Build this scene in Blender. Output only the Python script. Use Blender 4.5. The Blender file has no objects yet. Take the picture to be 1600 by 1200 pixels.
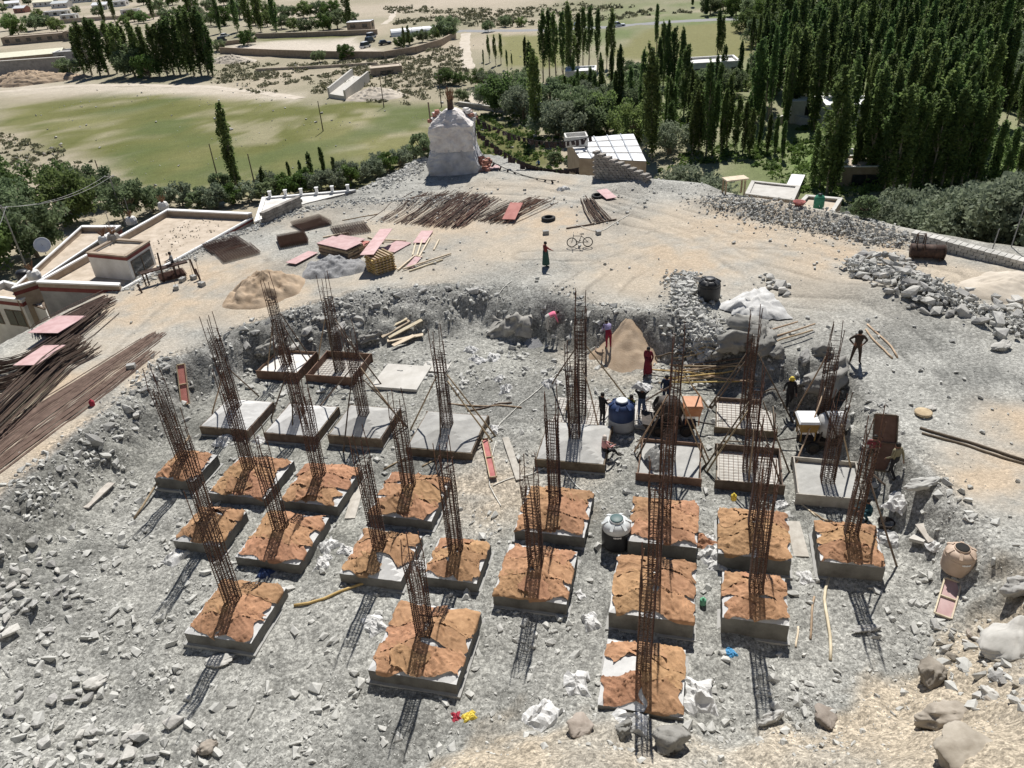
import bpy, bmesh, math, random
import numpy as np
from mathutils import Vector, Matrix
random.seed(7); rng = np.random.default_rng(7)
sc = bpy.context.scene
COL = sc.collection
R = math.radians

# ------------------------------------------------------------------ camera, sky, sun, exposure
F_PX, PITCH, ROLL, CAM_H = 1202.0, R(31.0), R(-4.0), 21.2
FW = np.array([0, math.cos(PITCH), -math.sin(PITCH)])
_rt = np.array([1.0, 0, 0]); _up = np.cross(_rt, FW)
RT = _rt * math.cos(ROLL) + _up * math.sin(ROLL)
UP = -_rt * math.sin(ROLL) + _up * math.cos(ROLL)
cam_d = bpy.data.cameras.new('camera'); cam_d.sensor_width = 36.0
cam_d.lens = 36.0 * F_PX / 1600.0; cam_d.clip_start = 0.2; cam_d.clip_end = 8000
cam = bpy.data.objects.new('camera', cam_d); COL.objects.link(cam)
cam.matrix_world = Matrix(((RT[0], UP[0], -FW[0], 0), (RT[1], UP[1], -FW[1], 0), (RT[2], UP[2], -FW[2], CAM_H), (0, 0, 0, 1)))
sc.camera = cam
SUN_EL, SUN_AZ = R(53.0), R(11.0)
world = bpy.data.worlds.new('World'); sc.world = world; world.use_nodes = True
wn = world.node_tree
for n in list(wn.nodes): wn.nodes.remove(n)
sky = wn.nodes.new('ShaderNodeTexSky'); sky.sky_type = 'NISHITA'; sky.sun_disc = False
sky.sun_elevation = SUN_EL; sky.sun_rotation = SUN_AZ; sky.altitude = 3300; sky.dust_density = 0.6
bg = wn.nodes.new('ShaderNodeBackground'); bg.inputs['Strength'].default_value = 0.06
wo = wn.nodes.new('ShaderNodeOutputWorld')
wn.links.new(sky.outputs[0], bg.inputs[0]); wn.links.new(bg.outputs[0], wo.inputs[0])
sun_d = bpy.data.lights.new('sun', 'SUN'); sun_d.energy = 5.0; sun_d.angle = R(0.53); sun_d.color = (1.0, 0.965, 0.91)
sun = bpy.data.objects.new('sun', sun_d); COL.objects.link(sun)
SUN_DIR = Vector((math.sin(SUN_AZ) * math.cos(SUN_EL), math.cos(SUN_AZ) * math.cos(SUN_EL), math.sin(SUN_EL)))
sun.rotation_euler = SUN_DIR.to_track_quat('Z', 'Y').to_euler()
sun.location = (20, 60, 60)
vs = sc.view_settings; vs.view_transform = 'Standard'; vs.look = 'None'; vs.exposure = 0.34; vs.gamma = 1.0
vs.use_curve_mapping = False

# ------------------------------------------------------------------ noise and terrain shape
_TAB = np.random.default_rng(99).random((8, 256, 256))
def vnoise(x, y, s=0):
    t = _TAB[s % 8]
    xf = np.floor(x); yf = np.floor(y); u = x - xf; v = y - yf
    xi = xf.astype(int); yi = yf.astype(int)
    u = u * u * (3 - 2 * u); v = v * v * (3 - 2 * v)
    x0, x1, y0, y1 = xi & 255, (xi + 1) & 255, yi & 255, (yi + 1) & 255
    return ((t[y0, x0] * (1 - u) + t[y0, x1] * u) * (1 - v) + (t[y1, x0] * (1 - u) + t[y1, x1] * u) * v) * 2 - 1
def fbm(x, y, scale, octv=3, s=0):
    a, o = 1.0, 0.0
    x = np.asarray(x, float) / scale + 37.7 * s; y = np.asarray(y, float) / scale + 11.3 * s
    for k in range(octv):
        o = o + a * vnoise(x, y, s + k); x = x * 2.03 + 5.1; y = y * 2.03 + 9.2; a *= 0.5
    return o
def sstep(a, b, x):
    t = np.clip((x - a) / (b - a), 0, 1); return t * t * (3 - 2 * t)
def sdist(poly, x, y):
    """signed distance to a polygon, positive inside"""
    x = np.asarray(x, float); y = np.asarray(y, float)
    d2 = np.full(x.shape, 1e18); ins = np.zeros(x.shape, bool)
    n = len(poly)
    for i in range(n):
        ax, ay = poly[i]; bx, by = poly[(i + 1) % n]
        ex, ey = bx - ax, by - ay; L2 = ex * ex + ey * ey + 1e-12
        t = np.clip(((x - ax) * ex + (y - ay) * ey) / L2, 0, 1)
        dx = x - ax - t * ex; dy = y - ay - t * ey
        d2 = np.minimum(d2, dx * dx + dy * dy)
        c = ((ay > y) != (by > y)) & (x < (bx - ax) * (y - ay) / (by - ay + 1e-12) + ax)
        ins ^= c
    return np.where(ins, 1, -1) * np.sqrt(d2)
PIT = [(-24, 8), (-23.2, 20), (-21.7, 26.0), (-21.0, 29.7), (-19.3, 34.4), (-19.2, 37.0), (-17.5, 38.3), (-15.7, 40.6), (-13.5, 42.4), (-9.2, 44.4),
       (-3.6, 44.9), (0.4, 43.8), (2.3, 42.2), (5.5, 40.3), (8.4, 39.4), (10.2, 36.8), (12.4, 35.0), (13.7, 32.7), (15.6, 31.9), (16.3, 30.6),
       (16.2, 25.2), (16.3, 22.3), (16.2, 19.2), (18, 16), (20, 8)]
TER = [(-25.0, 31.0), (-29.5, 40.2), (-27.7, 44.6), (-25.6, 47.5), (-23.6, 51.9), (-21.4, 56.4), (-19.2, 60.2), (-16.9, 63.7), (-12.6, 66.2), (-8.6, 72.5),
       (-6.8, 76.2), (-3.5, 77.2), (0.5, 74.0), (3.0, 69.4), (8.6, 65.2), (12.6, 63.2), (16.8, 61.2), (18.9, 57.4), (22.0, 53.9), (25.2, 50.6), (28.4, 46.9), (32.0, 44.0),
       (44, 36), (60, 20), (60, -60), (-60, -60), (-44, 0), (-30, 20)]
FRX = [-60, -24, -14, -9, -4.6, -1.5, 1.3, 5.0, 7.9, 10.5, 13.2, 17.8, 26, 60]
FRY = [11, 11.0, 12.2, 12.6, 13.4, 15.0, 15.6, 14.3, 14.6, 15.9, 17.2, 19.6, 23, 26]
MOUNDS = []            # (x, y, rx, ry, rot, h) gentle swells of the ground itself
def valley(x, y):
    return -11.0 + 3.2 * sstep(5, 60, x) + 0.9 * fbm(x, y, 60, 2, 3) + 0.25 * fbm(x, y, 9, 2, 5)
RUTS = []              # world polylines worn by vehicles
def rut_mask(x, y):
    o = np.zeros(np.shape(x)); near = (np.abs(x) < 45) & (y > 30) & (y < 80)
    if not RUTS or not near.any(): return o
    xs, ys = x[near], y[near]; acc = np.zeros(xs.shape)
    for pl, offs in RUTS:
        best = np.full(xs.shape, 1e9); sg = np.zeros(xs.shape)
        for (ax, ay), (bx, by) in zip(pl[:-1], pl[1:]):
            ex, ey = bx - ax, by - ay; L = math.hypot(ex, ey); t = np.clip(((xs - ax) * ex + (ys - ay) * ey) / (L * L), 0, 1); dx, dy = xs - ax - t * ex, ys - ay - t * ey
            d = np.hypot(dx, dy); k = d < best; best = np.where(k, d, best); sg = np.where(k, np.sign(ex * dy - ey * dx), sg)
        sd_ = best * sg + .18 * fbm(xs, ys, 3, 2, 1)
        for of in offs: acc = np.maximum(acc, np.exp(-((sd_ - of) / .17) ** 2))
    o[near] = acc * (.55 + .45 * fbm(xs, ys, 1.5, 2, 6)); return np.clip(o, 0, 1)
def terrain(x, y, fine=True):
    x = np.asarray(x, float); y = np.asarray(y, float)
    dT = -sdist(TER, x, y) + 0.5 * fbm(x, y, 4, 2, 1)
    dP = sdist(PIT, x, y) + 0.35 * fbm(x, y, 4.2, 3, 2)
    sl = 0.75 + (0.36 - 0.75) * sstep(2, 16, x) * sstep(90, 40, y)
    zT = 2.0 + 0.12 * fbm(x, y, 9, 2, 4)
    zo = zT - sl * np.maximum(dT, 0) ** 1.02
    zv = valley(x, y)
    k = 1.6
    h = np.clip(0.5 + 0.5 * (zo - zv) / k, 0, 1)
    z = np.where(dT > 0.0, zv * (1 - h) + zo * h + k * h * (1 - h), zT)
    wb = 2.5 + 0.8 * fbm(x, y, 5, 1, 6) + 1.9 * sstep(38, 42, y) + .6 * sstep(-16, -19, x)
    u = sstep(0.0, 1.0, dP / np.maximum(wb, 1.0))
    floor = 0.10 * fbm(x, y, 3.0, 2, 0) + 0.04 * fbm(x, y, 0.8, 2, 3)
    z = np.where((dP > 0), z * (1 - u) + floor * u, z)
    # left and right rubble skirts inside the pit rise towards its sides
    z = z + np.where(dP > 0, 0.9 * sstep(-13.5, -21, x) * sstep(27, 18, y) * u, 0)
    z = z + np.where(dP > 0, 1.3 * sstep(11.5, 18, x) * sstep(21.0, 15, y) * u, 0)
    # the hillside the photographer stands on
    yf = np.interp(x, FRX, FRY) + 0.5 * fbm(x, y, 2.2, 2, 7)
    t = np.clip((yf - y) / yf, 0, 1.15)
    z = np.maximum(z, np.where(t > 0, z * np.clip(1 - t * 3, 0, 1) + 18.2 * t ** 1.45, z))
    for (mx, my, rx, ry, ro, mh) in MOUNDS:
        c, s = math.cos(ro), math.sin(ro)
        a = ((x - mx) * c + (y - my) * s) / rx; b = (-(x - mx) * s + (y - my) * c) / ry
        q = np.sqrt(a * a + b * b)
        z = z + mh * np.clip(1 - q, 0, 1) ** 1.2
    if fine:
        near = sstep(95, 60, np.hypot(x, y))
        bank = np.where(dP > 0, 4 * u * (1 - u), 0.0)
        inpit = np.where(dP > -0.3, 1.0, 0.0)
        fs = np.clip(t * 14, 0, 1)
        am = 0.025 + 0.04 * inpit + 0.24 * bank + 0.16 * fs
        z = z - .045 * rut_mask(x, y) * np.where(dP < 0, 1.0, 0.0)
        rough = fbm(x, y, 0.95, 4, 1)
        z = z + near * am * rough + near * bank * 0.10 * np.abs(fbm(x, y, 1.7, 2, 5))
    return z
def ray(px, py):
    return FW + RT * (px - 800) / F_PX - UP * (py - 600) / F_PX
def at(px, py, z):
    d = ray(px, py); t = (z - CAM_H) / d[2]
    return Vector((float(d[0] * t), float(d[1] * t), float(z)))
_TS = np.concatenate([np.arange(9, 95, 0.06), np.geomspace(95, 1400, 2500)])
def hit(px, py, lift=0.0):
    """where the line of sight through a photo pixel meets the bare ground"""
    d = ray(px, py); x = d[0] * _TS; y = d[1] * _TS; z = CAM_H + d[2] * _TS
    g = terrain(x, y, False)
    i = np.argmax(z < g)
    p = Vector((float(x[i]), float(y[i]), 0)); p.z = float(terrain(np.array([p.x]), np.array([p.y]))[0]) + lift
    return p
def gz(x, y):
    return float(terrain(np.array([x]), np.array([y]))[0])

# ------------------------------------------------------------------ materials
def rgb(c): return (c[0], c[1], c[2], 1.0)
MATS = {}
def material(name, c1, c2=None, scale=4.0, rough=0.85, bump=0.0, bscale=None, metal=0.0, rnd=0.0, translucent=0.0, detail=6.0, c3=None, spec=0.3, coord='Object'):
    """two or three colours mixed by noise, a little relief, and an optional change from object to object"""
    m = bpy.data.materials.new(name); m.use_nodes = True; nt = m.node_tree; N = nt.nodes; L = nt.links
    b = N['Principled BSDF']; out = N['Material Output']
    b.inputs['Roughness'].default_value = rough; b.inputs['Metallic'].default_value = metal
    b.inputs['Specular IOR Level'].default_value = spec
    tc = N.new('ShaderNodeTexCoord')
    nz = N.new('ShaderNodeTexNoise'); nz.inputs['Scale'].default_value = scale; nz.inputs['Detail'].default_value = detail
    nz.inputs['Roughness'].default_value = 0.65
    L.new(tc.outputs[coord], nz.inputs['Vector'])
    cr = N.new('ShaderNodeValToRGB'); e = cr.color_ramp.elements
    e[0].position = 0.34; e[1].position = 0.66
    e[0].color = rgb(c1); e[1].color = rgb(c2 or c1)
    if c3: x = e.new(0.8); x.color = rgb(c3)
    L.new(nz.outputs['Fac'], cr.inputs['Fac'])
    last = cr.outputs['Color']
    if rnd:
        oi = N.new('ShaderNodeObjectInfo'); hs = N.new('ShaderNodeHueSaturation')
        mr = N.new('ShaderNodeMapRange'); mr.inputs['To Min'].default_value = 1 - rnd; mr.inputs['To Max'].default_value = 1 + rnd
        L.new(oi.outputs['Random'], mr.inputs['Value']); L.new(mr.outputs[0], hs.inputs['Value'])
        mr2 = N.new('ShaderNodeMapRange'); mr2.inputs['To Min'].default_value = 0.5 - rnd * 0.06; mr2.inputs['To Max'].default_value = 0.5 + rnd * 0.06
        mm = N.new('ShaderNodeMath'); mm.operation = 'FRACT'; mu = N.new('ShaderNodeMath'); mu.operation = 'MULTIPLY'; mu.inputs[1].default_value = 17.3
        L.new(oi.outputs['Random'], mu.inputs[0]); L.new(mu.outputs[0], mm.inputs[0]); L.new(mm.outputs[0], mr2.inputs['Value']); L.new(mr2.outputs[0], hs.inputs['Hue'])
        L.new(last, hs.inputs['Color']); last = hs.outputs['Color']
    L.new(last, b.inputs['Base Color'])
    if bump:
        nb = N.new('ShaderNodeTexNoise'); nb.inputs['Scale'].default_value = bscale or scale * 4; nb.inputs['Detail'].default_value = 6
        L.new(tc.outputs[coord], nb.inputs['Vector'])
        bp = N.new('ShaderNodeBump'); bp.inputs['Strength'].default_value = 0.6; bp.inputs['Distance'].default_value = bump
        L.new(nb.outputs['Fac'], bp.inputs['Height']); L.new(bp.outputs[0], b.inputs['Normal'])
    if translucent:
        tr = N.new('ShaderNodeBsdfTranslucent'); mx = N.new('ShaderNodeMixShader'); mx.inputs[0].default_value = translucent
        L.new(last, tr.inputs['Color']); L.new(b.outputs[0], mx.inputs[1]); L.new(tr.outputs[0], mx.inputs[2]); L.new(mx.outputs[0], out.inputs['Surface'])
    MATS[name] = m
    return m
M = MATS
material('rock', (.27, .265, .25), (.44, .43, .405), 2.6, .9, .03, 9, rnd=.25, c3=(.56, .545, .51))
material('rubble', (.36, .355, .33), (.55, .545, .51), 3.0, .92, .01, 30, c3=(.72, .71, .68))
material('bank_soil', (.19, .185, .17), (.32, .31, .285), 1.6, .95, .12, 3.5, rnd=.12, c3=(.42, .41, .38))
material('pale_rock', (.38, .37, .34), (.56, .54, .50), 2.2, .9, .03, 9, rnd=.15, c3=(.62, .6, .55))
material('brown_rock', (.22, .19, .155), (.36, .32, .27), 2.0, .9, .035, 7, rnd=.2, c3=(.44, .40, .34))
material('concrete', (.30, .295, .28), (.40, .395, .375), 1.6, .88, .006, 22, rnd=.1)
material('shaded_form_concrete', (.105, .10, .09), (.20, .193, .175), 1.4, .9, .008, 14, rnd=.12)  # formed slab sides: stained grey concrete, with their shade put into the colour
material('cured_concrete', (.48, .475, .46), (.60, .595, .58), 1.8, .85, .006, 22, rnd=.06)
material('wet_concrete', (.12, .12, .115), (.24, .235, .22), 1.2, .45, .03, 9)
material('lean_concrete', (.44, .42, .38), (.55, .53, .49), 1.4, .88, .005, 16)
material('burlap', (.27, .150, .082), (.42, .245, .140), 3.2, .95, .02, 20, rnd=.17, c3=(.50, .325, .205))
material('rust', (.070, .036, .025), (.155, .083, .058), 6, .75, rnd=.2, metal=.15)
material('rust_dark', (.050, .034, .028), (.12, .075, .055), 5, .75, metal=.2, rnd=.15)
material('rust_red', (.13, .085, .065), (.235, .165, .13), 3, .8, c3=(.32, .25, .205))
material('timber', (.30, .22, .14), (.46, .36, .24), 3, .85, .004, 30, rnd=.22)
material('pale_timber', (.46, .38, .27), (.62, .54, .41), 3, .85, .004, 30, rnd=.15)
material('old_timber', (.10, .075, .055), (.20, .155, .115), 3, .85, .004, 30, rnd=.25)
material('grey_plank', (.34, .31, .27), (.48, .45, .40), 3, .9, .004, 30, rnd=.15)
material('ply_pink', (.42, .26, .25), (.54, .38, .37), 1.8, .7, rnd=.12)
material('ply_red', (.34, .11, .095), (.46, .185, .16), 1.8, .75, rnd=.12)
material('ply_brown', (.13, .075, .05), (.22, .14, .10), 2.2, .8, rnd=.15)
material('yellow_timber', (.42, .29, .10), (.58, .42, .18), 3, .8, rnd=.15)
material('sand', (.34, .25, .168), (.47, .365, .262), 1.1, .95, .03, 14, c3=(.53, .43, .33))
material('gravel_grey', (.20, .20, .205), (.34, .34, .34), 9, .95, .03, 26)
material('sacking_white', (.46, .455, .44), (.66, .655, .64), 3, .85, .012, 14)
material('tarp_white', (.42, .415, .40), (.60, .595, .58), 2.2, .8, .03, 9)
material('tarp_grey', (.24, .23, .21), (.40, .385, .35), 3, .85, .012, 14)
material('whitewash', (.58, .56, .53), (.76, .745, .71), 1.4, .9, .01, 12, c3=(.80, .79, .77))
material('chorten_plinth', (.36, .36, .37), (.56, .56, .57), 1.0, .95, .06, 4, c3=(.62, .61, .60))
material('chorten_white', (.58, .53, .50), (.80, .77, .74), 1.6, .95, .10, 4, c3=(.86, .84, .82), detail=10)
material('plaster_grey', (.24, .235, .225), (.36, .35, .335), 1.1, .92, .012, 9)
material('plaster_white', (.55, .53, .49), (.76, .745, .71), .8, .85, .006, 10, detail=9, c3=(.80, .79, .76))
material('mud_wall', (.28, .22, .165), (.40, .325, .25), 1.4, .95, .015, 8)
material('mud_roof', (.38, .315, .24), (.56, .48, .39), 1.1, .95, .03, 7, detail=10, c3=(.64, .57, .48))
material('maroon_paint', (.15, .035, .032), (.21, .06, .052), 2, .7)
material('white_paint', (.74, .735, .72), (.82, .815, .80), 2, .6)
material('tin_white', (.70, .71, .72), (.83, .84, .84), 1.2, .45)
material('tin_cream', (.72, .69, .52), (.82, .79, .62), 1.2, .5)
material('tin_green', (.24, .42, .36), (.34, .52, .45), 1.2, .5)
material('glass_dark', (.02, .025, .03), (.05, .055, .06), 2, .12, spec=.6)
material('dark_void', (.012, .012, .012), (.03, .028, .026), 2, .9)
material('stone_wall', (.22, .20, .18), (.36, .335, .30), 1.2, .95, .02, 9, rnd=.2)
material('brick_red', (.30, .13, .095), (.45, .24, .19), 3, .92, .01, 14)
material('asphalt', (.20, .20, .205), (.27, .27, .27), 2, .9)
material('dirt_road', (.44, .385, .31), (.56, .50, .42), .5, .95, .02, 6)
material('tank_black', (.018, .018, .02), (.035, .036, .038), 3, .42)
material('tank_beige', (.44, .33, .25), (.54, .42, .33), 2, .55)
material('tank_blue', (.018, .035, .095), (.03, .055, .14), 2, .5)
material('tank_grey', (.28, .30, .33), (.38, .40, .43), 2, .5)
material('tank_lid', (.05, .10, .10), (.08, .13, .13), 2, .5)
material('tank_top', (.52, .55, .55), (.64, .66, .66), 2, .5)
material('rubber', (.018, .018, .018), (.04, .04, .04), 8, .8)
material('paint_orange', (.44, .19, .09), (.54, .27, .15), 3, .6)
material('paint_yellow', (.24, .15, .05), (.34, .22, .08), 3, .65)
material('drum_grey', (.36, .36, .35), (.54, .54, .53), 3, .6)
material('machine_dark', (.03, .027, .025), (.085, .07, .06), 5, .7, metal=.2)
material('paint_green', (.03, .17, .10), (.05, .24, .14), 3, .5)
material('cloth_red', (.28, .02, .04), (.36, .05, .07), 6, .9)
material('bark', (.16, .125, .09), (.28, .23, .17), 5, .95, .02, 14)
material('bark_pale', (.26, .22, .17), (.40, .35, .28), 5, .95, .02, 14)
material('leaf_poplar', (.108, .162, .054), (.18, .242, .086), .5, .7, rnd=.34, translucent=.50, spec=.2, c3=(.27, .315, .13))
material('leaf_willow', (.135, .180, .088), (.215, .262, .145), .5, .75, rnd=.24, translucent=.45, spec=.2, c3=(.30, .34, .21))
material('leaf_silver', (.175, .21, .135), (.265, .30, .21), .5, .75, rnd=.18, translucent=.38, spec=.2, c3=(.36, .39, .30))
material('leaf_bright', (.075, .13, .03), (.14, .20, .06), .4, .75, rnd=.15, translucent=.3, spec=.2)
material('scrub', (.14, .145, .085), (.23, .225, .14), .5, .9, rnd=.2, translucent=.15)
material('dry_twig', (.19, .10, .06), (.33, .20, .12), 4, .95)
material('cable', (.03, .03, .03), (.05, .05, .05), 4, .6)
material('rope_white', (.62, .60, .54), (.74, .72, .66), 4, .8)
material('steel_pole', (.24, .24, .235), (.34, .335, .33), 4, .6, metal=.3)
material('car_white', (.70, .71, .72), (.76, .77, .78), 2, .25, spec=.5)
material('car_dark', (.03, .033, .04), (.045, .05, .06), 2, .25, spec=.5)
material('blue_bag', (.05, .22, .42), (.08, .30, .52), 5, .6)
material('green_plastic', (.15, .42, .26), (.22, .5, .33), 5, .5)
material('yellow_plastic', (.55, .42, .05), (.65, .5, .08), 5, .5)
material('flag_dark', (.030, .024, .024), (.085, .06, .055), 2.5, .95, c3=(.2, .17, .16))

def ground_material():
    m = bpy.data.materials.new('ground_earth'); m.use_nodes = True; nt = m.node_tree; N = nt.nodes; L = nt.links
    b = N['Principled BSDF']; b.inputs['Roughness'].default_value = .95; b.inputs['Specular IOR Level'].default_value = .15
    tc = N.new('ShaderNodeTexCoord'); at_ = N.new('ShaderNodeAttribute'); at_.attribute_name = 'Col'
    def noise(sc_, det=6, ro=.65):
        n = N.new('ShaderNodeTexNoise'); n.inputs['Scale'].default_value = sc_; n.inputs['Detail'].default_value = det; n.inputs['Roughness'].default_value = ro
        L.new(tc.outputs['Object'], n.inputs['Vector']); return n
    n1 = noise(7, 8, .75); r1 = N.new('ShaderNodeMapRange'); r1.inputs['From Min'].default_value = .3; r1.inputs['From Max'].default_value = .7
    r1.inputs['To Min'].default_value = .36; r1.inputs['To Max'].default_value = 1.46; L.new(n1.outputs['Fac'], r1.inputs['Value'])
    n2 = noise(.55, 5); r2 = N.new('ShaderNodeMapRange'); r2.inputs['From Min'].default_value = .3; r2.inputs['From Max'].default_value = .7
    r2.inputs['To Min'].default_value = .84; r2.inputs['To Max'].default_value = 1.14; L.new(n2.outputs['Fac'], r2.inputs['Value'])
    vo = N.new('ShaderNodeTexVoronoi'); vo.inputs['Scale'].default_value = 8.0; L.new(tc.outputs['Object'], vo.inputs['Vector'])
    r3 = N.new('ShaderNodeMapRange'); r3.inputs['From Min'].default_value = .1; r3.inputs['From Max'].default_value = .9; r3.inputs['To Min'].default_value = .74; r3.inputs['To Max'].default_value = 1.22
    sep = N.new('ShaderNodeSeparateColor'); L.new(vo.outputs['Color'], sep.inputs[0]); L.new(sep.outputs[0], r3.inputs['Value'])
    mu = N.new('ShaderNodeMath'); mu.operation = 'MULTIPLY'; L.new(r1.outputs[0], mu.inputs[0]); L.new(r2.outputs[0], mu.inputs[1])
    mv = N.new('ShaderNodeMath'); mv.operation = 'MULTIPLY'; L.new(mu.outputs[0], mv.inputs[0]); L.new(r3.outputs[0], mv.inputs[1])
    v2 = N.new('ShaderNodeTexVoronoi'); v2.inputs['Scale'].default_value = 21.0; L.new(tc.outputs['Object'], v2.inputs['Vector'])
    se2 = N.new('ShaderNodeSeparateColor'); L.new(v2.outputs['Color'], se2.inputs[0]); r4 = N.new('ShaderNodeMapRange'); r4.inputs['To Min'].default_value = .72; r4.inputs['To Max'].default_value = 1.26; L.new(se2.outputs[1], r4.inputs['Value'])
    m4 = N.new('ShaderNodeMath'); m4.operation = 'MULTIPLY'; L.new(mv.outputs[0], m4.inputs[0]); L.new(r4.outputs[0], m4.inputs[1]); mv = m4
    mx = N.new('ShaderNodeVectorMath'); mx.operation = 'SCALE'; sb = N.new('ShaderNodeMath'); sb.operation = 'SUBTRACT'; sb.inputs[1].default_value = 1.0; L.new(mv.outputs[0], sb.inputs[0])
    ma = N.new('ShaderNodeMath'); ma.operation = 'MULTIPLY_ADD'; ma.inputs[2].default_value = 1.0; L.new(sb.outputs[0], ma.inputs[0]); L.new(at_.outputs['Alpha'], ma.inputs[1])
    L.new(at_.outputs['Color'], mx.inputs[0]); L.new(ma.outputs[0], mx.inputs['Scale'])
    L.new(mx.outputs[0], b.inputs['Base Color'])
    nb = noise(11, 8, .7); bp = N.new('ShaderNodeBump'); bp.inputs['Strength'].default_value = .8; bp.inputs['Distance'].default_value = .05
    ad = N.new('ShaderNodeMath'); ad.operation = 'SUBTRACT'; L.new(nb.outputs['Fac'], ad.inputs[0]); sm = N.new('ShaderNodeMath'); sm.operation = 'MULTIPLY'; sm.inputs[1].default_value = .5
    L.new(vo.outputs['Distance'], sm.inputs[0]); L.new(sm.outputs[0], ad.inputs[1])
    L.new(ad.outputs[0], bp.inputs['Height']); L.new(bp.outputs[0], b.inputs['Normal'])
    return m

# ------------------------------------------------------------------ mesh helpers
class MB:
    """collects shapes and links them as ONE mesh object"""
    def __init__(s): s.v = []; s.f = []; s.m = []
    def add(s, vs_, fs, mi=0):
        o = len(s.v); s.v.extend([tuple(map(float, p)) for p in vs_]); s.f.extend([tuple(i + o for i in q) for q in fs]); s.m.extend([mi] * len(fs)); return s
    def hexa(s, p, mi=0):
        """eight corners: bottom four counter-clockwise, then top four"""
        return s.add(p, [(3, 2, 1, 0), (4, 5, 6, 7), (0, 1, 5, 4), (1, 2, 6, 5), (2, 3, 7, 6), (3, 0, 4, 7)], mi)
    def box(s, c, d, rz=0.0, tilt=None, mi=0):
        x, y, z = d[0] / 2, d[1] / 2, d[2] / 2
        P = [Vector(q) for q in ((-x, -y, -z), (x, -y, -z), (x, y, -z), (-x, y, -z), (-x, -y, z), (x, -y, z), (x, y, z), (-x, y, z))]
        mt = Matrix.Rotation(rz, 4, 'Z')
        if tilt: mt = mt @ Matrix.Rotation(tilt[0], 4, 'X') @ Matrix.Rotation(tilt[1], 4, 'Y')
        return s.hexa([mt @ q + Vector(c) for q in P], mi)
    def beam(s, a, b, w, h, mi=0):
        a = Vector(a); b = Vector(b); d = (b - a).normalized()
        up = Vector((0, 0, 1)) if abs(d.z) < .95 else Vector((0, 1, 0))
        x = d.cross(up).normalized() * w / 2; y = x.cross(d).normalized() * h / 2
        return s.hexa([a - x - y, a + x - y, b + x - y, b - x - y, a - x + y, a + x + y, b + x + y, b - x + y], mi)
    def tube(s, pts, r, n=5, mi=0, caps=True):
        pts = [Vector(p) for p in pts]; k = len(pts); rs = r if hasattr(r, '__len__') else [r] * k
        V = []; ref = None
        for i, p in enumerate(pts):
            d = (pts[min(i + 1, k - 1)] - pts[max(i - 1, 0)]).normalized()
            if ref is None: ref = Vector((0, 0, 1)) if abs(d.z) < .9 else Vector((1, 0, 0))
            x = d.cross(ref).normalized(); y = x.cross(d).normalized()
            for j in range(n):
                a = 2 * math.pi * j / n; V.append(p + (x * math.cos(a) + y * math.sin(a)) * rs[i])
        Fc = [(i * n + j, i * n + (j + 1) % n, (i + 1) * n + (j + 1) % n, (i + 1) * n + j) for i in range(k - 1) for j in range(n)]
        if caps: Fc += [tuple(range(n - 1, -1, -1)), tuple((k - 1) * n + j for j in range(n))]
        return s.add(V, Fc, mi)
    def lathe(s, prof, n=20, c=(0, 0, 0), mi=0, rot=None):
        V = []; k = len(prof)
        for (r, z) in prof:
            for j in range(n):
                a = 2 * math.pi * j / n; p = Vector((r * math.cos(a), r * math.sin(a), z))
                if rot: p = rot @ p
                V.append(p + Vector(c))
        Fc = [(i * n + j, i * n + (j + 1) % n, (i + 1) * n + (j + 1) % n, (i + 1) * n + j) for i in range(k - 1) for j in range(n)]
        if prof[0][0] > 1e-4: Fc.append(tuple(range(n - 1, -1, -1)))
        if prof[-1][0] > 1e-4: Fc.append(tuple((k - 1) * n + j for j in range(n)))
        return s.add(V, Fc, mi)
    def torus(s, c, Rr, r, n=24, k=6, rot=None, mi=0):
        V = []
        for i in range(n):
            a = 2 * math.pi * i / n
            for j in range(k):
                b = 2 * math.pi * j / k
                p = Vector(((Rr + r * math.cos(b)) * math.cos(a), (Rr + r * math.cos(b)) * math.sin(a), r * math.sin(b)))
                if rot: p = rot @ p
                V.append(p + Vector(c))
        return s.add(V, [(i * k + j, ((i + 1) % n) * k + j, ((i + 1) % n) * k + (j + 1) % k, i * k + (j + 1) % k) for i in range(n) for j in range(k)], mi)
    def mesh(s, name, mats, smooth=False):
        me = bpy.data.meshes.new(name); me.from_pydata(s.v, [], s.f)
        for m in (mats if isinstance(mats, (list, tuple)) else [mats]): me.materials.append(M[m] if isinstance(m, str) else m)
        if any(s.m): me.polygons.foreach_set('material_index', s.m)
        if smooth: me.polygons.foreach_set('use_smooth', [True] * len(me.polygons))
        me.update(); return me
    def build(s, name, mats, parent=None, smooth=False, world=True):
        """world=True: shapes were given in world space; the object's origin is set at its base (or at its parent's)"""
        if world and s.v:
            if parent is not None:
                if parent.parent is not None: o = parent.parent.location + parent.location
                else: o = parent.location.copy()
            else:
                a = np.array(s.v); o = Vector((float((a[:, 0].min() + a[:, 0].max()) / 2), float((a[:, 1].min() + a[:, 1].max()) / 2), float(a[:, 2].min())))
            s.v = [(p[0] - o.x, p[1] - o.y, p[2] - o.z) for p in s.v]
        ob = bpy.data.objects.new(name, s.mesh(name, mats, smooth)); COL.objects.link(ob)
        if parent is not None: ob.parent = parent
        elif world and s.v: ob.location = o
        return ob
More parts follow.
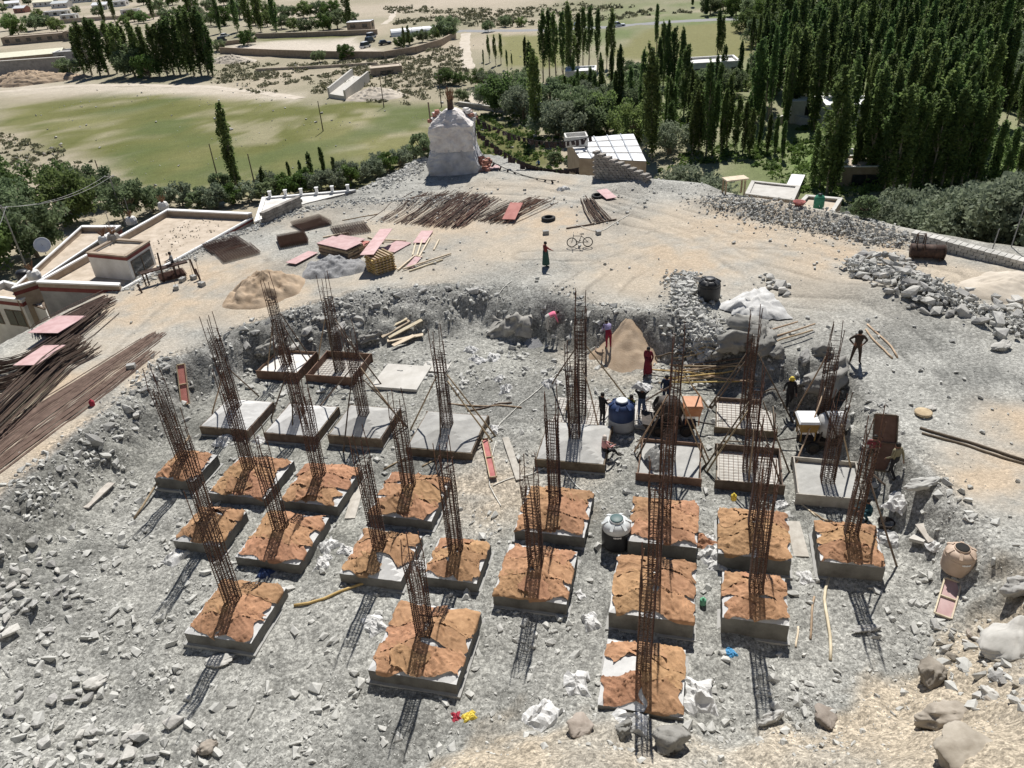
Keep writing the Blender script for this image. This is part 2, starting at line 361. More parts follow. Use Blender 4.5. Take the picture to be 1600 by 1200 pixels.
def np_mesh(name, V, Fq, mat, per=None, smooth=False):
    """fast mesh from arrays; Fq is (n, k) with k = 3 or 4"""
    V = np.asarray(V, np.float32); Fq = np.asarray(Fq, np.int32); k = Fq.shape[1]
    me = bpy.data.meshes.new(name); me.vertices.add(len(V)); me.vertices.foreach_set('co', V.ravel())
    me.loops.add(Fq.size); me.loops.foreach_set('vertex_index', Fq.ravel())
    me.polygons.add(len(Fq)); me.polygons.foreach_set('loop_start', np.arange(len(Fq), dtype=np.int32) * k)
    me.polygons.foreach_set('loop_total', np.full(len(Fq), k, np.int32))
    me.polygons.foreach_set('use_smooth', np.full(len(Fq), bool(smooth)))
    me.materials.append(M[mat] if isinstance(mat, str) else mat)
    me.update(calc_edges=True); me.validate(); return me
def link(name, me, parent=None, loc=None, rot=None, scale=None):
    o = bpy.data.objects.new(name, me); COL.objects.link(o)
    if parent is not None: o.parent = parent
    if loc is not None: o.location = loc
    if rot is not None: o.rotation_euler = rot
    if scale is not None: o.scale = scale
    return o
def tag(o, label=None, cat=None, group=None, kind=None):
    if label: o['label'] = label
    if cat: o['category'] = cat
    if group: o['group'] = group
    if kind: o['kind'] = kind
    return o
def thing(name, label, cat, loc=(0, 0, 0), rz=0.0, group=None):
    o = bpy.data.objects.new(name, None); COL.objects.link(o); o.empty_display_size = .3
    o.location = loc; o.rotation_euler = (0, 0, rz)
    return tag(o, label, cat, group)
def one(mb, name, mats, label, cat, group=None, smooth=False):
    return tag(mb.build(name, mats, smooth=smooth), label, cat, group)
def copy_tree(o, parent=None):
    c = o.copy(); COL.objects.link(c); c.parent = parent
    for ch in list(o.children): copy_tree(ch, c)
    return c
ORD = ['first', 'second', 'third', 'fourth', 'fifth', 'sixth', 'seventh', 'eighth', 'ninth', 'tenth', 'eleventh', 'twelfth']
# ------------------------------------------------------------------ footing layout (used to keep stones clear of the concrete)
YAW = R(-15)
SLABS = {  # key: (x, y, size, side height, kind)
 '1a': (-10.5, 20.0, 2.62, .50, 'burlap'), '1d': (-3.5, 18.0, 3.02, .50, 'burlap'), '1f': (3.5, 16.0, 2.56, .45, 'burlap'),
 '2a': (-12.85, 24.7, 2.12, .55, 'burlap'), '2b': (-9.6, 23.7, 2.74, .55, 'burlap'), '2c': (-5.5, 22.35, 2.48, .50, 'burlap'), '2d': (-2.55, 21.75, 2.10, .50, 'burlap'),
 '2e': (.42, 20.75, 2.66, .55, 'burlap'), '2f': (4.5, 19.45, 2.84, .75, 'burlap'), '2g': (7.8, 18.6, 2.14, .80, 'burlap'),
 '3a': (-15.25, 29.0, 2.02, .60, 'burlap'), '3b': (-11.95, 27.9, 2.74, .55, 'burlap'), '3c': (-8.65, 27.0, 2.68, .55, 'burlap'), '3d': (-4.65, 25.8, 2.82, .50, 'burlap'),
 '3e': (1.4, 24.15, 2.80, .55, 'burlap'), '3f': (5.55, 22.8, 2.58, .75, 'burlap'), '3g': (8.75, 21.8, 2.58, .75, 'burlap'), '3h': (12.0, 20.9, 2.16, .75, 'burlap'),
 '4a': (-14.1, 33.4, 2.55, .50, 'bare'), '4b': (-10.6, 32.45, 2.62, .50, 'bare'), '4c': (-7.35, 31.8, 2.60, .55, 'bare'), '4d': (-3.2, 30.5, 3.05, .50, 'fresh'),
 '4e': (2.7, 28.9, 2.98, .50, 'fresh'), '4f': (6.75, 27.25, 2.55, .45, 'pouring'), '4g': (10.0, 26.45, 2.60, .45, 'mesh'), '4h': (12.9, 25.1, 2.45, .45, 'half'),
 '5a': (-12.7, 38.7, 2.36, .55, 'form_white'), '5b': (-9.6, 37.95, 2.62, .55, 'form_empty'),
 '5e': (3.3, 31.9, 2.6, .10, 'mat'), '5f': (7.2, 31.3, 2.5, .10, 'mat'), '5g': (11.05, 30.5, 2.6, .30, 'mesh'), '5h': (14.15, 29.2, 1.9, .30, 'mesh'),
}
def under_slab(x, y, grow=0.06):
    r = np.zeros(np.shape(x), bool); c, s = math.cos(-YAW), math.sin(-YAW)
    for (sx, sy, L, hs, kd) in SLABS.values():
        a = (x - sx) * c - (y - sy) * s; b = (x - sx) * s + (y - sy) * c
        r |= (np.abs(a) < L / 2 + grow) & (np.abs(b) < L / 2 + grow)
    return r
def wpoly(pts): return [tuple(hit(*p)[:2]) for p in pts]
MOUNDS += [(*hit(1450, 465)[:2], 6.2, 2.5, R(-24), .75), (*hit(1075, 470)[:2], 2.4, 3.2, 0, .5), (*hit(1545, 505)[:2], 3.0, 2.2, 0, .5),
           (*hit(880, 455)[:2], 4.0, 2.6, 0, .45), (*hit(1180, 328)[:2], 7, 2.2, R(-40), .9), (*hit(1310, 354)[:2], 7, 2.0, R(-43), .9), (*hit(1010, 292)[:2], 6, 2.0, R(-8), .7),
           (*hit(40, 930)[:2], 5, 5, 0, .5), (*hit(640, 318)[:2], 4, 1.6, 0, .4)]

for pl, of in (([(780, 288), (870, 292), (960, 308), (1060, 332), (1180, 366), (1330, 402), (1480, 432)], (-.95, .95, -2.6, -4.2)), ([(925, 470), (965, 430), (1040, 398), (1140, 378), (1260, 384), (1400, 410)], (-.9, .9, 2.4)), ([(820, 400), (920, 400), (1010, 378), (1090, 345), (1150, 330)], (-.9, .9)), ([(560, 300), (660, 292), (760, 284), (860, 290), (980, 320), (1100, 372), (1200, 440)], (-.9, .9)), ([(120, 640), (210, 540), (300, 455), (400, 410)], (-.9, .9)), ([(1230, 470), (1330, 480), (1430, 540), (1520, 640)], (-.9, .9))):
    RUTS.append(([tuple(hit(*q)[:2]) for q in pl], of))
# ------------------------------------------------------------------ ground sheet
def graded(lo, hi, step, far_lo, far_hi, g=1.09):
    mid = list(np.arange(lo, hi + 1e-6, step)); a, b = [], []
    s, p = step, lo
    while p > far_lo: s = min(s * g, 40); p -= s; a.append(p)
    s, p = step, hi
    while p < far_hi: s = min(s * g, 40); p += s; b.append(p)
    return np.array(a[::-1] + mid + b)
GX = graded(-27, 30, .15, -2600, 2600, 1.07); GY = graded(11.5, 62, .15, -300, 3600, 1.035)
X, Y = np.meshgrid(GX, GY); Z = terrain(X, Y)
from bisect import bisect_right
_GXl, _GYl = GX.tolist(), GY.tolist()
def gz(x, y):
    i = min(max(bisect_right(_GXl, x) - 1, 0), len(_GXl) - 2); j = min(max(bisect_right(_GYl, y) - 1, 0), len(_GYl) - 2)
    u = (x - _GXl[i]) / (_GXl[i + 1] - _GXl[i]); v = (y - _GYl[j]) / (_GYl[j + 1] - _GYl[j])
    return float((Z[j, i] * (1 - u) + Z[j, i + 1] * u) * (1 - v) + (Z[j + 1, i] * (1 - u) + Z[j + 1, i + 1] * u) * v)
def zgrid(x, y):
    i = np.clip(np.searchsorted(GX, x, 'right') - 1, 0, len(GX) - 2); j = np.clip(np.searchsorted(GY, y, 'right') - 1, 0, len(GY) - 2)
    u = (x - GX[i]) / (GX[i + 1] - GX[i]); v = (y - GY[j]) / (GY[j + 1] - GY[j])
    return (Z[j, i] * (1 - u) + Z[j, i + 1] * u) * (1 - v) + (Z[j + 1, i] * (1 - u) + Z[j + 1, i + 1] * u) * v
def hit(px, py, lift=0.0):
    d = ray(px, py); x = d[0] * _TS; y = d[1] * _TS; z = CAM_H + d[2] * _TS
    i = int(np.argmax(z < zgrid(x, y)))
    return Vector((float(x[i]), float(y[i]), gz(float(x[i]), float(y[i])) + lift))
_TL = _TAB.tolist()
def vn1(x, y, s=0):
    t = _TL[int(s) % 8]; xi = math.floor(x); yi = math.floor(y); u = x - xi; v = y - yi
    u = u * u * (3 - 2 * u); v = v * v * (3 - 2 * v); a = t[yi & 255]; b = t[(yi + 1) & 255]; x0 = xi & 255; x1 = (xi + 1) & 255
    return ((a[x0] * (1 - u) + a[x1] * u) * (1 - v) + (b[x0] * (1 - u) + b[x1] * u) * v) * 2 - 1
def fb1(x, y, scale, octv=3, s=0):
    a, o = 1.0, 0.0; x = x / scale + 37.7 * s; y = y / scale + 11.3 * s
    for k in range(octv): o += a * vn1(x, y, s + k); x = x * 2.03 + 5.1; y = y * 2.03 + 9.2; a *= .5
    return o
def blobs(lst, x, y):
    o = np.zeros(np.shape(x))
    for (px, py, r, w) in lst:
        p = hit(px, py); o = np.maximum(o, w * np.exp(-((x - p.x) ** 2 + (y - p.y) ** 2) / (r * r)))
    return o
ZM = {k: wpoly(v) for k, v in {
 'meadow': [(0, 168), (120, 152), (330, 152), (480, 162), (600, 158), (690, 168), (676, 232), (560, 292), (420, 300), (300, 304), (190, 282), (120, 240), (0, 205)],
 'meadow2': [(690, 190), (760, 180), (830, 200), (860, 262), (740, 262)],
 'field_far': [(950, 85), (1010, 45), (1180, 32), (1190, 90), (1100, 110)], 'field_mid': [(770, 55), (880, 52), (880, 105), (790, 108)],
 'field_right': [(1540, 215), (1600, 205), (1600, 290), (1560, 285)], 'lawn': [(1240, 225), (1340, 225), (1340, 265), (1240, 270)], 'lawn2': [(970, 120), (1010, 120), (1010, 160), (975, 160)],
 'orchard': [(400, 62), (560, 52), (560, 82), (410, 84)], 'yardfar': [(345, 70), (555, 60), (600, 84), (360, 84)],
 'dust': [(0, 128), (110, 132), (330, 132), (470, 150), (460, 160), (330, 148), (120, 146), (0, 150)]}.items()}
GREY, TAN, ORANGE, DRY = np.array([.305, .302, .277]), np.array([.46, .395, .31]), np.array([.48, .385, .28]), np.array([.43, .37, .285])
PALE = np.array([.435, .43, .395]); DARKG = np.array([.20, .20, .185]); GREEN = np.array([.125, .132, .038]); GREEN2 = np.array([.195, .190, .078])
VTAN = np.array([.40, .345, .26]); VSCRUB = np.array([.25, .235, .155]); WOODF = np.array([.15, .185, .075]); LUSH = np.array([.12, .21, .04])
def mixc(a, b, t): return a * (1 - t[..., None]) + b * t[..., None]
def ground_color(x, y):
    dT = -sdist(TER, x, y); dP = sdist(PIT, x, y)
    n1 = fbm(x, y, 3.2, 4, 2); n2 = fbm(x, y, 1.1, 4, 5); n3 = fbm(x, y, 7.5, 3, 6)
    c = np.zeros(x.shape + (3,)) + GREY
    c = mixc(c, PALE + np.zeros_like(c), np.clip(.35 + .5 * n3 + .25 * n2, 0, .85))
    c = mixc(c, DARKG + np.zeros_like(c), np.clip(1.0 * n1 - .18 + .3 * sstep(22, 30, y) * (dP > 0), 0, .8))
    # terrace: dusty tan ground with grey gravel spread over it
    tan = blobs([(120, 600, 6, .9), (60, 690, 5, .8), (230, 480, 5, 1.0), (330, 430, 4, .9), (430, 470, 4, 1.), (480, 345, 4, .5), (620, 350, 5, .95), (720, 350, 5, 1.), (800, 380, 5, .95), (860, 350, 4, 1.),
                (1000, 395, 5, .9), (960, 420, 4, .9), (1080, 350, 5, 1.), (1180, 370, 6, 1.), (1280, 400, 5, 1.), (1350, 400, 4, .8), (1500, 430, 4, .9), (1580, 450, 4, .9), (1000, 440, 3, .9), (930, 450, 3, .5),
                (640, 420, 4, .8), (560, 430, 4, .8), (780, 300, 5, .7), (860, 290, 5, .7), (950, 315, 4, .4), (1130, 430, 4, .6), (1560, 745, 2.0, 1.1), (1590, 665, 1.5, 1.), (1240, 440, 5, .5), (700, 420, 3, .5)], x, y)
    tan = tan * np.clip(1.05 + .55 * n1 + .35 * n2, 0, 1.3)
    m = np.where((dP < .2) & (dT < 1.5), np.clip(tan, 0, 1), 0)
    c = mixc(c, TAN + np.zeros_like(c), m * .92)
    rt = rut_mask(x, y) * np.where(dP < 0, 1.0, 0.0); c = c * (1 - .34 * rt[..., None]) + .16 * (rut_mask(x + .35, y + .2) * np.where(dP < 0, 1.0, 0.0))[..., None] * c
    org = blobs([(860, 345, 3, 1.), (700, 352, 2.5, .7), (250, 470, 3.5, .8), (330, 430, 3, .7), (1075, 415, 3, .8), (1150, 360, 3.5, .6), (1290, 395, 3, .7), (1350, 393, 3, .8), (1560, 745, 1.5, 1.), (120, 600, 3, .5), (420, 330, 2, .4), (1050, 400, 2, .7), (90, 700, 3, .4), (420, 460, 2.5, .7), (1590, 665, 1.2, .9)], x, y)
    c = mixc(c, ORANGE + np.zeros_like(c), np.where(dP < .4, np.clip(org * (.9 + .9 * n2), 0, .85), 0))
    # pit: sandy patches
    ps = blobs([(770, 770, 2.1, 1.), (740, 720, 1.2, .8), (880, 735, 1.2, .5), (960, 570, 2, .9), (900, 555, 1.3, .6), (900, 800, 1, .4), (910, 740, 1, .5)], x, y)
    c = mixc(c, TAN * .95 + np.zeros_like(c), np.where(dP > 0, np.clip(ps * (1 + .6 * n2), 0, .9), 0))
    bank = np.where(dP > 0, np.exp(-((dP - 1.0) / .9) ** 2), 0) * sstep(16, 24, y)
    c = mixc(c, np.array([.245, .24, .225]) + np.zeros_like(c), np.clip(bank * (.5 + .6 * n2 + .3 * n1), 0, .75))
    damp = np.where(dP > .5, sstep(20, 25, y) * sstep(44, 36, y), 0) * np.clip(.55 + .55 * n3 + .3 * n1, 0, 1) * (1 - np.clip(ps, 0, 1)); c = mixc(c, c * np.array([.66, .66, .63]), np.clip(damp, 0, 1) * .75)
    # the dry hillside in front
    yf = np.interp(x, FRX, FRY); t = np.clip((yf - y) / 1.2 + .6 * n2, 0, 1) * sstep(-7.5, -3.0, x)
    c = mixc(c, DRY + np.zeros_like(c), np.where(dP > -4, t * np.clip(.85 + .5 * n1, 0, 1), 0))
    # valley floor
    v = np.zeros_like(c) + VTAN
    v = mixc(v, VSCRUB + np.zeros_like(c), np.clip(.5 + .6 * fbm(x, y, 26, 4, 1), 0, 1))
    def inside(k, soft): return sstep(-soft, soft, sdist(ZM[k], x, y) + soft * .8 * fbm(x, y, 8, 3, 4))
    v = mixc(v, mixc(np.zeros_like(c) + GREEN, np.zeros_like(c) + GREEN2, np.clip(.5 + .8 * fbm(x, y, 13, 4, 3), 0, 1)), inside('meadow', 4))
    v = mixc(v, np.array([.36, .32, .22]) + np.zeros_like(c), inside('meadow', 4) * np.clip(fbm(x, y * 2.2, 11, 4, 6) * 1.6 - .55, 0, .6))
    v = mixc(v, np.array([.095, .125, .042]) + np.zeros_like(c), inside('meadow', 3) * np.clip(fbm(x, y, 17, 3, 0) * 1.3 - .15, 0, .7))
    for k, cc in (('meadow2', GREEN * .9), ('field_far', GREEN2), ('field_mid', GREEN2 * 1.05), ('field_right', LUSH), ('lawn', LUSH), ('lawn2', LUSH), ('orchard', GREEN)):
        v = mixc(v, cc + np.zeros_like(c), inside(k, 3) * .95)
    v = mixc(v, np.array([.55, .49, .41]) + np.zeros_like(c), np.maximum(inside('yardfar', 2), inside('dust', 2.5) * .8))
    wood = sstep(10, 40, x) * sstep(360, 260, y - x * .3) * sstep(60, 75, np.hypot(x, y))
    for k in ('field_right', 'lawn', 'lawn2', 'field_far'): wood = wood * (1 - inside(k, 3))
    v = mixc(v, WOODF + np.zeros_like(c), wood * np.clip(.75 + .5 * fbm(x, y, 10, 3, 2), 0, 1))
    far = sstep(330, 420, y)
    v = mixc(v, np.array([.44, .38, .30]) + np.zeros_like(c), far * np.clip(.6 + .7 * fbm(x, y, 40, 4, 5), 0, 1) * (1 - wood))
    sl = np.clip((dT - 1.2) / 3.5, 0, 1)
    slope_c = mixc(np.zeros_like(c) + np.array([.36, .33, .28]), np.zeros_like(c) + VSCRUB, np.clip(.5 + n1, 0, 1))
    c = mixc(c, slope_c, np.clip(dT / 1.5, 0, 1)); c = mixc(c, v, np.where(dT > 0, sstep(4, 14, dT), 0))
    return np.clip(c, .01, .9)
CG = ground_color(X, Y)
# how strongly pebbles and dust mottle the ground: fully in the pit and on grey gravel, little on packed tan dust, some in the valley
_tn = sstep(.02, .10, CG[..., 0] - CG[..., 2]); CA = np.where(sdist(PIT, X, Y) > -.3, 1.0, .85 - .50 * _tn); CA = np.where(sdist(TER, X, Y) < -3, .55, CA)
nx, ny = len(GX), len(GY)
ii = (np.arange(ny - 1)[:, None] * nx + np.arange(nx - 1)[None, :]).ravel()
gm = np_mesh('ground', np.stack([X, Y, Z], -1).reshape(-1, 3), np.stack([ii, ii + 1, ii + nx + 1, ii + nx], -1), ground_material(), smooth=True)
ca = gm.color_attributes.new('Col', 'FLOAT_COLOR', 'POINT')
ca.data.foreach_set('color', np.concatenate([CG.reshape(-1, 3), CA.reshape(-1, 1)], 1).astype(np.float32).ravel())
tag(link('ground', gm), kind='structure')

# ------------------------------------------------------------------ tracks and roads in the valley
def strip(name, pts, w, mat, lift=.06, step=3.0):
    P = [hit(*p) for p in pts]; Q = []
    for a, b in zip(P[:-1], P[1:]):
        k = max(2, int((b - a).length / step))
        for i in range(k): Q.append(a.lerp(b, i / k))
    Q.append(P[-1]); mb = MB(); V = []
    for i, q in enumerate(Q):
        d = (Q[min(i + 1, len(Q) - 1)] - Q[max(i - 1, 0)]); d.z = 0; d.normalize(); nrm = Vector((-d.y, d.x, 0))
        ww = w * (1 + .12 * math.sin(i * 1.7))
        for s_ in (-.5, -.17, .17, .5):
            p = q + nrm * ww * s_; V.append((p.x, p.y, gz(p.x, p.y) + lift - (.05 if abs(s_) > .4 else 0)))
    mb.add(V, [(i * 4 + j, i * 4 + j + 1, i * 4 + 5 + j, i * 4 + 4 + j) for i in range(len(Q) - 1) for j in range(3)])
    return tag(mb.build(name, mat, smooth=True), kind='structure')
strip('dirt_road', [(0, 143), (90, 136), (200, 133), (330, 136), (400, 143), (470, 154)], 3.2, 'dirt_road')
strip('road', [(712, 49), (790, 48), (880, 46), (960, 42), (1040, 35), (1110, 31), (1200, 27)], 6.5, 'asphalt')
strip('path', [(728, 52), (726, 70), (728, 92), (734, 108)], 3.2, 'dirt_road')
strip('track', [(742, 145), (752, 158), (790, 165)], 5, 'dirt_road')
strip('track', [(600, 38), (612, 28), (616, 14)], 3.0, 'dirt_road', .04)

# ------------------------------------------------------------------ rocks
def hull_mesh(name, seed, npts, flat, mat, sub=0, disp=0.0):
    r = np.random.default_rng(seed); p = r.normal(size=(npts, 3)); p /= np.linalg.norm(p, axis=1)[:, None]
    p *= r.uniform(.78, 1.0, (npts, 1))
    if npts >= 8 and not sub:                       # blocky, broken stone
        k = np.array([(a, b, c) for a in (-1, 1) for b in (-1, 1) for c in (-1, 1)]) * r.uniform(.18, 1.0, (8, 3)); k[:, 0] += k[:, 2] * r.uniform(-.5, .5); k[:, 1] += k[:, 0] * r.uniform(-.3, .3); p = np.concatenate([k, p[8:] * .95])
    p = p * np.array([1.0, r.uniform(.55, .9), flat]) * .5
    bm = bmesh.new()
    for q in p: bm.verts.new(q)
    res = bmesh.ops.convex_hull(bm, input=bm.verts)
    bmesh.ops.delete(bm, geom=list({g for g in res['geom_interior'] + res['geom_unused'] if isinstance(g, bmesh.types.BMVert)}), context='VERTS')
    if sub:
        bmesh.ops.triangulate(bm, faces=bm.faces); bmesh.ops.subdivide_edges(bm, edges=bm.edges, cuts=sub, use_grid_fill=True)
        for v in bm.verts:
            n = vn1(v.co.x * 4 + seed, v.co.y * 4 + v.co.z * 7, seed) + .6 * vn1(v.co.x * 11 + seed, v.co.y * 9 + v.co.z * 15, seed + 1) + .35 * vn1(v.co.x * 26, v.co.y * 24 + v.co.z * 31, seed + 2)
            v.co += v.co.normalized() * disp * n
    bmesh.ops.triangulate(bm, faces=bm.faces)
    me = bpy.data.meshes.new(name); bm.to_mesh(me); bm.free(); me.materials.append(M[mat])
    if sub: me.polygons.foreach_set('use_smooth', np.ones(len(me.polygons), bool))
    return me
RK = [hull_mesh('rock', 100 + i, 15, random.uniform(.5, .8), 'rock') for i in range(9)]
RKP = [hull_mesh('rock', 140 + i, 15, random.uniform(.5, .75), 'pale_rock') for i in range(5)]
RKB = [hull_mesh('rock', 160 + i, 17, random.uniform(.55, .8), 'brown_rock') for i in range(4)]
ROCK_N = [0]
def put_rock(p, size, label, group, kinds=RK, sink=.25, name='rock', lift=0.0):
    me = random.choice(kinds); ROCK_N[0] += 1
    s = (size * random.uniform(.8, 1.15), size * random.uniform(.8, 1.2), size * random.uniform(.75, 1.1))
    o = link(name, me, None, (p[0], p[1], p[2] + size * (.5 - sink) * .6 + lift), (random.uniform(-.35, .35), random.uniform(-.35, .35), random.uniform(0, 6.28)), s)
    return tag(o, label, 'rock', group)
def np_rocks(name, xs, ys, zs, sizes, mat='rubble', variants=6, npts=11, squash=.7, sink=.2):
    """many loose stones as one mesh"""
    base = []
    for i in range(variants):
        me = hull_mesh('tmp', 300 + i, npts, squash, mat); me.calc_loop_triangles()
        v = np.array([q.co for q in me.vertices]); f = np.array([t.vertices for t in me.loop_triangles]); base.append((v, f)); bpy.data.meshes.remove(me)
    n = len(xs); which = rng.integers(0, variants, n); VV, FF, off = [], [], 0
    for k in range(variants):
        id_ = np.where(which == k)[0]
        if not len(id_): continue
        v, f = base[k]; m = len(id_); a = rng.uniform(0, 6.283, m); tx = rng.normal(0, .35, m)
        ca_, sa = np.cos(a), np.sin(a); ct, st = np.cos(tx), np.sin(tx)
        y1 = v[None, :, 1] * ct[:, None] - v[None, :, 2] * st[:, None]; z1 = v[None, :, 1] * st[:, None] + v[None, :, 2] * ct[:, None]; x1 = np.broadcast_to(v[None, :, 0], y1.shape)
        s = sizes[id_][:, None] * rng.uniform(.8, 1.25, (m, 1))
        px = (x1 * ca_[:, None] - y1 * sa[:, None]) * s + xs[id_][:, None]; py = (x1 * sa[:, None] + y1 * ca_[:, None]) * s + ys[id_][:, None]
        pz = z1 * s + zs[id_][:, None] + s * squash * (.5 - sink)
        VV.append(np.stack([px, py, pz], -1).reshape(-1, 3)); FF.append((f[None] + (off + np.arange(m) * len(v))[:, None, None]).reshape(-1, 3)); off += m * len(v)
    return np_mesh(name, np.concatenate(VV), np.concatenate(FF), mat)
def scatter(n, box, dens, smin, smax, power=2.2):
    x = rng.uniform(box[0], box[1], n); y = rng.uniform(box[2], box[3], n)
    k = rng.random(n) < dens(x, y); x, y = x[k], y[k]
    s = smin * (smax / smin) ** (rng.random(len(x)) ** power)
    return x, y, zgrid(x, y), s
def d_pit(x, y):
    dP = sdist(PIT, x, y); yf = np.interp(x, FRX, FRY); cl = sstep(.0, .55, fbm(x, y, 2.4, 4, 4)); c2 = sstep(-.1, .6, fbm(x, y, .9, 3, 2))
    d = np.where(dP > -.2, .07 + .55 * cl * (.3 + .7 * c2), 0.0)
    d = np.where((dP > 0) & (dP < 2.2), np.maximum(d, .18 + .6 * c2 * cl), d)
    d = np.where((y < 20.5) & (dP > -.5), np.maximum(d, .16 + .75 * cl * (.35 + .65 * c2)), d)
    d = np.where((x < -12.0) & (y < 26) & (dP > -.5), np.maximum(d, .30 + .65 * c2), d)
    d = np.where(y < yf - .3, d * .35 * sstep(10, 5, x) + d * .7 * sstep(5, 10, x), d)
    pt = hit(770, 770); d = d * (1 - .93 * np.exp(-((x - pt.x) ** 2 + (y - pt.y) ** 2) / 5.0))
    return d * ~under_slab(x, y)
x, y, z, s = scatter(80000, (-24, 19, 11.5, 44.5), d_pit, .05, .50, 3.6)
x2, y2, z2, s2 = scatter(95000, (-22, 18, 12.5, 30), lambda a, b: (.12 + d_pit(a, b)) * sstep(-.2, .5, fbm(a, b, 1.6, 3, 6)) * ~under_slab(a, b), .03, .085, 1.6)
tag(link('fine_gravel', np_rocks('fine_gravel', x2, y2, z2, s2, npts=6, squash=.65)), 'fine grey chippings lying in patches over the pit floor', 'gravel', kind='stuff')
tag(link('rubble', np_rocks('rubble', x, y, z, s, npts=9, squash=.55, variants=10, sink=.34)), 'loose grey rubble strewn over the pit floor and its banks', 'rubble', kind='stuff')
EDGE_R = [(1130, 318, 4.5), (1190, 332, 4.5), (1250, 345, 4.5), (1310, 355, 4.5), (1370, 368, 4), (1420, 378, 3), (1160, 325, 4), (1220, 338, 4), (1280, 350, 4), (1340, 362, 4), (1010, 292, 5), (1070, 300, 4), (700, 312, 5), (610, 318, 5), (560, 312, 4), (500, 315, 4), (440, 335, 3), (380, 365, 2.5), (320, 395, 2.2), (250, 420, 2.2), (210, 440, 2),
          (640, 255, 5), (620, 280, 4), (860, 310, 3), (960, 340, 3), (1090, 470, 3), (1075, 520, 3), (1200, 450, 2), (1500, 480, 3.5), (1560, 500, 3), (880, 465, 3), (470, 500, 2), (965, 415, 1.4), (1420, 560, 6), (1480, 640, 5), (1560, 600, 6), (1450, 720, 4), (1540, 800, 4), (760, 425, 3), (690, 410, 3)]
def d_ter(x, y):
    d = np.zeros(x.shape)
    for (a, b, r) in EDGE_R:
        p = hit(a, b); d = np.maximum(d, np.exp(-((x - p.x) ** 2 + (y - p.y) ** 2) / (r * r * .6)) * (.42 if a > 1400 and b > 530 else .95))
    d = np.maximum(d, .02)
    return np.where((sdist(PIT, x, y) < .2) & (sdist(TER, x, y) > -1.5), d * (.45 + .55 * fbm(x, y, 1.6, 2, 3)), 0)
x, y, z, s = scatter(60000, (-32, 36, 16, 76), d_ter, .04, .32, 3.0)
tag(link('gravel', np_rocks('gravel', x, y, z, s)), 'grey broken stone scattered along the terrace edges', 'gravel', kind='stuff')
def d_mead(x, y): return np.where(sdist(TER, x, y) < -8, .5, 0) * (.4 + .6 * fbm(x, y, 8, 2, 2))
x, y, z, s = scatter(5200, (-110, 10, 75, 260), d_mead, .15, .8, 3)
tag(link('meadow_stones', np_rocks('meadow_stones', x, y, z, s, 'pale_rock')), 'pale stones dotted over the green meadow', 'stones', kind='stuff')
def band(name, pts, width, n, smin, smax, label, mat='rubble', lift=.0):
    P = [hit(*p) for p in pts]; a = np.array([(p.x, p.y) for p in P]); k = rng.integers(0, len(a) - 1, n); t = rng.random(n)[:, None]; c = a[k] * (1 - t) + a[k + 1] * t
    c = c + rng.normal(0, width / 2, (n, 2)); s_ = smin * (smax / smin) ** (rng.random(n) ** 2.0); ok = ~under_slab(c[:, 0], c[:, 1], .2); c, s_ = c[ok], s_[ok]
    return tag(link(name, np_rocks(name, c[:, 0], c[:, 1], zgrid(c[:, 0], c[:, 1]) + lift * rng.random(len(c)), s_, mat, npts=9, squash=.6, sink=.3)), label, 'rubble', kind='stuff')
band('rubble_ridge', [(1100, 312), (1180, 330), (1260, 346), (1340, 362), (1410, 376)], 1.3, 3000, .05, .34, 'long ridge of broken grey rubble along the right terrace edge', lift=.25)
band('rubble_strip', [(195, 452), (260, 418), (330, 384), (400, 352), (470, 330), (560, 314), (640, 312), (720, 310)], .8, 2600, .06, .36, 'strip of loose stones between the roofs and the terrace')
band('rubble_slope', [(600, 292), (640, 262), (668, 246)], 1.6, 900, .12, .6, 'stones spilling down left of the chorten')
band('heap_fill', [(1335, 420), (1380, 432), (1430, 448), (1480, 474)], .9, 1300, .14, .5, 'smaller stones filling the gaps of the stone heap', lift=.5)
band('heap_fill', [(1500, 478), (1560, 500), (1610, 520)], 1.0, 450, .10, .45, 'smaller stones filling the loose pile at the right', lift=.2)
band('rubble_bank', [(1062, 430), (1075, 480), (1090, 530), (1110, 560)], 1.0, 2200, .10, .5, 'loose stones of the rubble bank below the black tank', lift=.15)
band('rubble_bank', [(450, 500), (500, 490), (560, 478), (640, 462), (740, 455)], .8, 550, .07, .36, 'loose stones on the face of the far bank')
band('rubble_bank', [(255, 560), (215, 610), (160, 680), (100, 735), (40, 790)], .9, 650, .07, .36, 'loose stones on the face of the left bank')
# stone heap on the right: single stones
random.seed(21)
def heap(pts, n, smin, smax, label, group, kinds, lift=.75, sink=.2):
    poly = wpoly(pts); xs = [p[0] for p in poly]; ys = [p[1] for p in poly]; placed = []; k = 0
    while len(placed) < n and k < 6000:
        k += 1; x_ = random.uniform(min(xs), max(xs)); y_ = random.uniform(min(ys), max(ys))
        d = float(sdist(poly, np.array([x_]), np.array([y_]))[0])
        if d < 0: continue
        s_ = smin + (smax - smin) * random.random() ** 1.7
        if any((x_ - a) ** 2 + (y_ - b) ** 2 < ((s_ + c) * .34) ** 2 for a, b, c in placed): continue
        placed.append((x_, y_, s_)); put_rock((x_, y_, gz(x_, y_)), s_, label, group, kinds, sink, lift=lift * min(1, d / 1.6) * random.uniform(.55, 1))
    return placed
heap([(1316, 412), (1345, 436), (1370, 455), (1420, 478), (1470, 500), (1500, 486), (1480, 455), (1440, 425), (1410, 402), (1350, 400)], 105, .42, .95, 'angular grey building stone in the heap beside the rusty drum', 'stones of the heap by the rusty drum', RK + RKP, .75)
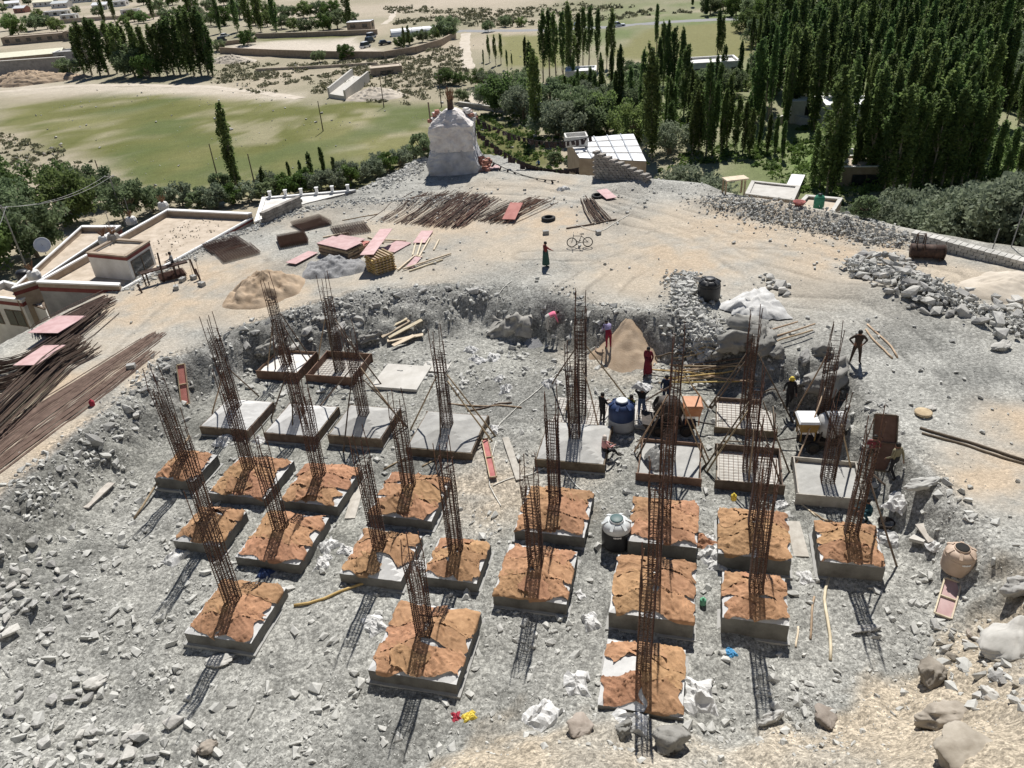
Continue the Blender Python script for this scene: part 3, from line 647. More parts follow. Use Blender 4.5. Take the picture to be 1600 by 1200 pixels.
heap([(1490, 470), (1510, 500), (1560, 535), (1600, 545), (1625, 520), (1600, 470), (1545, 462), (1515, 455)], 26, .45, 1.15, 'grey stone in the loose pile at the right end of the stone heap', 'stones right of the heap', RK + RKP, .3)
heap([(1050, 440), (1060, 520), (1100, 550), (1125, 520), (1120, 450), (1090, 425)], 34, .35, .8, 'grey stone in the rubble bank below the black water tank', 'stones of the rubble bank', RK, .25)
heap([(0, 865), (0, 1000), (70, 1010), (110, 950), (95, 880), (60, 850)], 30, .3, .75, 'grey stone in the rubble spread at the left edge of the pit', 'stones at the left edge', RK + RKP, .1)
heap([(0, 1040), (0, 1200), (330, 1200), (300, 1120), (200, 1090), (120, 1060)], 26, .25, .6, 'grey stone on the rubble slope in the near left corner', 'stones in the near left corner', RK + RKP, .05)
heap([(1440, 985), (1500, 1060), (1590, 1130), (1600, 1060), (1560, 1000), (1480, 970)], 24, .22, .5, 'small stone between the boulders on the right slope', 'stones between the boulders', RK + RKP + RKB, .05)
for (px, py, s_) in [(480, 520, .8), (505, 500, .6), (545, 480, .7), (560, 500, .9), (590, 478, .6), (620, 462, .7), (660, 455, .6), (700, 452, .7), (740, 455, .8), (240, 590, .7), (225, 612, .6), (200, 640, .8), (170, 668, .7), (150, 690, .8), (120, 712, .7), (95, 735, .6), (215, 650, .5), (260, 575, .6), (400, 520, .7), (385, 540, .8)]:
    put_rock(hit(px, py), s_, 'grey rock sticking out of the cut bank of the pit', 'rocks in the cut bank', RK, .45)
BOULD = [hull_mesh('boulder', 500 + i, 20, random.uniform(.55, .72), m_, 7, .06 if m_ != 'bank_soil' else .10) for i, m_ in enumerate(['pale_rock', 'brown_rock', 'brown_rock', 'bank_soil', 'bank_soil', 'rock'])]
def boulder(px, py, size, kind, rz, label, sc3=(1, 1, 1), sink=.3, tilt=(0, 0)):
    p = hit(px, py); o = link('boulder', BOULD[kind], None, (p.x, p.y, p.z + size * sc3[2] * (.5 - sink) * .65), (tilt[0], tilt[1], rz), (size * sc3[0], size * sc3[1], size * sc3[2]))
    return tag(o, label, 'boulder')
boulder(1583, 1018, 2.5, 0, .4, 'largest pale flat boulder at the right edge of the picture', (1.15, .9, .75), .2, (.1, -.15))
boulder(1452, 1060, 1.45, 1, 1.2, 'brown boulder with a sloping face above the near right boulders', (1, .85, 1), .3, (-.4, .2))
boulder(1472, 1128, 1.75, 1, .1, 'broad brown boulder half buried in the tan slope at right', (1.15, .8, .95), .3)
boulder(1500, 1180, 1.7, 2, .3, 'layered brown boulder at the bottom edge on the right', (1.2, .9, .85), .3)
boulder(1545, 1090, .8, 0, 1.9, 'squarish pale rock between the brown boulders and the big slab')
boulder(1050, 1165, 1.3, 3, .8, 'grey wedge shaped boulder right of the nearest column shadow', (1, .9, 1), .25, (.3, .2))
boulder(975, 1140, .7, 4, .3, 'grey rock under the nearest footing on the tan bank')
boulder(905, 1140, 1.0, 2, .2, 'brown rock in the tan bank left of the nearest footing')
boulder(152, 1072, 1.05, 0, .35, 'large flat pale block on the rubble at lower left', (1.1, .8, .6), .2)
boulder(212, 1152, .95, 0, .9, 'pale rock with a dark underside near the lower left edge', (1.1, .8, .75), .2)
boulder(325, 1172, .75, 1, .5, 'tan rock at the bottom edge on the left')
boulder(345, 1035, 1.3, 0, .2, 'flat whitish slab of rock before the leftmost front footing', (1.1, .7, .4), .3)
boulder(1150, 545, 2.5, 3, .2, 'big grey lump of the rock bank left behind the pole heap', (1.0, .8, .9), .3)
boulder(1188, 540, 2.6, 4, 1.4, 'big grey lump of the rock bank right behind the pole heap', (1.0, .8, .95), .3)
boulder(1168, 515, 2.4, 4, 2.6, 'grey lump of the rock bank below the white tarpaulin', (1.2, .8, .7), .3)
boulder(1128, 556, 1.3, 3, .9, 'dark rock lump at the left foot of the rock bank', (1, .8, .8), .35)
boulder(1212, 552, 1.4, 3, 2.0, 'dark rock lump at the right foot of the rock bank', (1, .8, .8), .35)
boulder(1292, 600, 3.4, 4, .5, 'big angular rock ledge in shade below the standing man', (1.0, .8, .85), .25)
boulder(1255, 565, 1.3, 5, 1.2, 'grey block beside the big rock ledge near the helmeted worker')
boulder(1285, 555, 1.2, 3, .2, 'grey block on top of the big rock ledge')
boulder(1245, 602, 1.0, 0, .2, 'pale square block left of the big rock ledge', (1, .8, .6))
boulder(1590, 925, 1.6, 5, .2, 'dark grey stepped rock above the largest boulder at right')
boulder(1455, 640, .7, 0, .2, 'single pale stone on the grey bank right of the pit', (1, .8, .6))
boulder(1440, 762, 1.5, 5, .2, 'dark rock in the bank beside the plaid shirt worker', (1.2, .9, .7), .35)
boulder(580, 530, 1.6, 4, .2, 'dark rock at the foot of the bank behind the empty formwork', (1.2, .9, .8), .3)
boulder(530, 520, 1.7, 5, 1.2, 'dark shaded rock under the bank behind the formwork', (1, .8, .8), .3)
boulder(420, 545, 1.9, 4, .8, 'dark shaded rock left of the white topped formwork', (1.1, .8, .8), .35)
boulder(460, 545, 1.0, 0, .8, 'pale rock between the two formwork boxes at the back', (1.1, .8, .7), .35)
boulder(1355, 985, .9, 5, .1, 'flat grey rock on the bank below the rightmost footing', (1.4, .8, .5), .3)
boulder(1565, 345 + 200, 1.3, 0, .4, 'pale rounded boulder at the front of the loose pile on the right', (1.2, .8, .6), .2)
boulder(1205, 1125, 1.1, 5, .4, 'dark rock on the bank before the near right footing', (1, .7, .9), .35)
boulder(1290, 1125, 1.0, 2, .7, 'brown rock half buried in the tan bank at lower right')
# ------------------------------------------------------------------ footings with their rebar columns
random.seed(5)
ROWN = {'1': 'front row', '2': 'second row', '3': 'third row', '4': 'fourth row', '5': 'back row'}
CYC = {}
def cage_parts(seed, H, w, spiral=False):
    """bars and ties of one rebar column, around its own foot"""
    r = random.Random(seed); bars = []
    h = w / 2; pts = [(-h, -h), (-h / 3, -h), (h / 3, -h), (h, -h), (h, -h / 3), (h, h / 3), (h, h), (h / 3, h), (-h / 3, h), (-h, h), (-h, h / 3), (-h, -h / 3)]
    for i, (a, b) in enumerate(pts):
        top = H * (r.choice([1.0, .97, .92]) if i % 3 == 0 else r.choice([.70, .74, .78, .85])) + r.uniform(-.1, .1)
        P = []
        for k in range(6):
            t = k / 5; j = .012 + .05 * t * t
            P.append((a + r.uniform(-j, j), b + r.uniform(-j, j), -.35 + (top + .35) * t))
        m = MB().tube(P, .0175, 5); bars.append(m.mesh('bar', 'rust'))
    t = MB(); z = .03; lim = H * .74
    while z < lim:
        d = h + .016; o = r.uniform(-.012, .012); e = .012
        q = [(-d, -d, z + o), (d, -d, z - o), (d, d, z + o), (-d, d, z - o)]
        for k in range(4): t.tube([q[k], q[(k + 1) % 4]], .0105, 4, caps=False)
        if int(z * 100) % 2 == 0 or z < 1.2:
            q = [(-d, -h / 3, z), (h / 3, -d, z), (d, h / 3, z), (-h / 3, d, z)]
            for k in range(4): t.tube([q[k], q[(k + 1) % 4]], .0090, 4, caps=False)
        z += r.uniform(.085, .12) if z < 2.0 else r.uniform(.12, .16)
    for zz in np.arange(lim, H * .9, .45):
        d = h + .02; q = [(-d, -d, zz), (d, -d, zz + .02), (d, d, zz), (-d, d, zz + .02)]
        for k in range(4): t.tube([q[k], q[(k + 1) % 4]], .0105, 4, caps=False)
    return bars, t.mesh('tie_rings', 'rust_dark')
CAGES = [cage_parts(11, 5.3, .44), cage_parts(12, 5.1, .46), cage_parts(13, 5.5, .42), cage_parts(14, 4.7, .50)]
def add_cage(root, z0, kind, sc_=1.0, tilt=(0, 0), rz=0.0):
    bars, ties = CAGES[kind]
    t = link('tie_rings', ties, root, (0, 0, z0), (tilt[0], tilt[1], rz), (1, 1, sc_))
    tag(t, kind='stuff')
    for b in bars: link('vertical_bar', b, t)
    return t
def top_z(a, b, L, hs, rise):
    """height of the sloping top of a footing at local a, b"""
    q = max(abs(a), abs(b)) / (L / 2); e = .26
    return hs + rise * min(1.0, max(0.0, (1 - q) / (1 - e)))
def slab_mesh(L, hs, rise, seed):
    n = 14; V = []; Fc = []; r = random.Random(seed)
    for i in range(n + 1):
        for j in range(n + 1):
            a = (i / n - .5) * L; b = (j / n - .5) * L
            e = .012 if (i in (0, n) or j in (0, n)) else .012
            V.append((a + r.uniform(-e, e) * (1 if i in (0, n) else .5), b + r.uniform(-e, e) * (1 if j in (0, n) else .5), top_z(a, b, L, hs, rise) + r.uniform(-.008, .008)))
    for i in range(n):
        for j in range(n): Fc.append((i * (n + 1) + j, (i + 1) * (n + 1) + j, (i + 1) * (n + 1) + j + 1, i * (n + 1) + j + 1))
    mb = MB().add(V, Fc)
    loop = [i * (n + 1) for i in range(n)] + [n * (n + 1) + j for j in range(n)] + [i * (n + 1) + n for i in range(n, 0, -1)] + [j for j in range(n, 0, -1)]
    W = [V[i] for i in loop]; k = len(W); bot = [(p[0], p[1], -.45) for p in W]
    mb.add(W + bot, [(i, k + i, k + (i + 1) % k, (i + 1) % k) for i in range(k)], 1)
    return mb
def sheet(L, hs, rise, cx, cy, w, d, rz, lay, seed):
    """one crumpled piece of sacking lying on the sloping top"""
    n1, n2 = max(6, int(w / .042)), max(6, int(d / .042)); r = np.random.default_rng(seed); V = []
    c, s = math.cos(rz), math.sin(rz); kx, ky = r.uniform(2, 5, 2); ph = r.uniform(0, 6, 4); off = r.uniform(0, 60, 2)
    ec = [r.uniform(-.06, .06, 12) for _ in range(4)]
    for i in range(n1 + 1):
        for j in range(n2 + 1):
            u, v = i / n1 - .5, j / n2 - .5
            uu = u * w * (1 + .14 * math.sin(ph[0] + v * 5)) + .05 * math.sin(ph[1] + v * 9); vv = v * d * (1 + .14 * math.sin(ph[2] + u * 4)) + .05 * math.sin(ph[3] + u * 8)
            a = cx + uu * c - vv * s; b = cy + uu * s + vv * c
            lim = L / 2 + .02
            over = max(abs(a), abs(b)) - lim
            a2, b2 = max(-lim, min(lim, a)), max(-lim, min(lim, b))
            z = top_z(a2, b2, L, hs, rise) + .016 + lay * .014
            if over > 0: z -= over * .95; a2 += math.copysign(.012, a2) if abs(a) > lim else 0; b2 += math.copysign(.012, b2) if abs(b) > lim else 0
            q = uu * kx + vv * ky
            wr = vn1(off[0] + q * 1.3, off[1] + (uu * ky - vv * kx) * .35, seed)
            w2 = vn1(off[1] + q * 2.2 + vv * .8, off[0] + (uu * ky - vv * kx) * .35, seed + 2)
            z += (.075 * max(0, 1 - 6 * abs(wr)) + .055 * max(0, 1 - 6 * abs(w2)) + .018 * abs(wr)) * (1 if over <= 0 else .25)
            V.append((a2, b2, z))
    Fc = [(i * (n2 + 1) + j, (i + 1) * (n2 + 1) + j, (i + 1) * (n2 + 1) + j + 1, i * (n2 + 1) + j + 1) for i in range(n1) for j in range(n2)]
    return MB().add(V, Fc)
def local_to_world(key, a, b, z=0.0):
    x_, y_, L, hs, kd = SLABS[key]; c, s = math.cos(YAW), math.sin(YAW)
    return Vector((x_ + a * c - b * s, y_ + a * s + b * c, z))
keys = sorted(SLABS, key=lambda k: (k[0], k[1])); RISE = .42
COLTOP = {}
for ki, key in enumerate(keys):
    x_, y_, L, hs, kd = SLABS[key]; row = [k for k in keys if k[0] == key[0]]; pos = ORD[row.index(key)]
    g0 = min(gz(x_, y_), .05); where = f'{pos} from left, {ROWN[key[0]]}'
    loc = (x_, y_, 0.0)
    desc = {'burlap': 'concrete footing under brown burlap with a rusty rebar column', 'bare': 'bare pale concrete footing with a sloping top and rebar column', 'fresh': 'freshly cast damp grey footing with braced rebar column',
            'pouring': 'footing being filled with wet concrete around a rebar column', 'mesh': 'shallow formwork tray with a rebar mesh and column', 'half': 'half cast grey footing with a thick rebar column', 'form_white': 'boarded footing with white concrete around a rebar column',
            'form_empty': 'empty board formwork box around a rebar column', 'mat': 'flat rebar mat laid on the ground with its column'}[kd]
    root = thing('column_footing', f'{desc}, {where}', 'footing', loc, YAW, 'column footings in the pit')
    CYC[key] = root; kind = ki % 3; tilt = (random.uniform(-.018, .018), random.uniform(-.018, .018)); has_col = key not in ('5f',)
    zc = hs + RISE
    if kd in ('burlap', 'bare', 'fresh'):
        rise = RISE if kd != 'fresh' else .34
        mt = {'burlap': 'cured_concrete', 'bare': 'cured_concrete', 'fresh': 'concrete'}[kd]
        if kd == 'bare' and key == '4c': mt = 'concrete'
        slab_mesh(L, hs, rise, ki).build('slab', [mt, 'shaded_form_concrete'], root, world=False)  # sides take the darker concrete that carries painted shade
        pad = MB().box((0, 0, -.20), (L + .22, L + .22, .46)); pad.build('base_pad', 'concrete', root, world=False)
        if kd != 'burlap':
            for (a, b, w, d) in ((0, -L / 2 - .03, L + .2, .045), (0, L / 2 + .03, L + .2, .045), (-L / 2 - .03, 0, .045, L + .02), (L / 2 + .03, 0, .045, L + .02)):
                MB().box((a, b, hs / 2 + .0), (w, d, hs - .03), random.uniform(-.01, .01)).build('form_board', 'old_timber', root, world=False)
        zc = hs + rise
        if kd == 'burlap':
            r = random.Random(ki * 7 + 3); lay = 0; nsh = 0
            for sx in (-1, 1):
                for q in range(3):
                    cx = sx * L * r.uniform(.20, .26); cy = (-.30 + .30 * q) * L + r.uniform(-.08, .08)
                    if r.random() < .07: continue
                    me_ = sheet(L, hs, rise, cx, cy, L * r.uniform(.46, .56), L * r.uniform(.31, .42), r.uniform(-.34, .34), lay, ki * 20 + nsh).mesh('burlap_sheet', 'burlap', True)
                    o = link('burlap_sheet', me_, None, loc, (0, 0, YAW)); lay += 1; nsh += 1
                    tag(o, f'brown burlap sheet, {("near", "middle", "far")[q]} {"left" if sx < 0 else "right"}, on the footing {where}', 'burlap', f'burlap sheets on the footing {where}')
            for q in range(2):
                if r.random() < .75:
                    cy = (-.36 if q == 0 else .34) * L
                    me_ = sheet(L, hs, rise, r.uniform(-.1, .1) * L, cy, L * r.uniform(.3, .45), L * r.uniform(.18, .26), r.uniform(-.3, .3), lay, ki * 20 + nsh).mesh('burlap_sheet', 'burlap', True)
                    o = link('burlap_sheet', me_, None, loc, (0, 0, YAW)); lay += 1; nsh += 1
                    tag(o, f'brown burlap sheet across the {("near", "far")[q]} edge of the footing {where}', 'burlap', f'burlap sheets on the footing {where}')
    else:
        t = .045; hh = {'mat': 0, 'half': .5}.get(kd, .5 if kd[:4] == 'form' else hs)
        if kd != 'mat':
            bm_ = {'mesh': 'old_timber', 'half': 'grey_plank', 'pouring': 'ply_brown', 'form_white': 'ply_brown', 'form_empty': 'ply_brown'}[kd]
            for (a, b, w, d) in ((0, -L / 2 - .03, L + .25, t), (0, L / 2 + .03, L + .25, t), (-L / 2 - .03, 0, t, L + .02), (L / 2 + .03, 0, t, L + .02)):
                MB().box((a, b, hh / 2 - .03), (w, d, hh + .06 + random.uniform(0, .05)), random.uniform(-.015, .015)).build('form_board', bm_, root, world=False)
        fill = {'mesh': ('lean_concrete', .10), 'half': ('concrete', .30), 'pouring': ('concrete', .30), 'form_white': ('whitewash', .36), 'form_empty': ('lean_concrete', .12), 'mat': ('lean_concrete', .05)}[kd]
        f = slab_mesh(L - .02 if kd != 'mat' else L + .15, fill[1], .05 if kd in ('half', 'pouring') else .0, ki); f.build('concrete_fill', [fill[0], fill[0]], root, world=False)
        zc = fill[1]
        if kd in ('mesh', 'mat', 'form_empty'):
            n = 13
            for i in range(n):
                o = (i / (n - 1) - .5) * (L - .15)
                for ax in (0, 1):
                    zz = fill[1] + .05 + .014 * ax
                    MB().tube([(-L / 2 + .08, o, zz), (L / 2 - .08, o, zz)] if ax else [(o, -L / 2 + .08, zz), (o, L / 2 - .08, zz)], .010, 4).build('mesh_bar', 'rust_red', root, world=False)
        if kd == 'pouring':
            n = 22; V = []
            for i in range(n + 1):
                for j in range(n + 1):
                    a = (i / n - .5) * 1.5 - .45; b = (j / n - .5) * 2.2
                    e = max(0, 1 - ((a + .45) / .75) ** 2 - (b / 1.1) ** 2)
                    V.append((a, b, .20 + .62 * e + .12 * e ** .5 * fb1(a, b, .22, 3, 2)))
            MB().add(V, [(i * (n + 1) + j, (i + 1) * (n + 1) + j, (i + 1) * (n + 1) + j + 1, i * (n + 1) + j + 1) for i in range(n) for j in range(n)]).build('wet_concrete_heap', 'wet_concrete', root, world=False)
    if has_col:
        k2 = 3 if key in ('4h', '5e') else kind
        s_ = {'5e': 1.45, '4f': 1.22, '5g': 1.12, '5b': 1.12, '4c': .92, '1d': .88, '4h': .98, '5h': 1.12}.get(key, 1.0)
        add_cage(root, zc, k2, s_, tilt, random.choice([0, 0, R(2), R(-2)])); COLTOP[key] = zc + 5.2 * s_
# plain pads cast on the pit floor
for (px, py, w, d, rz, lab) in ((628, 590, 2.6, 2.5, YAW, 'pale square lean concrete pad behind the fourth row'), (682, 575, 1.5, 1.1, YAW, 'small pale concrete pad beside the square pad at the back')):
    p = hit(px, py); one(MB().box((p.x, p.y, p.z + .01), (w, d, .16), rz), 'concrete_pad', 'lean_concrete', lab, 'pad')

# ------------------------------------------------------------------ wooden props and braces
def pole_pts(a, b, bend=.0, n=6, seed=0):
    r = random.Random(seed); a = Vector(a); b = Vector(b); s_ = (b - a).cross(Vector((0, 0, 1)))
    s_ = s_.normalized() if s_.length > .01 else Vector((1, 0, 0)); o = r.uniform(-1, 1) * bend; o2 = r.uniform(-1, 1) * bend * .5
    return [a.lerp(b, i / (n - 1)) + s_ * (o * math.sin(math.pi * i / (n - 1)) + o2 * math.sin(2 * math.pi * i / (n - 1))) for i in range(n)]
PROPS = [('5a', 493, 571, 2.9), ('5a', 488, 577, 2.2), ('5a', 417, 583, 2.4), ('5a', 431, 586, 2.7), ('5b', 586, 587, 2.8), ('5b', 601, 607, 2.6), ('5b', 496, 570, 3.0), ('5b', 526, 590, 2.9), ('4a', 331, 646, 2.3), ('4a', 405, 619, 2.6),
         ('4b', 423, 654, 2.6), ('4b', 457, 690, 1.6), ('4c', 491, 644, 2.9), ('4c', 536, 707, 2.7), ('4c', 633, 666, 3.0), ('4c', 638, 668, 2.4), ('4d', 641, 671, 3.0), ('4d', 775, 682, 3.1), ('4d', 770, 690, 2.8), ('4d', 687, 705, 2.6),
         ('5e', 861, 602, 3.6), ('5e', 978, 620, 3.8), ('5e', 939, 682, 2.7), ('4e', 885, 640, 2.4), ('4f', 989, 709, 3.2), ('4f', 995, 716, 2.9), ('4f', 1006, 627, 3.6), ('4f', 1109, 721, 3.4), ('4f', 1104, 726, 2.9), ('4f', 1108, 638, 4.6),
         ('4g', 1099, 733, 3.2), ('4g', 1104, 738, 2.8), ('5g', 1107, 636, 3.2), ('5g', 1110, 640, 2.8), ('5g', 1240, 661, 3.3), ('5h', 1239, 650, 3.5), ('4g', 1234, 738, 3.2), ('5h', 1238, 740, 2.2), ('4h', 1330, 735, 2.6), ('3h', 1402, 886, 2.9), ('3h', 1383, 757, 3.3), ('4g', 1170, 760, 2.0), ('4g', 1225, 770, 2.3)]
for i, (key, px, py, h) in enumerate(PROPS):
    b = hit(px, py); x_, y_, L, hs, kd = SLABS[key]; t = Vector((x_, y_, hs + h)); d = (b - t); d.z = 0; d.normalize()
    t = t + d * .27; row = [k for k in keys if k[0] == key[0]]
    m = MB().tube(pole_pts(b - Vector((0, 0, .05)), t, .06, 6, i), [.042, .040, .038, .035, .033, .03], 6)
    one(m, 'wooden_prop', random.choice(['old_timber', 'old_timber', 'timber']), f'thin wooden prop leaning on the rebar column {ORD[row.index(key)]} from left, {ROWN[key[0]]}', 'prop', f'props of the column {ORD[row.index(key)]} from the left in the {ROWN[key[0]]}', True)
def lying_pole(a, b, r, mat, label, group=None, bend=.12, seed=0, za=0, zb=0, name='wooden_pole'):
    A = hit(*a); B = hit(*b); P = pole_pts(A, B, bend, 8, seed)
    Q = []
    for k, p in enumerate(P):
        t = k / 7; zz = max(gz(p.x, p.y), A.z * (1 - t) + B.z * t - .05) + r * .8 + za * (1 - t) + zb * t; Q.append((p.x, p.y, zz))
    return one(MB().tube(Q, r, 6), name, mat, label, 'pole', group, True)
lying_pole((1355, 508), (1402, 560), .05, 'timber', 'bent wooden pole on the grey ground, upper of two right of the standing man', None, .15, 1)
lying_pole((1353, 516), (1394, 561), .05, 'timber', 'straighter wooden pole, lower of two right of the standing man', None, .1, 2)
lying_pole((1437, 670), (1600, 722), .06, 'old_timber', 'long dark pole across the right bank, upper of the pair', None, .1, 3)
lying_pole((1440, 678), (1600, 726), .05, 'old_timber', 'long dark pole across the right bank, lower of the pair', None, .1, 4)
lying_pole((1294, 906), (1297, 1032), .055, 'pale_timber', 'long pale bent pole right of the near right footing', None, .35, 5)
lying_pole((1272, 934), (1266, 1000), .04, 'timber', 'short thin stick beside the long pale bent pole', None, .05, 6)
lying_pole((1247, 980), (1243, 1012), .035, 'pale_timber', 'shortest pale stick by the near right footing corner', None, .03, 7)
lying_pole((460, 948), (622, 914), .055, 'yellow_timber', 'long yellow bamboo pole curving below the second row', None, .45, 8)
lying_pole((210, 812), (303, 702), .05, 'timber', 'wooden pole leaning on the leftmost footing of the third row', None, .05, 9, 0, .75)
lying_pole((445, 670), (500, 660), .03, 'timber', 'thin stick lying before the second pale footing', None, .05, 10)
lying_pole((600, 735), (660, 708), .04, 'timber', 'wooden stick before the damp grey footing', None, .05, 11)
lying_pole((700, 632), (815, 638), .04, 'timber', 'thin pole lying behind the damp grey footing', None, .15, 12)
lying_pole((730, 643), (800, 630), .04, 'old_timber', 'dark pole crossing behind the damp grey footing', None, .1, 13)
lying_pole((660, 730), (690, 714), .04, 'timber', 'short stick by the sandy patch', None, .05, 14)
lying_pole((1265, 800), (1300, 815), .04, 'timber', 'short bent stick before the half cast footing', None, .1, 15)
lying_pole((1243, 783), (1275, 808), .035, 'pale_timber', 'pale stick beside the half cast footing', None, .05, 16)
lying_pole((885, 358), (963, 344), .06, 'old_timber', 'long dark beam on the terrace behind the bicycle', None, .05, 17)
lying_pole((535, 345), (590, 335), .04, 'timber', 'thin batten near the timber stacks', None, .05, 18)
for i in range(15):
    a0 = (1010 + random.uniform(-5, 70), 566 + random.uniform(-6, 40)); b0 = (a0[0] + random.uniform(70, 130), a0[1] + random.uniform(-22, 20))
    lying_pole(a0, (min(b0[0], 1180), min(b0[1], 615)), random.uniform(.035, .05), random.choice(['timber', 'timber', 'old_timber', 'yellow_timber']), 'wooden pole in the criss-cross heap behind the mixers', 'poles of the criss-cross heap', .12, 40 + i, random.uniform(0, .35), random.uniform(0, .35))
random.seed(91)
for i in range(16):
    a0 = (random.uniform(985, 1225), random.uniform(600, 760)); b0 = (a0[0] + random.uniform(-45, 45), a0[1] + random.uniform(-14, 18)); q = hit(*a0)
    if under_slab(np.array([q.x]), np.array([q.y]), .5)[0]: continue
    lying_pole(a0, b0, random.uniform(.028, .045), random.choice(['timber', 'old_timber', 'old_timber']), 'short dark batten dropped on the ground among the mixers', 'battens among the mixers', .05, 70 + i, 0, random.uniform(0, .25))
for (a, b, s_) in (((1180, 562), (1272, 515), 30), ((1185, 575), (1268, 525), 31), ((1175, 550), (1245, 512), 32)):
    lying_pole(a, b, .045, 'timber', 'long pole slanting up from the pole heap over the rocks', 'poles over the rocks', .1, s_, .4, .3)
# ------------------------------------------------------------------ heaps, tarps, sacks
PILES = []
def pile(name, px, py, rx, ry, h, mat, label, cat, rz=0.0, seed=0, sharp=1.0, nr=30, na=72, rough=.10, cone=None):
    c0 = at(px, py, cone[0]) if cone else hit(px, py); mb = MB(); V = []; cr, sr = math.cos(rz), math.sin(rz)
    def hgt(x_, y_):
        dx, dy = x_ - c0.x, y_ - c0.y; u, v = (dx * cr + dy * sr) / rx, (-dx * sr + dy * cr) / ry; q = math.hypot(u, v); a = math.atan2(v, u)
        q = q / (1 + .22 * vn1(math.cos(a) * 1.4 + seed, math.sin(a) * 1.4 + seed * 3, seed) + .10 * vn1(math.cos(a) * 4 + seed, math.sin(a) * 4, seed + 1))
        e = max(0, 1 - q); e = e ** sharp * (1 - .35 * max(0, e - .75))
        if cone: return max(-.25, cone[1] + (cone[0] - cone[1]) * (1 - q) * (1 + .05 * fb1(x_, y_, 1.1, 2, seed)) + rough * .6 * fb1(x_, y_, .5, 3, seed) * min(1, e * 5) - gz(x_, y_))
        return h * (e * (1 + .12 * fb1(x_, y_, rx * .7, 2, seed)) + rough * fb1(x_, y_, .45, 3, seed) * min(1, e * 4)) - .10 + .12 * min(1, e * 8)
    for i in range(nr + 1):
        q = i / nr * 1.3
        for j in range(na):
            a = 2 * math.pi * j / na; u, v = q * rx * math.cos(a), q * ry * math.sin(a); x_, y_ = c0.x + u * cr - v * sr, c0.y + u * sr + v * cr
            V.append((x_, y_, gz(x_, y_) + hgt(x_, y_)))
    PILES.append(hgt)
    mb.add(V, [(i * na + j, (i + 1) * na + j, (i + 1) * na + (j + 1) % na, i * na + (j + 1) % na) for i in range(nr) for j in range(na)]); return one(mb, name, mat, label, cat, None, True)
pile('sand_pile', 985, 492, 3.0, 3.3, 1, 'sand', 'tall brown sand heap on the far bank behind the women workers', 'sand heap', seed=3, rough=.16, cone=(1.75, -.05))
pile('sand_pile', 418, 455, 2.7, 2.4, 1.4, 'sand', 'tan sand heap on the left terrace by the pit edge', 'sand heap', seed=5, rough=.16)
pile('gravel_pile', 522, 420, 2.3, 1.9, .95, 'gravel_grey', 'dark grey gravel heap before the pink timber stack', 'gravel heap', seed=6, rough=.2)
pile('gravel_pile', 880, 452, 3.4, 4.0, 1, 'gravel_grey', 'grey gravel heap spilling down the far bank', 'gravel heap', seed=8, rough=.14, cone=(1.9, -.05))
pile('dirt_mound', 1580, 452, 3.6, 2.2, .9, 'dirt_road', 'smooth tan dirt mound at the right edge of the terrace', 'dirt mound', seed=11)
def on_piles(p):
    """the same line of sight, stopped at a heap if one stands before the ground"""
    c = Vector((0, 0, CAM_H)); d = (c - p).normalized(); best = p
    for k in range(90):
        q = p + d * (.08 * k); g = gz(q.x, q.y) + max([-1.0] + [f(q.x, q.y) for f in PILES])
        if q.z < g: best = Vector((q.x, q.y, g))
    return best
def crumple(name, p, size, mat, label, cat, group=None, flat=.45, seed=0, n=14, asp=1.3):
    """a crumpled empty sack"""
    mb = MB(); V = []; r = random.Random(seed); rz = r.uniform(0, 6.28); c, s = math.cos(rz), math.sin(rz)
    for i in range(n + 1):
        for j in range(n + 1):
            u, v = i / n - .5, j / n - .5
            uu = u * size * asp + .12 * size * vn1(u * 4 + seed, v * 4., 1); vv = v * size + .12 * size * vn1(u * 4., v * 4. + seed, 2)
            q = max(0, 1 - (2 * max(abs(u), abs(v))) ** 2)
            z = size * flat * (q * .55 + .55 * q ** .5 * abs(fb1(u * 3.1 + seed * 1.7, v * 3.1, .8, 3, seed)))
            V.append((p[0] + uu * c - vv * s, p[1] + uu * s + vv * c, p[2] + z - .03))
    mb.add(V, [(i * (n + 1) + j, (i + 1) * (n + 1) + j, (i + 1) * (n + 1) + j + 1, i * (n + 1) + j + 1) for i in range(n) for j in range(n)])
    return one(mb, name, mat, label, cat, group)
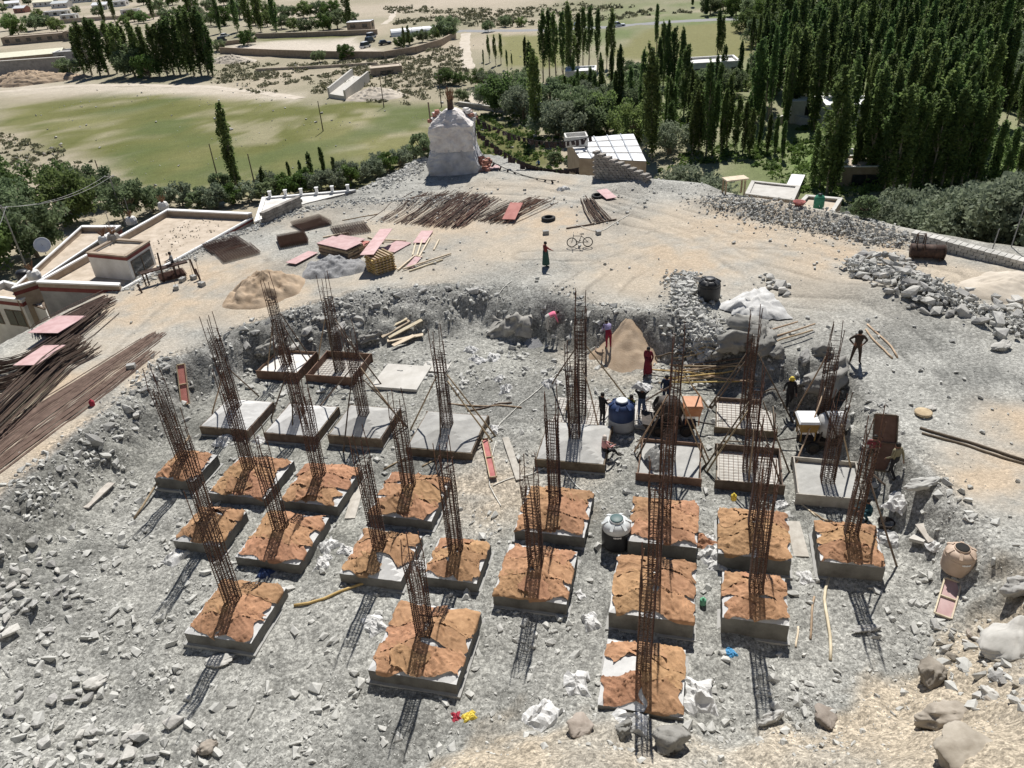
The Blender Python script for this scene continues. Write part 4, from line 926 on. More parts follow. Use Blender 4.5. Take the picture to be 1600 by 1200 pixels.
SACKS = [(583, 976, .75, 'below the long bamboo pole'), (512, 855, .7, 'between two second row footings on the left'), (540, 862, .55, 'beside the other sack left of the third second row footing'), (505, 880, .6, 'left of the third second row footing'),
         (903, 1070, .75, 'left of the nearest footing'), (850, 1122, 1.0, 'on the tan bank left of the nearest footing'), (922, 972, .6, 'between the two nearest right footings'), (905, 930, .35, 'right of the fifth second row footing'),
         (1092, 1090, 1.1, 'right of the nearest footing'), (985, 1132, .8, 'under the front edge of the nearest footing'), (1112, 868, .8, 'between the sixth and seventh third row footings'), (1120, 885, .6, 'under its neighbour between two third row footings'),
         (1102, 845, .6, 'beside the burlap scrap right of the third row'), (1258, 904, .6, 'left of the rightmost third row footing'), (1405, 788, .9, 'on the bank behind the rightmost third row footing'), (1365, 835, .7, 'on the corner of the rightmost third row footing'),
         (1390, 845, .8, 'right of the rightmost third row footing'), (1462, 855, .5, 'beside the beige water tank'), (770, 672, .6, 'where the prop meets the planks'), (352, 688, .8, 'before the leftmost pale footing'), (405, 690, .6, 'before the second pale footing'),
         (275, 872, .7, 'at the corner of the leftmost second row footing'), (1005, 612, .0, ''), (735, 548, .7, 'beside the boards at the back'), (770, 560, .8, 'in the row of sacks at the back'), (745, 563, .7, 'left end of the row of sacks at the back'), (790, 610, .7, 'on the pit floor behind the damp footing'),
         (780, 592, .5, 'small one on the pit floor at the back'), (860, 600, .8, 'before the rebar mats at the back'), (1220, 790, .5, 'behind the seventh third row footing'), (640, 860, .6, 'between the third and fourth second row footings'), (648, 885, .6, 'by the fourth second row footing'), (880, 296, .8, 'on the rubble far back by the stone wall')]
for i, (px, py, s_, w) in enumerate(SACKS):
    if s_: crumple('cement_sack', hit(px, py), s_, 'sacking_white', 'crumpled white cement sack ' + w, 'sack', 'crumpled white sacks', seed=i)
def drape(name, pts, n, lift, mat, label, cat, fold=.12, hump=.6, seed=0):
    """cloth sheet thrown over a heap: four ground corners, humped in the middle, with folds"""
    P = [hit(*p) for p in pts]; V = []
    for i in range(n + 1):
        for j in range(n + 1):
            u, v = i / n, j / n; p = P[0].lerp(P[1], u).lerp(P[3].lerp(P[2], u), v); e = math.sin(math.pi * u) ** .6 * math.sin(math.pi * v) ** .6
            ed = .18 * vn1(u * 7 + seed, v * 7., 3)
            f = abs(fb1(p.x + seed + .5 * p.y, p.y * 1.6 - p.x, .75, 3, seed))
            V.append((p.x + ed, p.y + ed, gz(p.x, p.y) + lift + hump * e + fold * f * (.4 + e)))
    mb = MB().add(V, [(i * (n + 1) + j, (i + 1) * (n + 1) + j, (i + 1) * (n + 1) + j + 1, i * (n + 1) + j + 1) for i in range(n) for j in range(n)])
    return one(mb, name, mat, label, cat, None, True)
drape('tarpaulin', [(1122, 478), (1165, 503), (1238, 500), (1195, 450)], 26, .05, 'tarp_white', 'large white woven tarpaulin thrown over the rubble beside the black tank', 'tarpaulin', .22, .5, 3)
drape('tarpaulin', [(762, 528), (830, 530), (836, 495), (770, 492)], 24, .0, 'tarp_grey', 'rumpled grey tarpaulin heap at the foot of the far bank', 'tarpaulin', .22, .5, 6)
heap([(1195, 448), (1240, 470), (1235, 448), (1200, 436)], 9, .5, .9, 'full grey cement bag piled behind the white tarpaulin', 'bags behind the tarpaulin', RKP, .2)

# ------------------------------------------------------------------ boards, panels and timber stacks
def board(a, b, w, t, mat, label, group=None, cat='board', name='board', lift=0.03, za=0.0, zb=0.0):
    A = hit(*a) + Vector((0, 0, lift + za)); B = hit(*b) + Vector((0, 0, lift + zb))
    mb = MB(); mb.beam(A, B, w, t); return one(mb, name, mat, label, cat, group)
board((1540 - 977, 757), (547, 812), .45, .05, 'grey_plank', 'wide grey plank lying between the third and fourth third row footings')
board((790, 686), (812, 752), .32, .06, 'grey_plank', 'weathered plank lying on the sandy patch right of the red one', None, 'board', 'board', .06)
board((1238, 816), (1252, 872), .55, .05, 'grey_plank', 'pale grey board right of the seventh third row footing')
board((133, 795), (175, 757), .38, .06, 'grey_plank', 'single grey plank on the rubble at the left of the pit')
board((1440, 820), (1460, 850), .55, .05, 'grey_plank', 'grey board on the bank above the beige tank')
board((1425, 842), (1448, 848), .5, .12, 'lean_concrete', 'pale slab piece beside the beige tank on the bank')
for i, (a, b) in enumerate((((583, 527), (636, 500)), ((597, 530), (640, 505)), ((608, 532), (660, 505)), ((606, 538), (662, 528)), ((615, 546), (648, 530)))):
    board(a, b, .32, .05, 'pale_timber', ['longest pale board, leftmost of those at the foot of the far bank', 'pale board next to the longest one at the far bank', 'pale board in the middle of those at the far bank', 'pale board lying nearly level at the far bank', 'nearest of the pale boards at the far bank'][i], 'pale boards at the far bank', lift=.05 + .05 * i)
def panel(a, b, w, label, mat='ply_pink', frame='pale_timber', za=0.0, zb=0.0, cross=(.5,), lift=.05, group=None):
    """a shuttering panel: board with a timber rim and cross battens"""
    A = hit(*a) + Vector((0, 0, lift + za)); B = hit(*b) + Vector((0, 0, lift + zb))
    root = thing('shutter_panel', label, 'panel', A, 0, group); d = (B - A).normalized()
    MB().beam(A, B, w, .03).build('sheet', mat, root)
    x = d.cross(Vector((0, 0, 1))).normalized(); up = x.cross(d).normalized() * .045
    for s_ in (-.5, .5): MB().beam(A + x * w * s_ + up, B + x * w * s_ + up, .05, .07).build('rim_batten', frame, root)
    for t in (0.0, 1.0) + tuple(cross): q = A.lerp(B, t) + up; MB().beam(q - x * (w / 2 - .03), q + x * (w / 2 - .03), .05, .06).build('cross_batten', frame, root)
    return root
panel((291, 634), (286, 580), .42, 'narrow red shuttering panel standing against the left bank', 'ply_red', 'timber', 0, .3)
panel((758, 690), (771, 750), .30, 'narrow red shuttering panel lying on the sandy patch', 'ply_red', 'timber', .06, .06)
panel((1472, 966), (1488, 911), .52, 'pink shuttering panel lying on the bank by the big boulder', 'ply_pink', 'pale_timber')
panel((1378, 742), (1375, 690), .9, 'dark plywood sheet held upright by the worker in the maroon shirt', 'ply_brown', 'old_timber', 0, 1.2, lift=.1)
def ply(a, b, w, label, mat='ply_pink', za=0.0, zb=0.0, t=.03, group=None, lift=.06):
    return board(a, b, w, t, mat, label, group, 'plywood', 'plywood_sheet', lift, za, zb)
ply((75, 540), (118, 508), 1.9, 'pink plywood sheet lying on the rebar bundles, upper of two', 'ply_pink', .75, .55)
ply((48, 592), (92, 556), 1.3, 'pink plywood sheet with scraps on it on the front rebar bundle', 'ply_pink', .75, .6)
ply((455, 415), (490, 396), .9, 'pink plywood sheet lying alone left of the timber stacks', 'ply_pink', .1, .05)
ply((605, 395), (632, 380), 1.3, 'pink plywood sheet behind the criss-cross timber stack', 'ply_pink', .05, .05)
ply((655, 382), (668, 363), .9, 'pink plywood sheet among the loose battens', 'ply_pink', .05, .05)
ply((640, 420), (655, 402), .5, 'small pink plywood scrap under the loose battens', 'ply_pink', .02, .02)
ply((940, 303), (956, 313), .9, 'pink plywood scrap beside the upper tyre', 'ply_pink', .3, .1)
ply((742, 268), (780, 262), 1.1, 'pale pink sheet on the ground at the foot of the chorten', 'ply_pink', .05, .05)
ply((795, 348), (808, 330), 1.0, 'dark red plywood sheet standing at the end of the rebar rows', 'ply_red', .2, .6)
def stack(label, a, b, w, layers, t, mats, cross=False):
    A = hit(*a); B = hit(*b); root = thing('timber_stack', label, 'timber stack', A, 0); z = 0.0
    d = (B - A); d.z = 0; L = d.length; d.normalize(); nrm = Vector((-d.y, d.x, 0)); z0 = min(A.z, B.z)
    for k in range(layers):
        j = random.uniform(-.06, .06)
        if cross and k % 2:
            for q in range(6):
                c0 = A + d * (L * (q + .5) / 6) + nrm * j; c0.z = z0 + z + t / 2
                MB().beam(c0 - nrm * w * .55, c0 + nrm * w * .55, .12, t * .96).build('batten', mats[k % len(mats)], root)
        else:
            nb = 4 if cross else 3
            for q in range(nb):
                o = nrm * w * ((q + .5) / nb - .5) + d * random.uniform(-.08, .08); p0 = A + o; p1 = A + d * L + o; p0.z = p1.z = z0 + z + t / 2
                MB().beam(p0, p1, w / nb * (.55 if cross else .97), t * .96).build('plank' if not cross else 'batten', mats[k % len(mats)], root)
        z += t
    return root
stack('low stack of pink plywood planks with bare edges on the terrace', (512, 392), (558, 403), 1.5, 9, .085, ['timber', 'timber', 'old_timber'])
o_ = stack('pink topped plank bundle behind the low plank stack', (540, 386), (572, 389), 1.2, 4, .09, ['timber', 'ply_red'])
st = stack('tall criss-cross stack of yellow battens on the terrace', (580, 428), (612, 418), 1.25, 14, .085, ['yellow_timber', 'timber'], True)
ply((578, 428), (607, 380), .9, 'pink plywood sheet on top of the criss-cross stack', 'ply_pink', 1.25, 1.0)
ply((511, 393), (557, 404), 1.55, 'pink plywood sheet on top of the low plank stack', 'ply_pink', .82, .82)
ply((528, 381), (566, 387), 1.0, 'pink plywood sheet on the plank bundle behind', 'ply_pink', .45, .42)
for i, (a, b) in enumerate((((645, 400), (650, 380)), ((655, 404), (672, 374)), ((652, 402), (660, 378)), ((678, 392), (686, 376)), ((622, 424), (648, 402)), ((630, 423), (705, 399)), ((640, 425), (692, 407)), ((648, 402), (660, 404)), ((590, 377), (635, 379)), ((545, 365), (505, 372)), ((575, 372), (600, 381)))):
    board(a, b, .10, .09, 'pale_timber', 'pale timber batten lying loose near the criss-cross stack', 'loose battens near the stacks', 'batten', 'batten', .06 + .03 * (i % 3))

# ------------------------------------------------------------------ reinforcing steel lying about
def bundle(label, pts, n, width, r, mat, height=.3, spread_end=0.0, seed=0, group=None, jit=.05, curl=0.0, name='rebar_bundle'):
    rr = random.Random(seed); P = [hit(*p) for p in pts]; root = thing(name, label, 'rebar', P[0], 0, group); mb = MB(); k = 9
    def along(t):
        f = t * (len(P) - 1); i = min(int(f), len(P) - 2); return P[i].lerp(P[i + 1], f - i)
    for b in range(n):
        o = rr.gauss(0, width / 2.6); zz = abs(rr.gauss(0, height / 2)) * max(.1, 1 - (abs(o) / width) ** 2); t0, t1 = rr.uniform(0, .05), 1 - rr.uniform(0, .07); Q = []; sk = rr.uniform(-.1, .1)
        for i in range(k):
            t = t0 + (t1 - t0) * i / (k - 1); p = along(t); q = along(min(1, t + .02)); d = q - p if t < .98 else p - along(t - .02); d.z = 0; d.normalize(); nrm = Vector((-d.y, d.x, 0))
            w = o * (1 + spread_end * t) + sk * (t - .5) * width + rr.uniform(-jit, jit) * .3; x_, y_ = p.x + nrm.x * w, p.y + nrm.y * w
            Q.append((x_, y_, max(gz(x_, y_), p.z - .1) + r + zz + (curl * rr.random() * max(0, (t - .9)) * 8)))
        mb.tube(Q, r, 4, caps=False)
    tag(mb.build('bars', mat, root), kind='stuff'); return root
bundle('dark rebar bundle along the house wall, farthest of the pile at left', [(-40, 575), (60, 530), (130, 492), (178, 470)], 46, .9, .024, 'rust_dark', .55, .15, 1)
bundle('dark rebar bundle under the upper pink sheet', [(-40, 610), (40, 575), (110, 530), (168, 482)], 46, 1.0, .024, 'rust_dark', .6, .1, 2)
bundle('brown rebar bundle in the middle of the pile at left', [(-40, 640), (30, 600), (80, 562), (125, 530)], 40, .9, .024, 'rust_dark', .55, .1, 3)
bundle('thick dark rebar bundle with looped ends at the front of the pile', [(-30, 690), (30, 632), (90, 572), (140, 545)], 60, 1.2, .026, 'rust_dark', .75, .2, 4, curl=.5)
bundle('rusty red rebar laid out in a long flat row on the left terrace', [(-60, 740), (60, 650), (150, 588), (250, 520)], 46, 1.5, .022, 'rust_red', .06, -.55, 5)
bundle('rusty red rebar row nearest the pit edge at left', [(-60, 770), (50, 690), (140, 625), (240, 548)], 30, .9, .022, 'rust_red', .05, -.3, 6)
for i, (a, b, n, w) in enumerate((((612, 350), (690, 302), 18, 2.4), ((640, 352), (715, 300), 24, 1.8), ((668, 356), (738, 302), 30, 1.8), ((690, 358), (756, 306), 26, 1.4), ((712, 356), (768, 312), 20, .9), ((752, 348), (815, 318), 26, 1.4), ((775, 349), (848, 312), 34, 1.5))):
    bundle(['straggling rebar row, farthest left of the rows before the chorten', 'second rebar row from the left before the chorten', 'dense rebar row in the middle of the rows before the chorten', 'fourth rebar row from the left before the chorten', 'thin dark rebar row casting a long shadow before the chorten', 'small rebar row left of the red sheet', 'rightmost rebar row by the red sheet'][i], [a, b], n, w, .022, 'rust_dark' if i % 2 else 'rust', .25, .15, 20 + i, jit=.2)
bundle('short dark bundle of steel pipes lying beyond the bicycle', [(915, 312), (925, 330), (940, 350)], 26, .75, .028, 'rust_dark', .3, .6, 31)
def mat_stack(px, py, w, d, rz, layers, label, tilt=0.0, lift=.05):
    p = hit(px, py); root = thing('rebar_mat', label, 'rebar mat', p, rz)
    for k in range(layers):
        mb = MB(); z = lift + .055 * k; a = random.uniform(-.05, .05)
        for i in range(15):
            o = (i / 14 - .5) * w; mb.tube([(o + a, -d / 2, z + (-d / 2) * -tilt), (o + a, d / 2, z + (d / 2) * tilt + d / 2 * tilt)], .012, 4, caps=False)
            o = (i / 14 - .5) * d; mb.tube([(-w / 2 + a, o, z + .02 + (o + d / 2) * tilt), (w / 2 + a, o, z + .02 + (o + d / 2) * tilt)], .012, 4, caps=False)
        tag(mb.build('grid', 'rust', root, world=False), kind='stuff')
    return root
mat_stack(352, 385, 2.6, 2.2, R(35), 5, 'stack of brown rebar mats beside the roof edge, farther one')
mat_stack(372, 397, 2.6, 2.2, R(32), 4, 'flat stack of brown rebar mats nearest the roof edge')
mat_stack(458, 378, 2.0, 2.0, R(20), 7, 'brown stack of rebar mats standing left of the timber')
mat_stack(487, 352, 2.4, 2.2, R(35), 6, 'brown stack of rebar mats near the white terrace wall')
mat_stack(548, 360, 2.6, 2.4, R(20), 3, 'reddish rebar mats lying behind the timber stacks')
mat_stack(270, 432, 1.6, 1.4, R(30), 3, 'small rebar mat lying behind the work bench')

# ------------------------------------------------------------------ water tanks
def tank(px, py, Rr, H, body, top, label, lid='tank_lid', rz=0.0, band=None, shoulders=True, mark=False):
    p = hit(px, py); root = thing('water_tank', label, 'water tank', p, rz)
    prof = [(Rr * .96, 0)] + [(Rr * (1.0 + (.025 if k % 2 else 0)), H * (.04 + .60 * k / 14)) for k in range(15)]
    if band: prof = [q for q in prof if q[1] < H * .42]
    MB().lathe(prof + [(Rr * .99, prof[-1][1] + .01)], 28).build('body', body, root, True, False)
    z0 = prof[-1][1]; sh = [(Rr * .99, z0)] + [(Rr * (1.0 + (.02 if k % 2 else 0)), z0 + (H * .70 - z0) * k / 6) for k in range(1, 7)] if band else [(Rr * .99, z0)]
    sh += [(Rr * .98, H * .74), (Rr * .90, H * .83), (Rr * .72, H * .90), (Rr * .50, H * .93)]
    MB().lathe(sh, 28).build('shoulder', band or top, root, True, False)
    for k in range(6):
        a = k * math.pi / 3; MB().box((math.cos(a) * Rr * .78, math.sin(a) * Rr * .78, H * .86), (Rr * .5, Rr * .22, H * .07), a, (0, .55)).build('rib', top, root, world=False)
    MB().lathe([(Rr * .50, H * .92), (Rr * .50, H * .985), (Rr * .43, H * .985), (Rr * .43, H * .955)], 24).build('neck', top, root, True, False)
    MB().lathe([(Rr * .45, H * .95), (Rr * .45, H), (Rr * .38, H * 1.012), (0, H * 1.015)], 24).build('lid', lid, root, True, False)
    if mark:
        for k in range(6):
            a = -math.pi / 2 - .32 + k * .09 - rz; MB().box((math.cos(a) * Rr * 1.03, math.sin(a) * Rr * 1.03, H * .60), (.012, .045, .05 + .02 * (k % 2)), a).build('lettering', 'white_paint', root, world=False)
    return root
tank(963, 850, .56, 1.30, 'tank_black', 'tank_top', 'black water tank with a pale grey top standing between the third row footings', mark=True)
tank(1493, 890, .50, 1.0, 'tank_beige', 'tank_beige', 'beige ribbed water tank on the right bank', 'dark_void', mark=True)
tank(971, 668, .62, 1.55, 'tank_grey', 'tank_blue', 'blue and grey water tank among the workers by the mixer', 'tank_top', band='tank_blue')
tank(1107, 466, .62, 1.25, 'tank_black', 'tank_black', 'black water tank on the rubble bank beside the white tarpaulin', 'tank_black')

# ------------------------------------------------------------------ wheels, mixers, bicycle, tyres
def spoked(root, c, Rr, w, axis_rot, name='wheel'):
    t = MB(); t.torus(c, Rr * .82, Rr * .18 if w > .06 else w, 24, 8, axis_rot); wheel = t.build(name, 'rubber', root, True, False); return wheel
AX = Matrix.Rotation(R(90), 3, 'X'); AY = Matrix.Rotation(R(90), 3, 'Y')
def mixer(px, py, rz, hopper_mat, drum_mat, label, cover=None):
    p = hit(px, py); root = thing('concrete_mixer', label, 'concrete mixer', p, rz)
    ch = MB(); ch.box((0, 0, .55), (2.0, .9, .10)); ch.box((0, .4, .42), (1.9, .08, .12)); ch.box((0, -.4, .42), (1.9, .08, .12)); ch.build('chassis', 'machine_dark', root, world=False)
    for sx, sy in ((-.75, -.55), (-.75, .55), (.55, -.55), (.55, .55)):
        w = MB(); w.torus((sx, sy, .30), .22, .085, 20, 8, AX); wo_ = w.build('wheel', 'rubber', root, True, False)
        r_ = MB(); r_.lathe([(.20, -.05), (.20, .05)], 16, (sx, sy, .30), rot=AX); r_.build('rim', 'machine_dark', wo_, world=False)
    rot = Matrix.Rotation(R(-62), 3, 'Y')
    d = MB(); d.lathe([(.0, -.62), (.30, -.62), (.46, -.5), (.60, -.25), (.62, .05), (.50, .40), (.36, .66), (.33, .72), (.29, .72), (.30, .62)], 26, (-.25, 0, 1.22), rot=rot); d.build('drum', drum_mat, root, True, False)
    g = MB(); g.torus((-.25, 0, 1.22), .64, .045, 26, 5, rot); g.build('ring_gear', 'machine_dark', root, world=False)
    f = MB()
    for s_ in (-.42, .42): f.tube([(-.9, s_, .6), (-.6, s_, 1.5)], .045, 6); f.tube([(.35, s_, .6), (.15, s_, 1.35)], .045, 6)
    f.build('yoke', 'machine_dark', root, world=False)
    h = MB(); zt = 1.05
    h.hexa([(.45, -.42, zt), (1.15, -.42, zt), (1.15, .42, zt), (.45, .42, zt), (.40, -.48, zt + .48), (1.22, -.48, zt + .48), (1.22, .48, zt + .48), (.40, .48, zt + .48)]); h.build('engine_box', hopper_mat, root, world=False)
    c = MB(); c.hexa([(.36, -.52, zt + .48), (1.26, -.52, zt + .48), (1.26, .52, zt + .48), (.36, .52, zt + .48), (.42, -.46, zt + .58), (1.2, -.46, zt + .58), (1.2, .46, zt + .58), (.42, .46, zt + .58)]); c.build('engine_cover', cover or hopper_mat, root, world=False)
    for sx, sy in ((.5, -.4), (1.1, -.4), (.5, .4), (1.1, .4)): MB().box((sx, sy, .8), (.05, .05, .5)).build('leg', hopper_mat, root, world=False)
    t = MB(); t.tube([(1.0, 0, .5), (1.8, 0, .35), (1.9, 0, .35)], .035, 6); t.build('tow_bar', 'machine_dark', root, world=False)
    wh = MB(); wh.torus((-.35, -.75, 1.15), .30, .025, 20, 5, AX)
    for k in range(4): a = k * math.pi / 4; wh.tube([(-.35 - .3 * math.cos(a), -.75, 1.15 - .3 * math.sin(a)), (-.35 + .3 * math.cos(a), -.75, 1.15 + .3 * math.sin(a))], .014, 4)
    wh.build('tilt_wheel', 'machine_dark', root, world=False)
    b = MB(); b.hexa([(-1.15, -.5, .12), (-.35, -.5, .12), (-.35, .5, .12), (-1.15, .5, .12), (-1.5, -.6, .75), (-.4, -.6, .5), (-.4, .6, .5), (-1.5, .6, .75)]); b.build('loading_skip', 'machine_dark', root, world=False)
    return root
mixer(1052, 672, R(-8), 'paint_orange', 'machine_dark', 'dark concrete mixer with an orange engine box beside the wet concrete')
mixer(1284, 698, R(172), 'paint_yellow', 'drum_grey', 'concrete mixer with a yellow box, white lid and pale grey drum', 'tin_white')
lad = thing('metal_frame', 'pale welded metal frame lying beside the dark mixer', 'frame', hit(1000, 668))
for s_ in (-.2, .2): MB().tube([(-.7, s_, .2), (.7, s_ + .1, .25)], .025, 5).build('rail', 'tin_white', lad, world=False)
for k in range(5): MB().tube([(-.6 + .3 * k, -.2, .21), (-.6 + .3 * k, .25, .23)], .02, 5).build('rung', 'tin_white', lad, world=False)
p = hit(906, 386)
bk = thing('bicycle', 'dark mountain bicycle standing alone on the terrace', 'bicycle', p, R(-6))
for sx in (-.54, .54):
    t = MB(); t.torus((sx, 0, .345), .325, .024, 30, 6, AX); w_ = t.build('wheel', 'rubber', bk, True, False)
    t = MB(); t.torus((sx, 0, .345), .295, .012, 30, 5, AX); t.build('rim', 'machine_dark', w_, True, False)
    t = MB()
    for k in range(14): a = k * math.pi / 7; t.tube([(sx, 0, .345), (sx + .295 * math.cos(a), 0, .345 + .295 * math.sin(a))], .004, 3, caps=False)
    tag(t.build('spokes', 'steel_pole', w_, world=False), kind='stuff')
fr = MB(); B = {'bb': (-.08, 0, .33), 'seat': (.12, 0, .78), 'head': (-.42, 0, .80), 'headl': (-.45, 0, .68), 'rear': (.54, 0, .345), 'front': (-.54, 0, .345)}
for a, b in (('bb', 'seat'), ('seat', 'head'), ('bb', 'headl'), ('bb', 'rear'), ('seat', 'rear'), ('headl', 'head'), ('headl', 'front')): fr.tube([B[a], B[b]], .022, 6)
fr.build('frame', 'tank_black', bk, world=False)
MB().tube([(-.40, -.33, .96), (-.43, -.1, .95), (-.42, 0, .93), (-.43, .1, .95), (-.40, .33, .96)], .017, 6).build('handlebar', 'tank_black', bk, world=False)
MB().tube([(-.42, 0, .80), (-.42, 0, .94)], .018, 6).build('stem', 'tank_black', bk, world=False)
MB().hexa([(.0, -.03, .90), (.28, -.08, .90), (.28, .08, .90), (.0, .03, .90), (.0, -.03, .93), (.28, -.08, .95), (.28, .08, .95), (.0, .03, .93)]).build('saddle', 'rubber', bk, world=False)
MB().tube([(.12, 0, .78), (.14, 0, .91)], .016, 6).build('seat_post', 'steel_pole', bk, world=False)
cr_ = MB(); cr_.torus((-.08, -.03, .33), .09, .012, 18, 4, AX); cr_.tube([(-.08, -.07, .33), (-.2, -.07, .22)], .012, 5); cr_.tube([(-.08, .07, .33), (.04, .07, .44)], .012, 5); crk = cr_.build('crank', 'machine_dark', bk, world=False)
for q in ((-.2, -.11, .22), (.04, .11, .44)): MB().box(q, (.09, .08, .025)).build('pedal', 'rubber', crk, world=False)
put_rock(hit(906, 385), .45, 'pale stone propping the bicycle on the terrace', None, RKP)
def tyre(px, py, Rr, label, tilt=0.0, lift=0):
    p = hit(px, py); mb = MB(); mb.lathe([(Rr * .55, .04), (Rr * .78, 0), (Rr, .05), (Rr * 1.02, .14), (Rr, .23), (Rr * .78, .28), (Rr * .55, .24), (Rr * .60, .20), (Rr * .60, .08), (Rr * .55, .04)], 28, (p.x, p.y, p.z - .02 + lift), rot=Matrix.Rotation(tilt, 3, 'X'))
    return one(mb, 'tyre', 'rubber', label, 'tyre', None, True)
tyre(857, 344, .52, 'black tyre lying flat on the tan terrace'); tyre(933, 309, .45, 'black tyre lying by the pink plywood scrap', R(8)); 
# burnt trough with hoops
p = hit(1446, 404); tr = thing('rusty_drum', 'rusty burnt metal drum with two hoops behind the stone heap', 'drum', p, R(-20)); tr.scale = (.72, .8, .8)
t = MB(); t.lathe([(0, -1.3), (.50, -1.3), (.54, -1.25), (.52, -.6), (.55, -.58), (.55, -.52), (.52, -.5), (.52, .5), (.55, .52), (.55, .58), (.52, .6), (.54, 1.25)], 20, (0, 0, .60), rot=AY); t.build('shell', 'rust_dark', tr, True, False)
e = MB(); e.lathe([(.0, 0), (.56, 0), (.60, .03), (.60, .09), (.0, .09)], 24, (1.25, 0, .58), rot=AY); e.build('end_plate', 'rust_dark', tr, True, False)
e = MB(); e.torus((1.38, 0, .58), .34, .05, 20, 6, AY); e.build('end_ring', 'rust_dark', tr, True, False)
for sx in (-.95, -.35):
    h = MB(); h.tube([(sx, math.cos(a) * .45, .8 + math.sin(a) * 1.15) for a in np.linspace(0, math.pi, 14)], .045, 6); h.build('hoop', 'rust_dark', tr, True, False)
for s_ in (-.3, .3): MB().beam((-.95, s_ * .6, 1.92), (-.35, s_ * .6, 1.92), .04, .04).build('tie_bar', 'rust_dark', tr, world=False)
for sx, sy in ((-1, -.4), (-1, .4), (1, -.4), (1, .4)): MB().box((sx, sy, .1), (.08, .08, .3)).build('leg', 'rust_dark', tr, world=False)
# work bench with uprights at left
p = hit(262, 437); wb = thing('work_bench', 'rusty steel bar bending bench on the left terrace', 'bench', p, R(33))
MB().box((0, 0, .85), (3.0, .35, .08)).build('top', 'rust_dark', wb, world=False)
for sx in (-1.4, -1.2, .6, .9): MB().tube([(sx, -.12, -.1), (sx, 0, .85)], .05, 6).build('leg', 'rust_dark', wb, world=False)
MB().tube([(-.3, -.3, -.1), (-.1, .1, 1.9)], .06, 6).build('upright', 'rust_dark', wb, world=False)
MB().tube([(-1.6, .1, .95), (1.7, -.1, 1.0)], .03, 5).build('bent_bar', 'rust_red', wb, world=False)
for i, (px, py, h) in enumerate(((307, 432, 1.2), (313, 438, .8), (222, 458, .6))):
    q = hit(px, py); one(MB().tube([q, q + Vector((-.15, .1, h))], .06, 6), 'steel_post', 'rust_dark', ['dark steel post standing right of the worker at the bench', 'short steel post near the taller one by the bench', 'short steel stub left of the bench'][i], 'post')
for i, (px, py) in enumerate(((276, 452), (286, 440), (316, 447), (303, 436), (206, 576), (853, 366), (935, 366))):
    q = hit(px, py); w_ = .42
    one(MB().box((q.x, q.y, q.z + .12), (w_, .3, .28), random.uniform(0, 3)), 'concrete_block', 'concrete', ['concrete block holding a rod, nearest to the bench', 'concrete block beside the sand heap rods', 'concrete block right of the rods near the bench', 'concrete block behind the rods near the bench', 'grey block lying on the edge above the left bank', 'small block left of the standing woman on the terrace', 'small block right of the bicycle'][i], 'block')
    if i < 4: one(MB().tube([(q.x, q.y, q.z + .2), (q.x + .05, q.y, q.z + 1.7)], .014, 4), 'steel_rod', 'rust', ['thin rod standing in the block nearest the bench', 'thin rod standing in the block by the sand heap rods', 'thin rod in the right block near the bench', 'thin rod in the rear block near the bench'][i], 'rod')
# small litter
for i, (px, py, s_, mt, lab) in enumerate(((1098, 945, .26, 'green_plastic', 'green and white paint tin right of the second row'), (1143, 808, .26, 'yellow_plastic', 'yellow plastic can on the seventh third row footing'), (145, 634, .28, 'cloth_red', 'small red plastic can at the left pit edge'))):
    q = hit(px, py); zz = .9 if i == 1 else 0
    one(MB().lathe([(s_ * .42, 0), (s_ * .45, s_ * .1), (s_ * .45, s_ * .85), (s_ * .30, s_ * 1.0), (s_ * .16, s_ * 1.05), (s_ * .16, s_ * 1.25), (0, s_ * 1.27)], 12, (q.x, q.y, q.z + zz)), 'plastic_can', mt, lab, 'can', None, True)
crumple('plastic_bag', hit(1142, 1022), .35, 'blue_bag', 'bright blue plastic bag before the near right footing', 'bag', seed=71)
crumple('plastic_bag', hit(733, 1120), .35, 'yellow_plastic', 'yellow plastic scrap before the middle front footing', 'bag', seed=72)
crumple('rag', hit(713, 1120), .3, 'cloth_red', 'small red rag beside the yellow scrap', 'rag', seed=73)
crumple('burlap_sheet', hit(1100, 850), .8, 'burlap', 'burlap scrap lying on the ground between the third row footings', 'burlap', seed=74)
crumple('washbowl', hit(414, 897), .5, 'tank_blue', 'dark blue plastic sheet behind the leftmost front footing', 'plastic', seed=75)
q = hit(1382, 826); bk_ = MB(); bk_.lathe([(.22, 0), (.30, .32), (.33, .33), (.30, .34), (.24, .06), (0, .06)], 18, q); one(bk_, 'bucket', 'machine_dark', 'black rubber bucket on the bank behind the rightmost third row footing', 'bucket', None, True)
q = hit(1442, 648); one(MB().lathe([(.30, 0), (.36, .08), (.36, .14), (.30, .16), (0, .17)], 18, q), 'plastic_drum_lid', 'timber', 'round brown lid lying on the right bank', 'lid', None, True)
q = hit(940, 550); one(MB().lathe([(.2, 0), (.36, .16), (.38, .16), (.22, .03), (0, .03)], 18, q), 'carrying_bowl', 'rust_red', 'shallow red brown carrying bowl beside the bending woman', 'bowl', None, True)
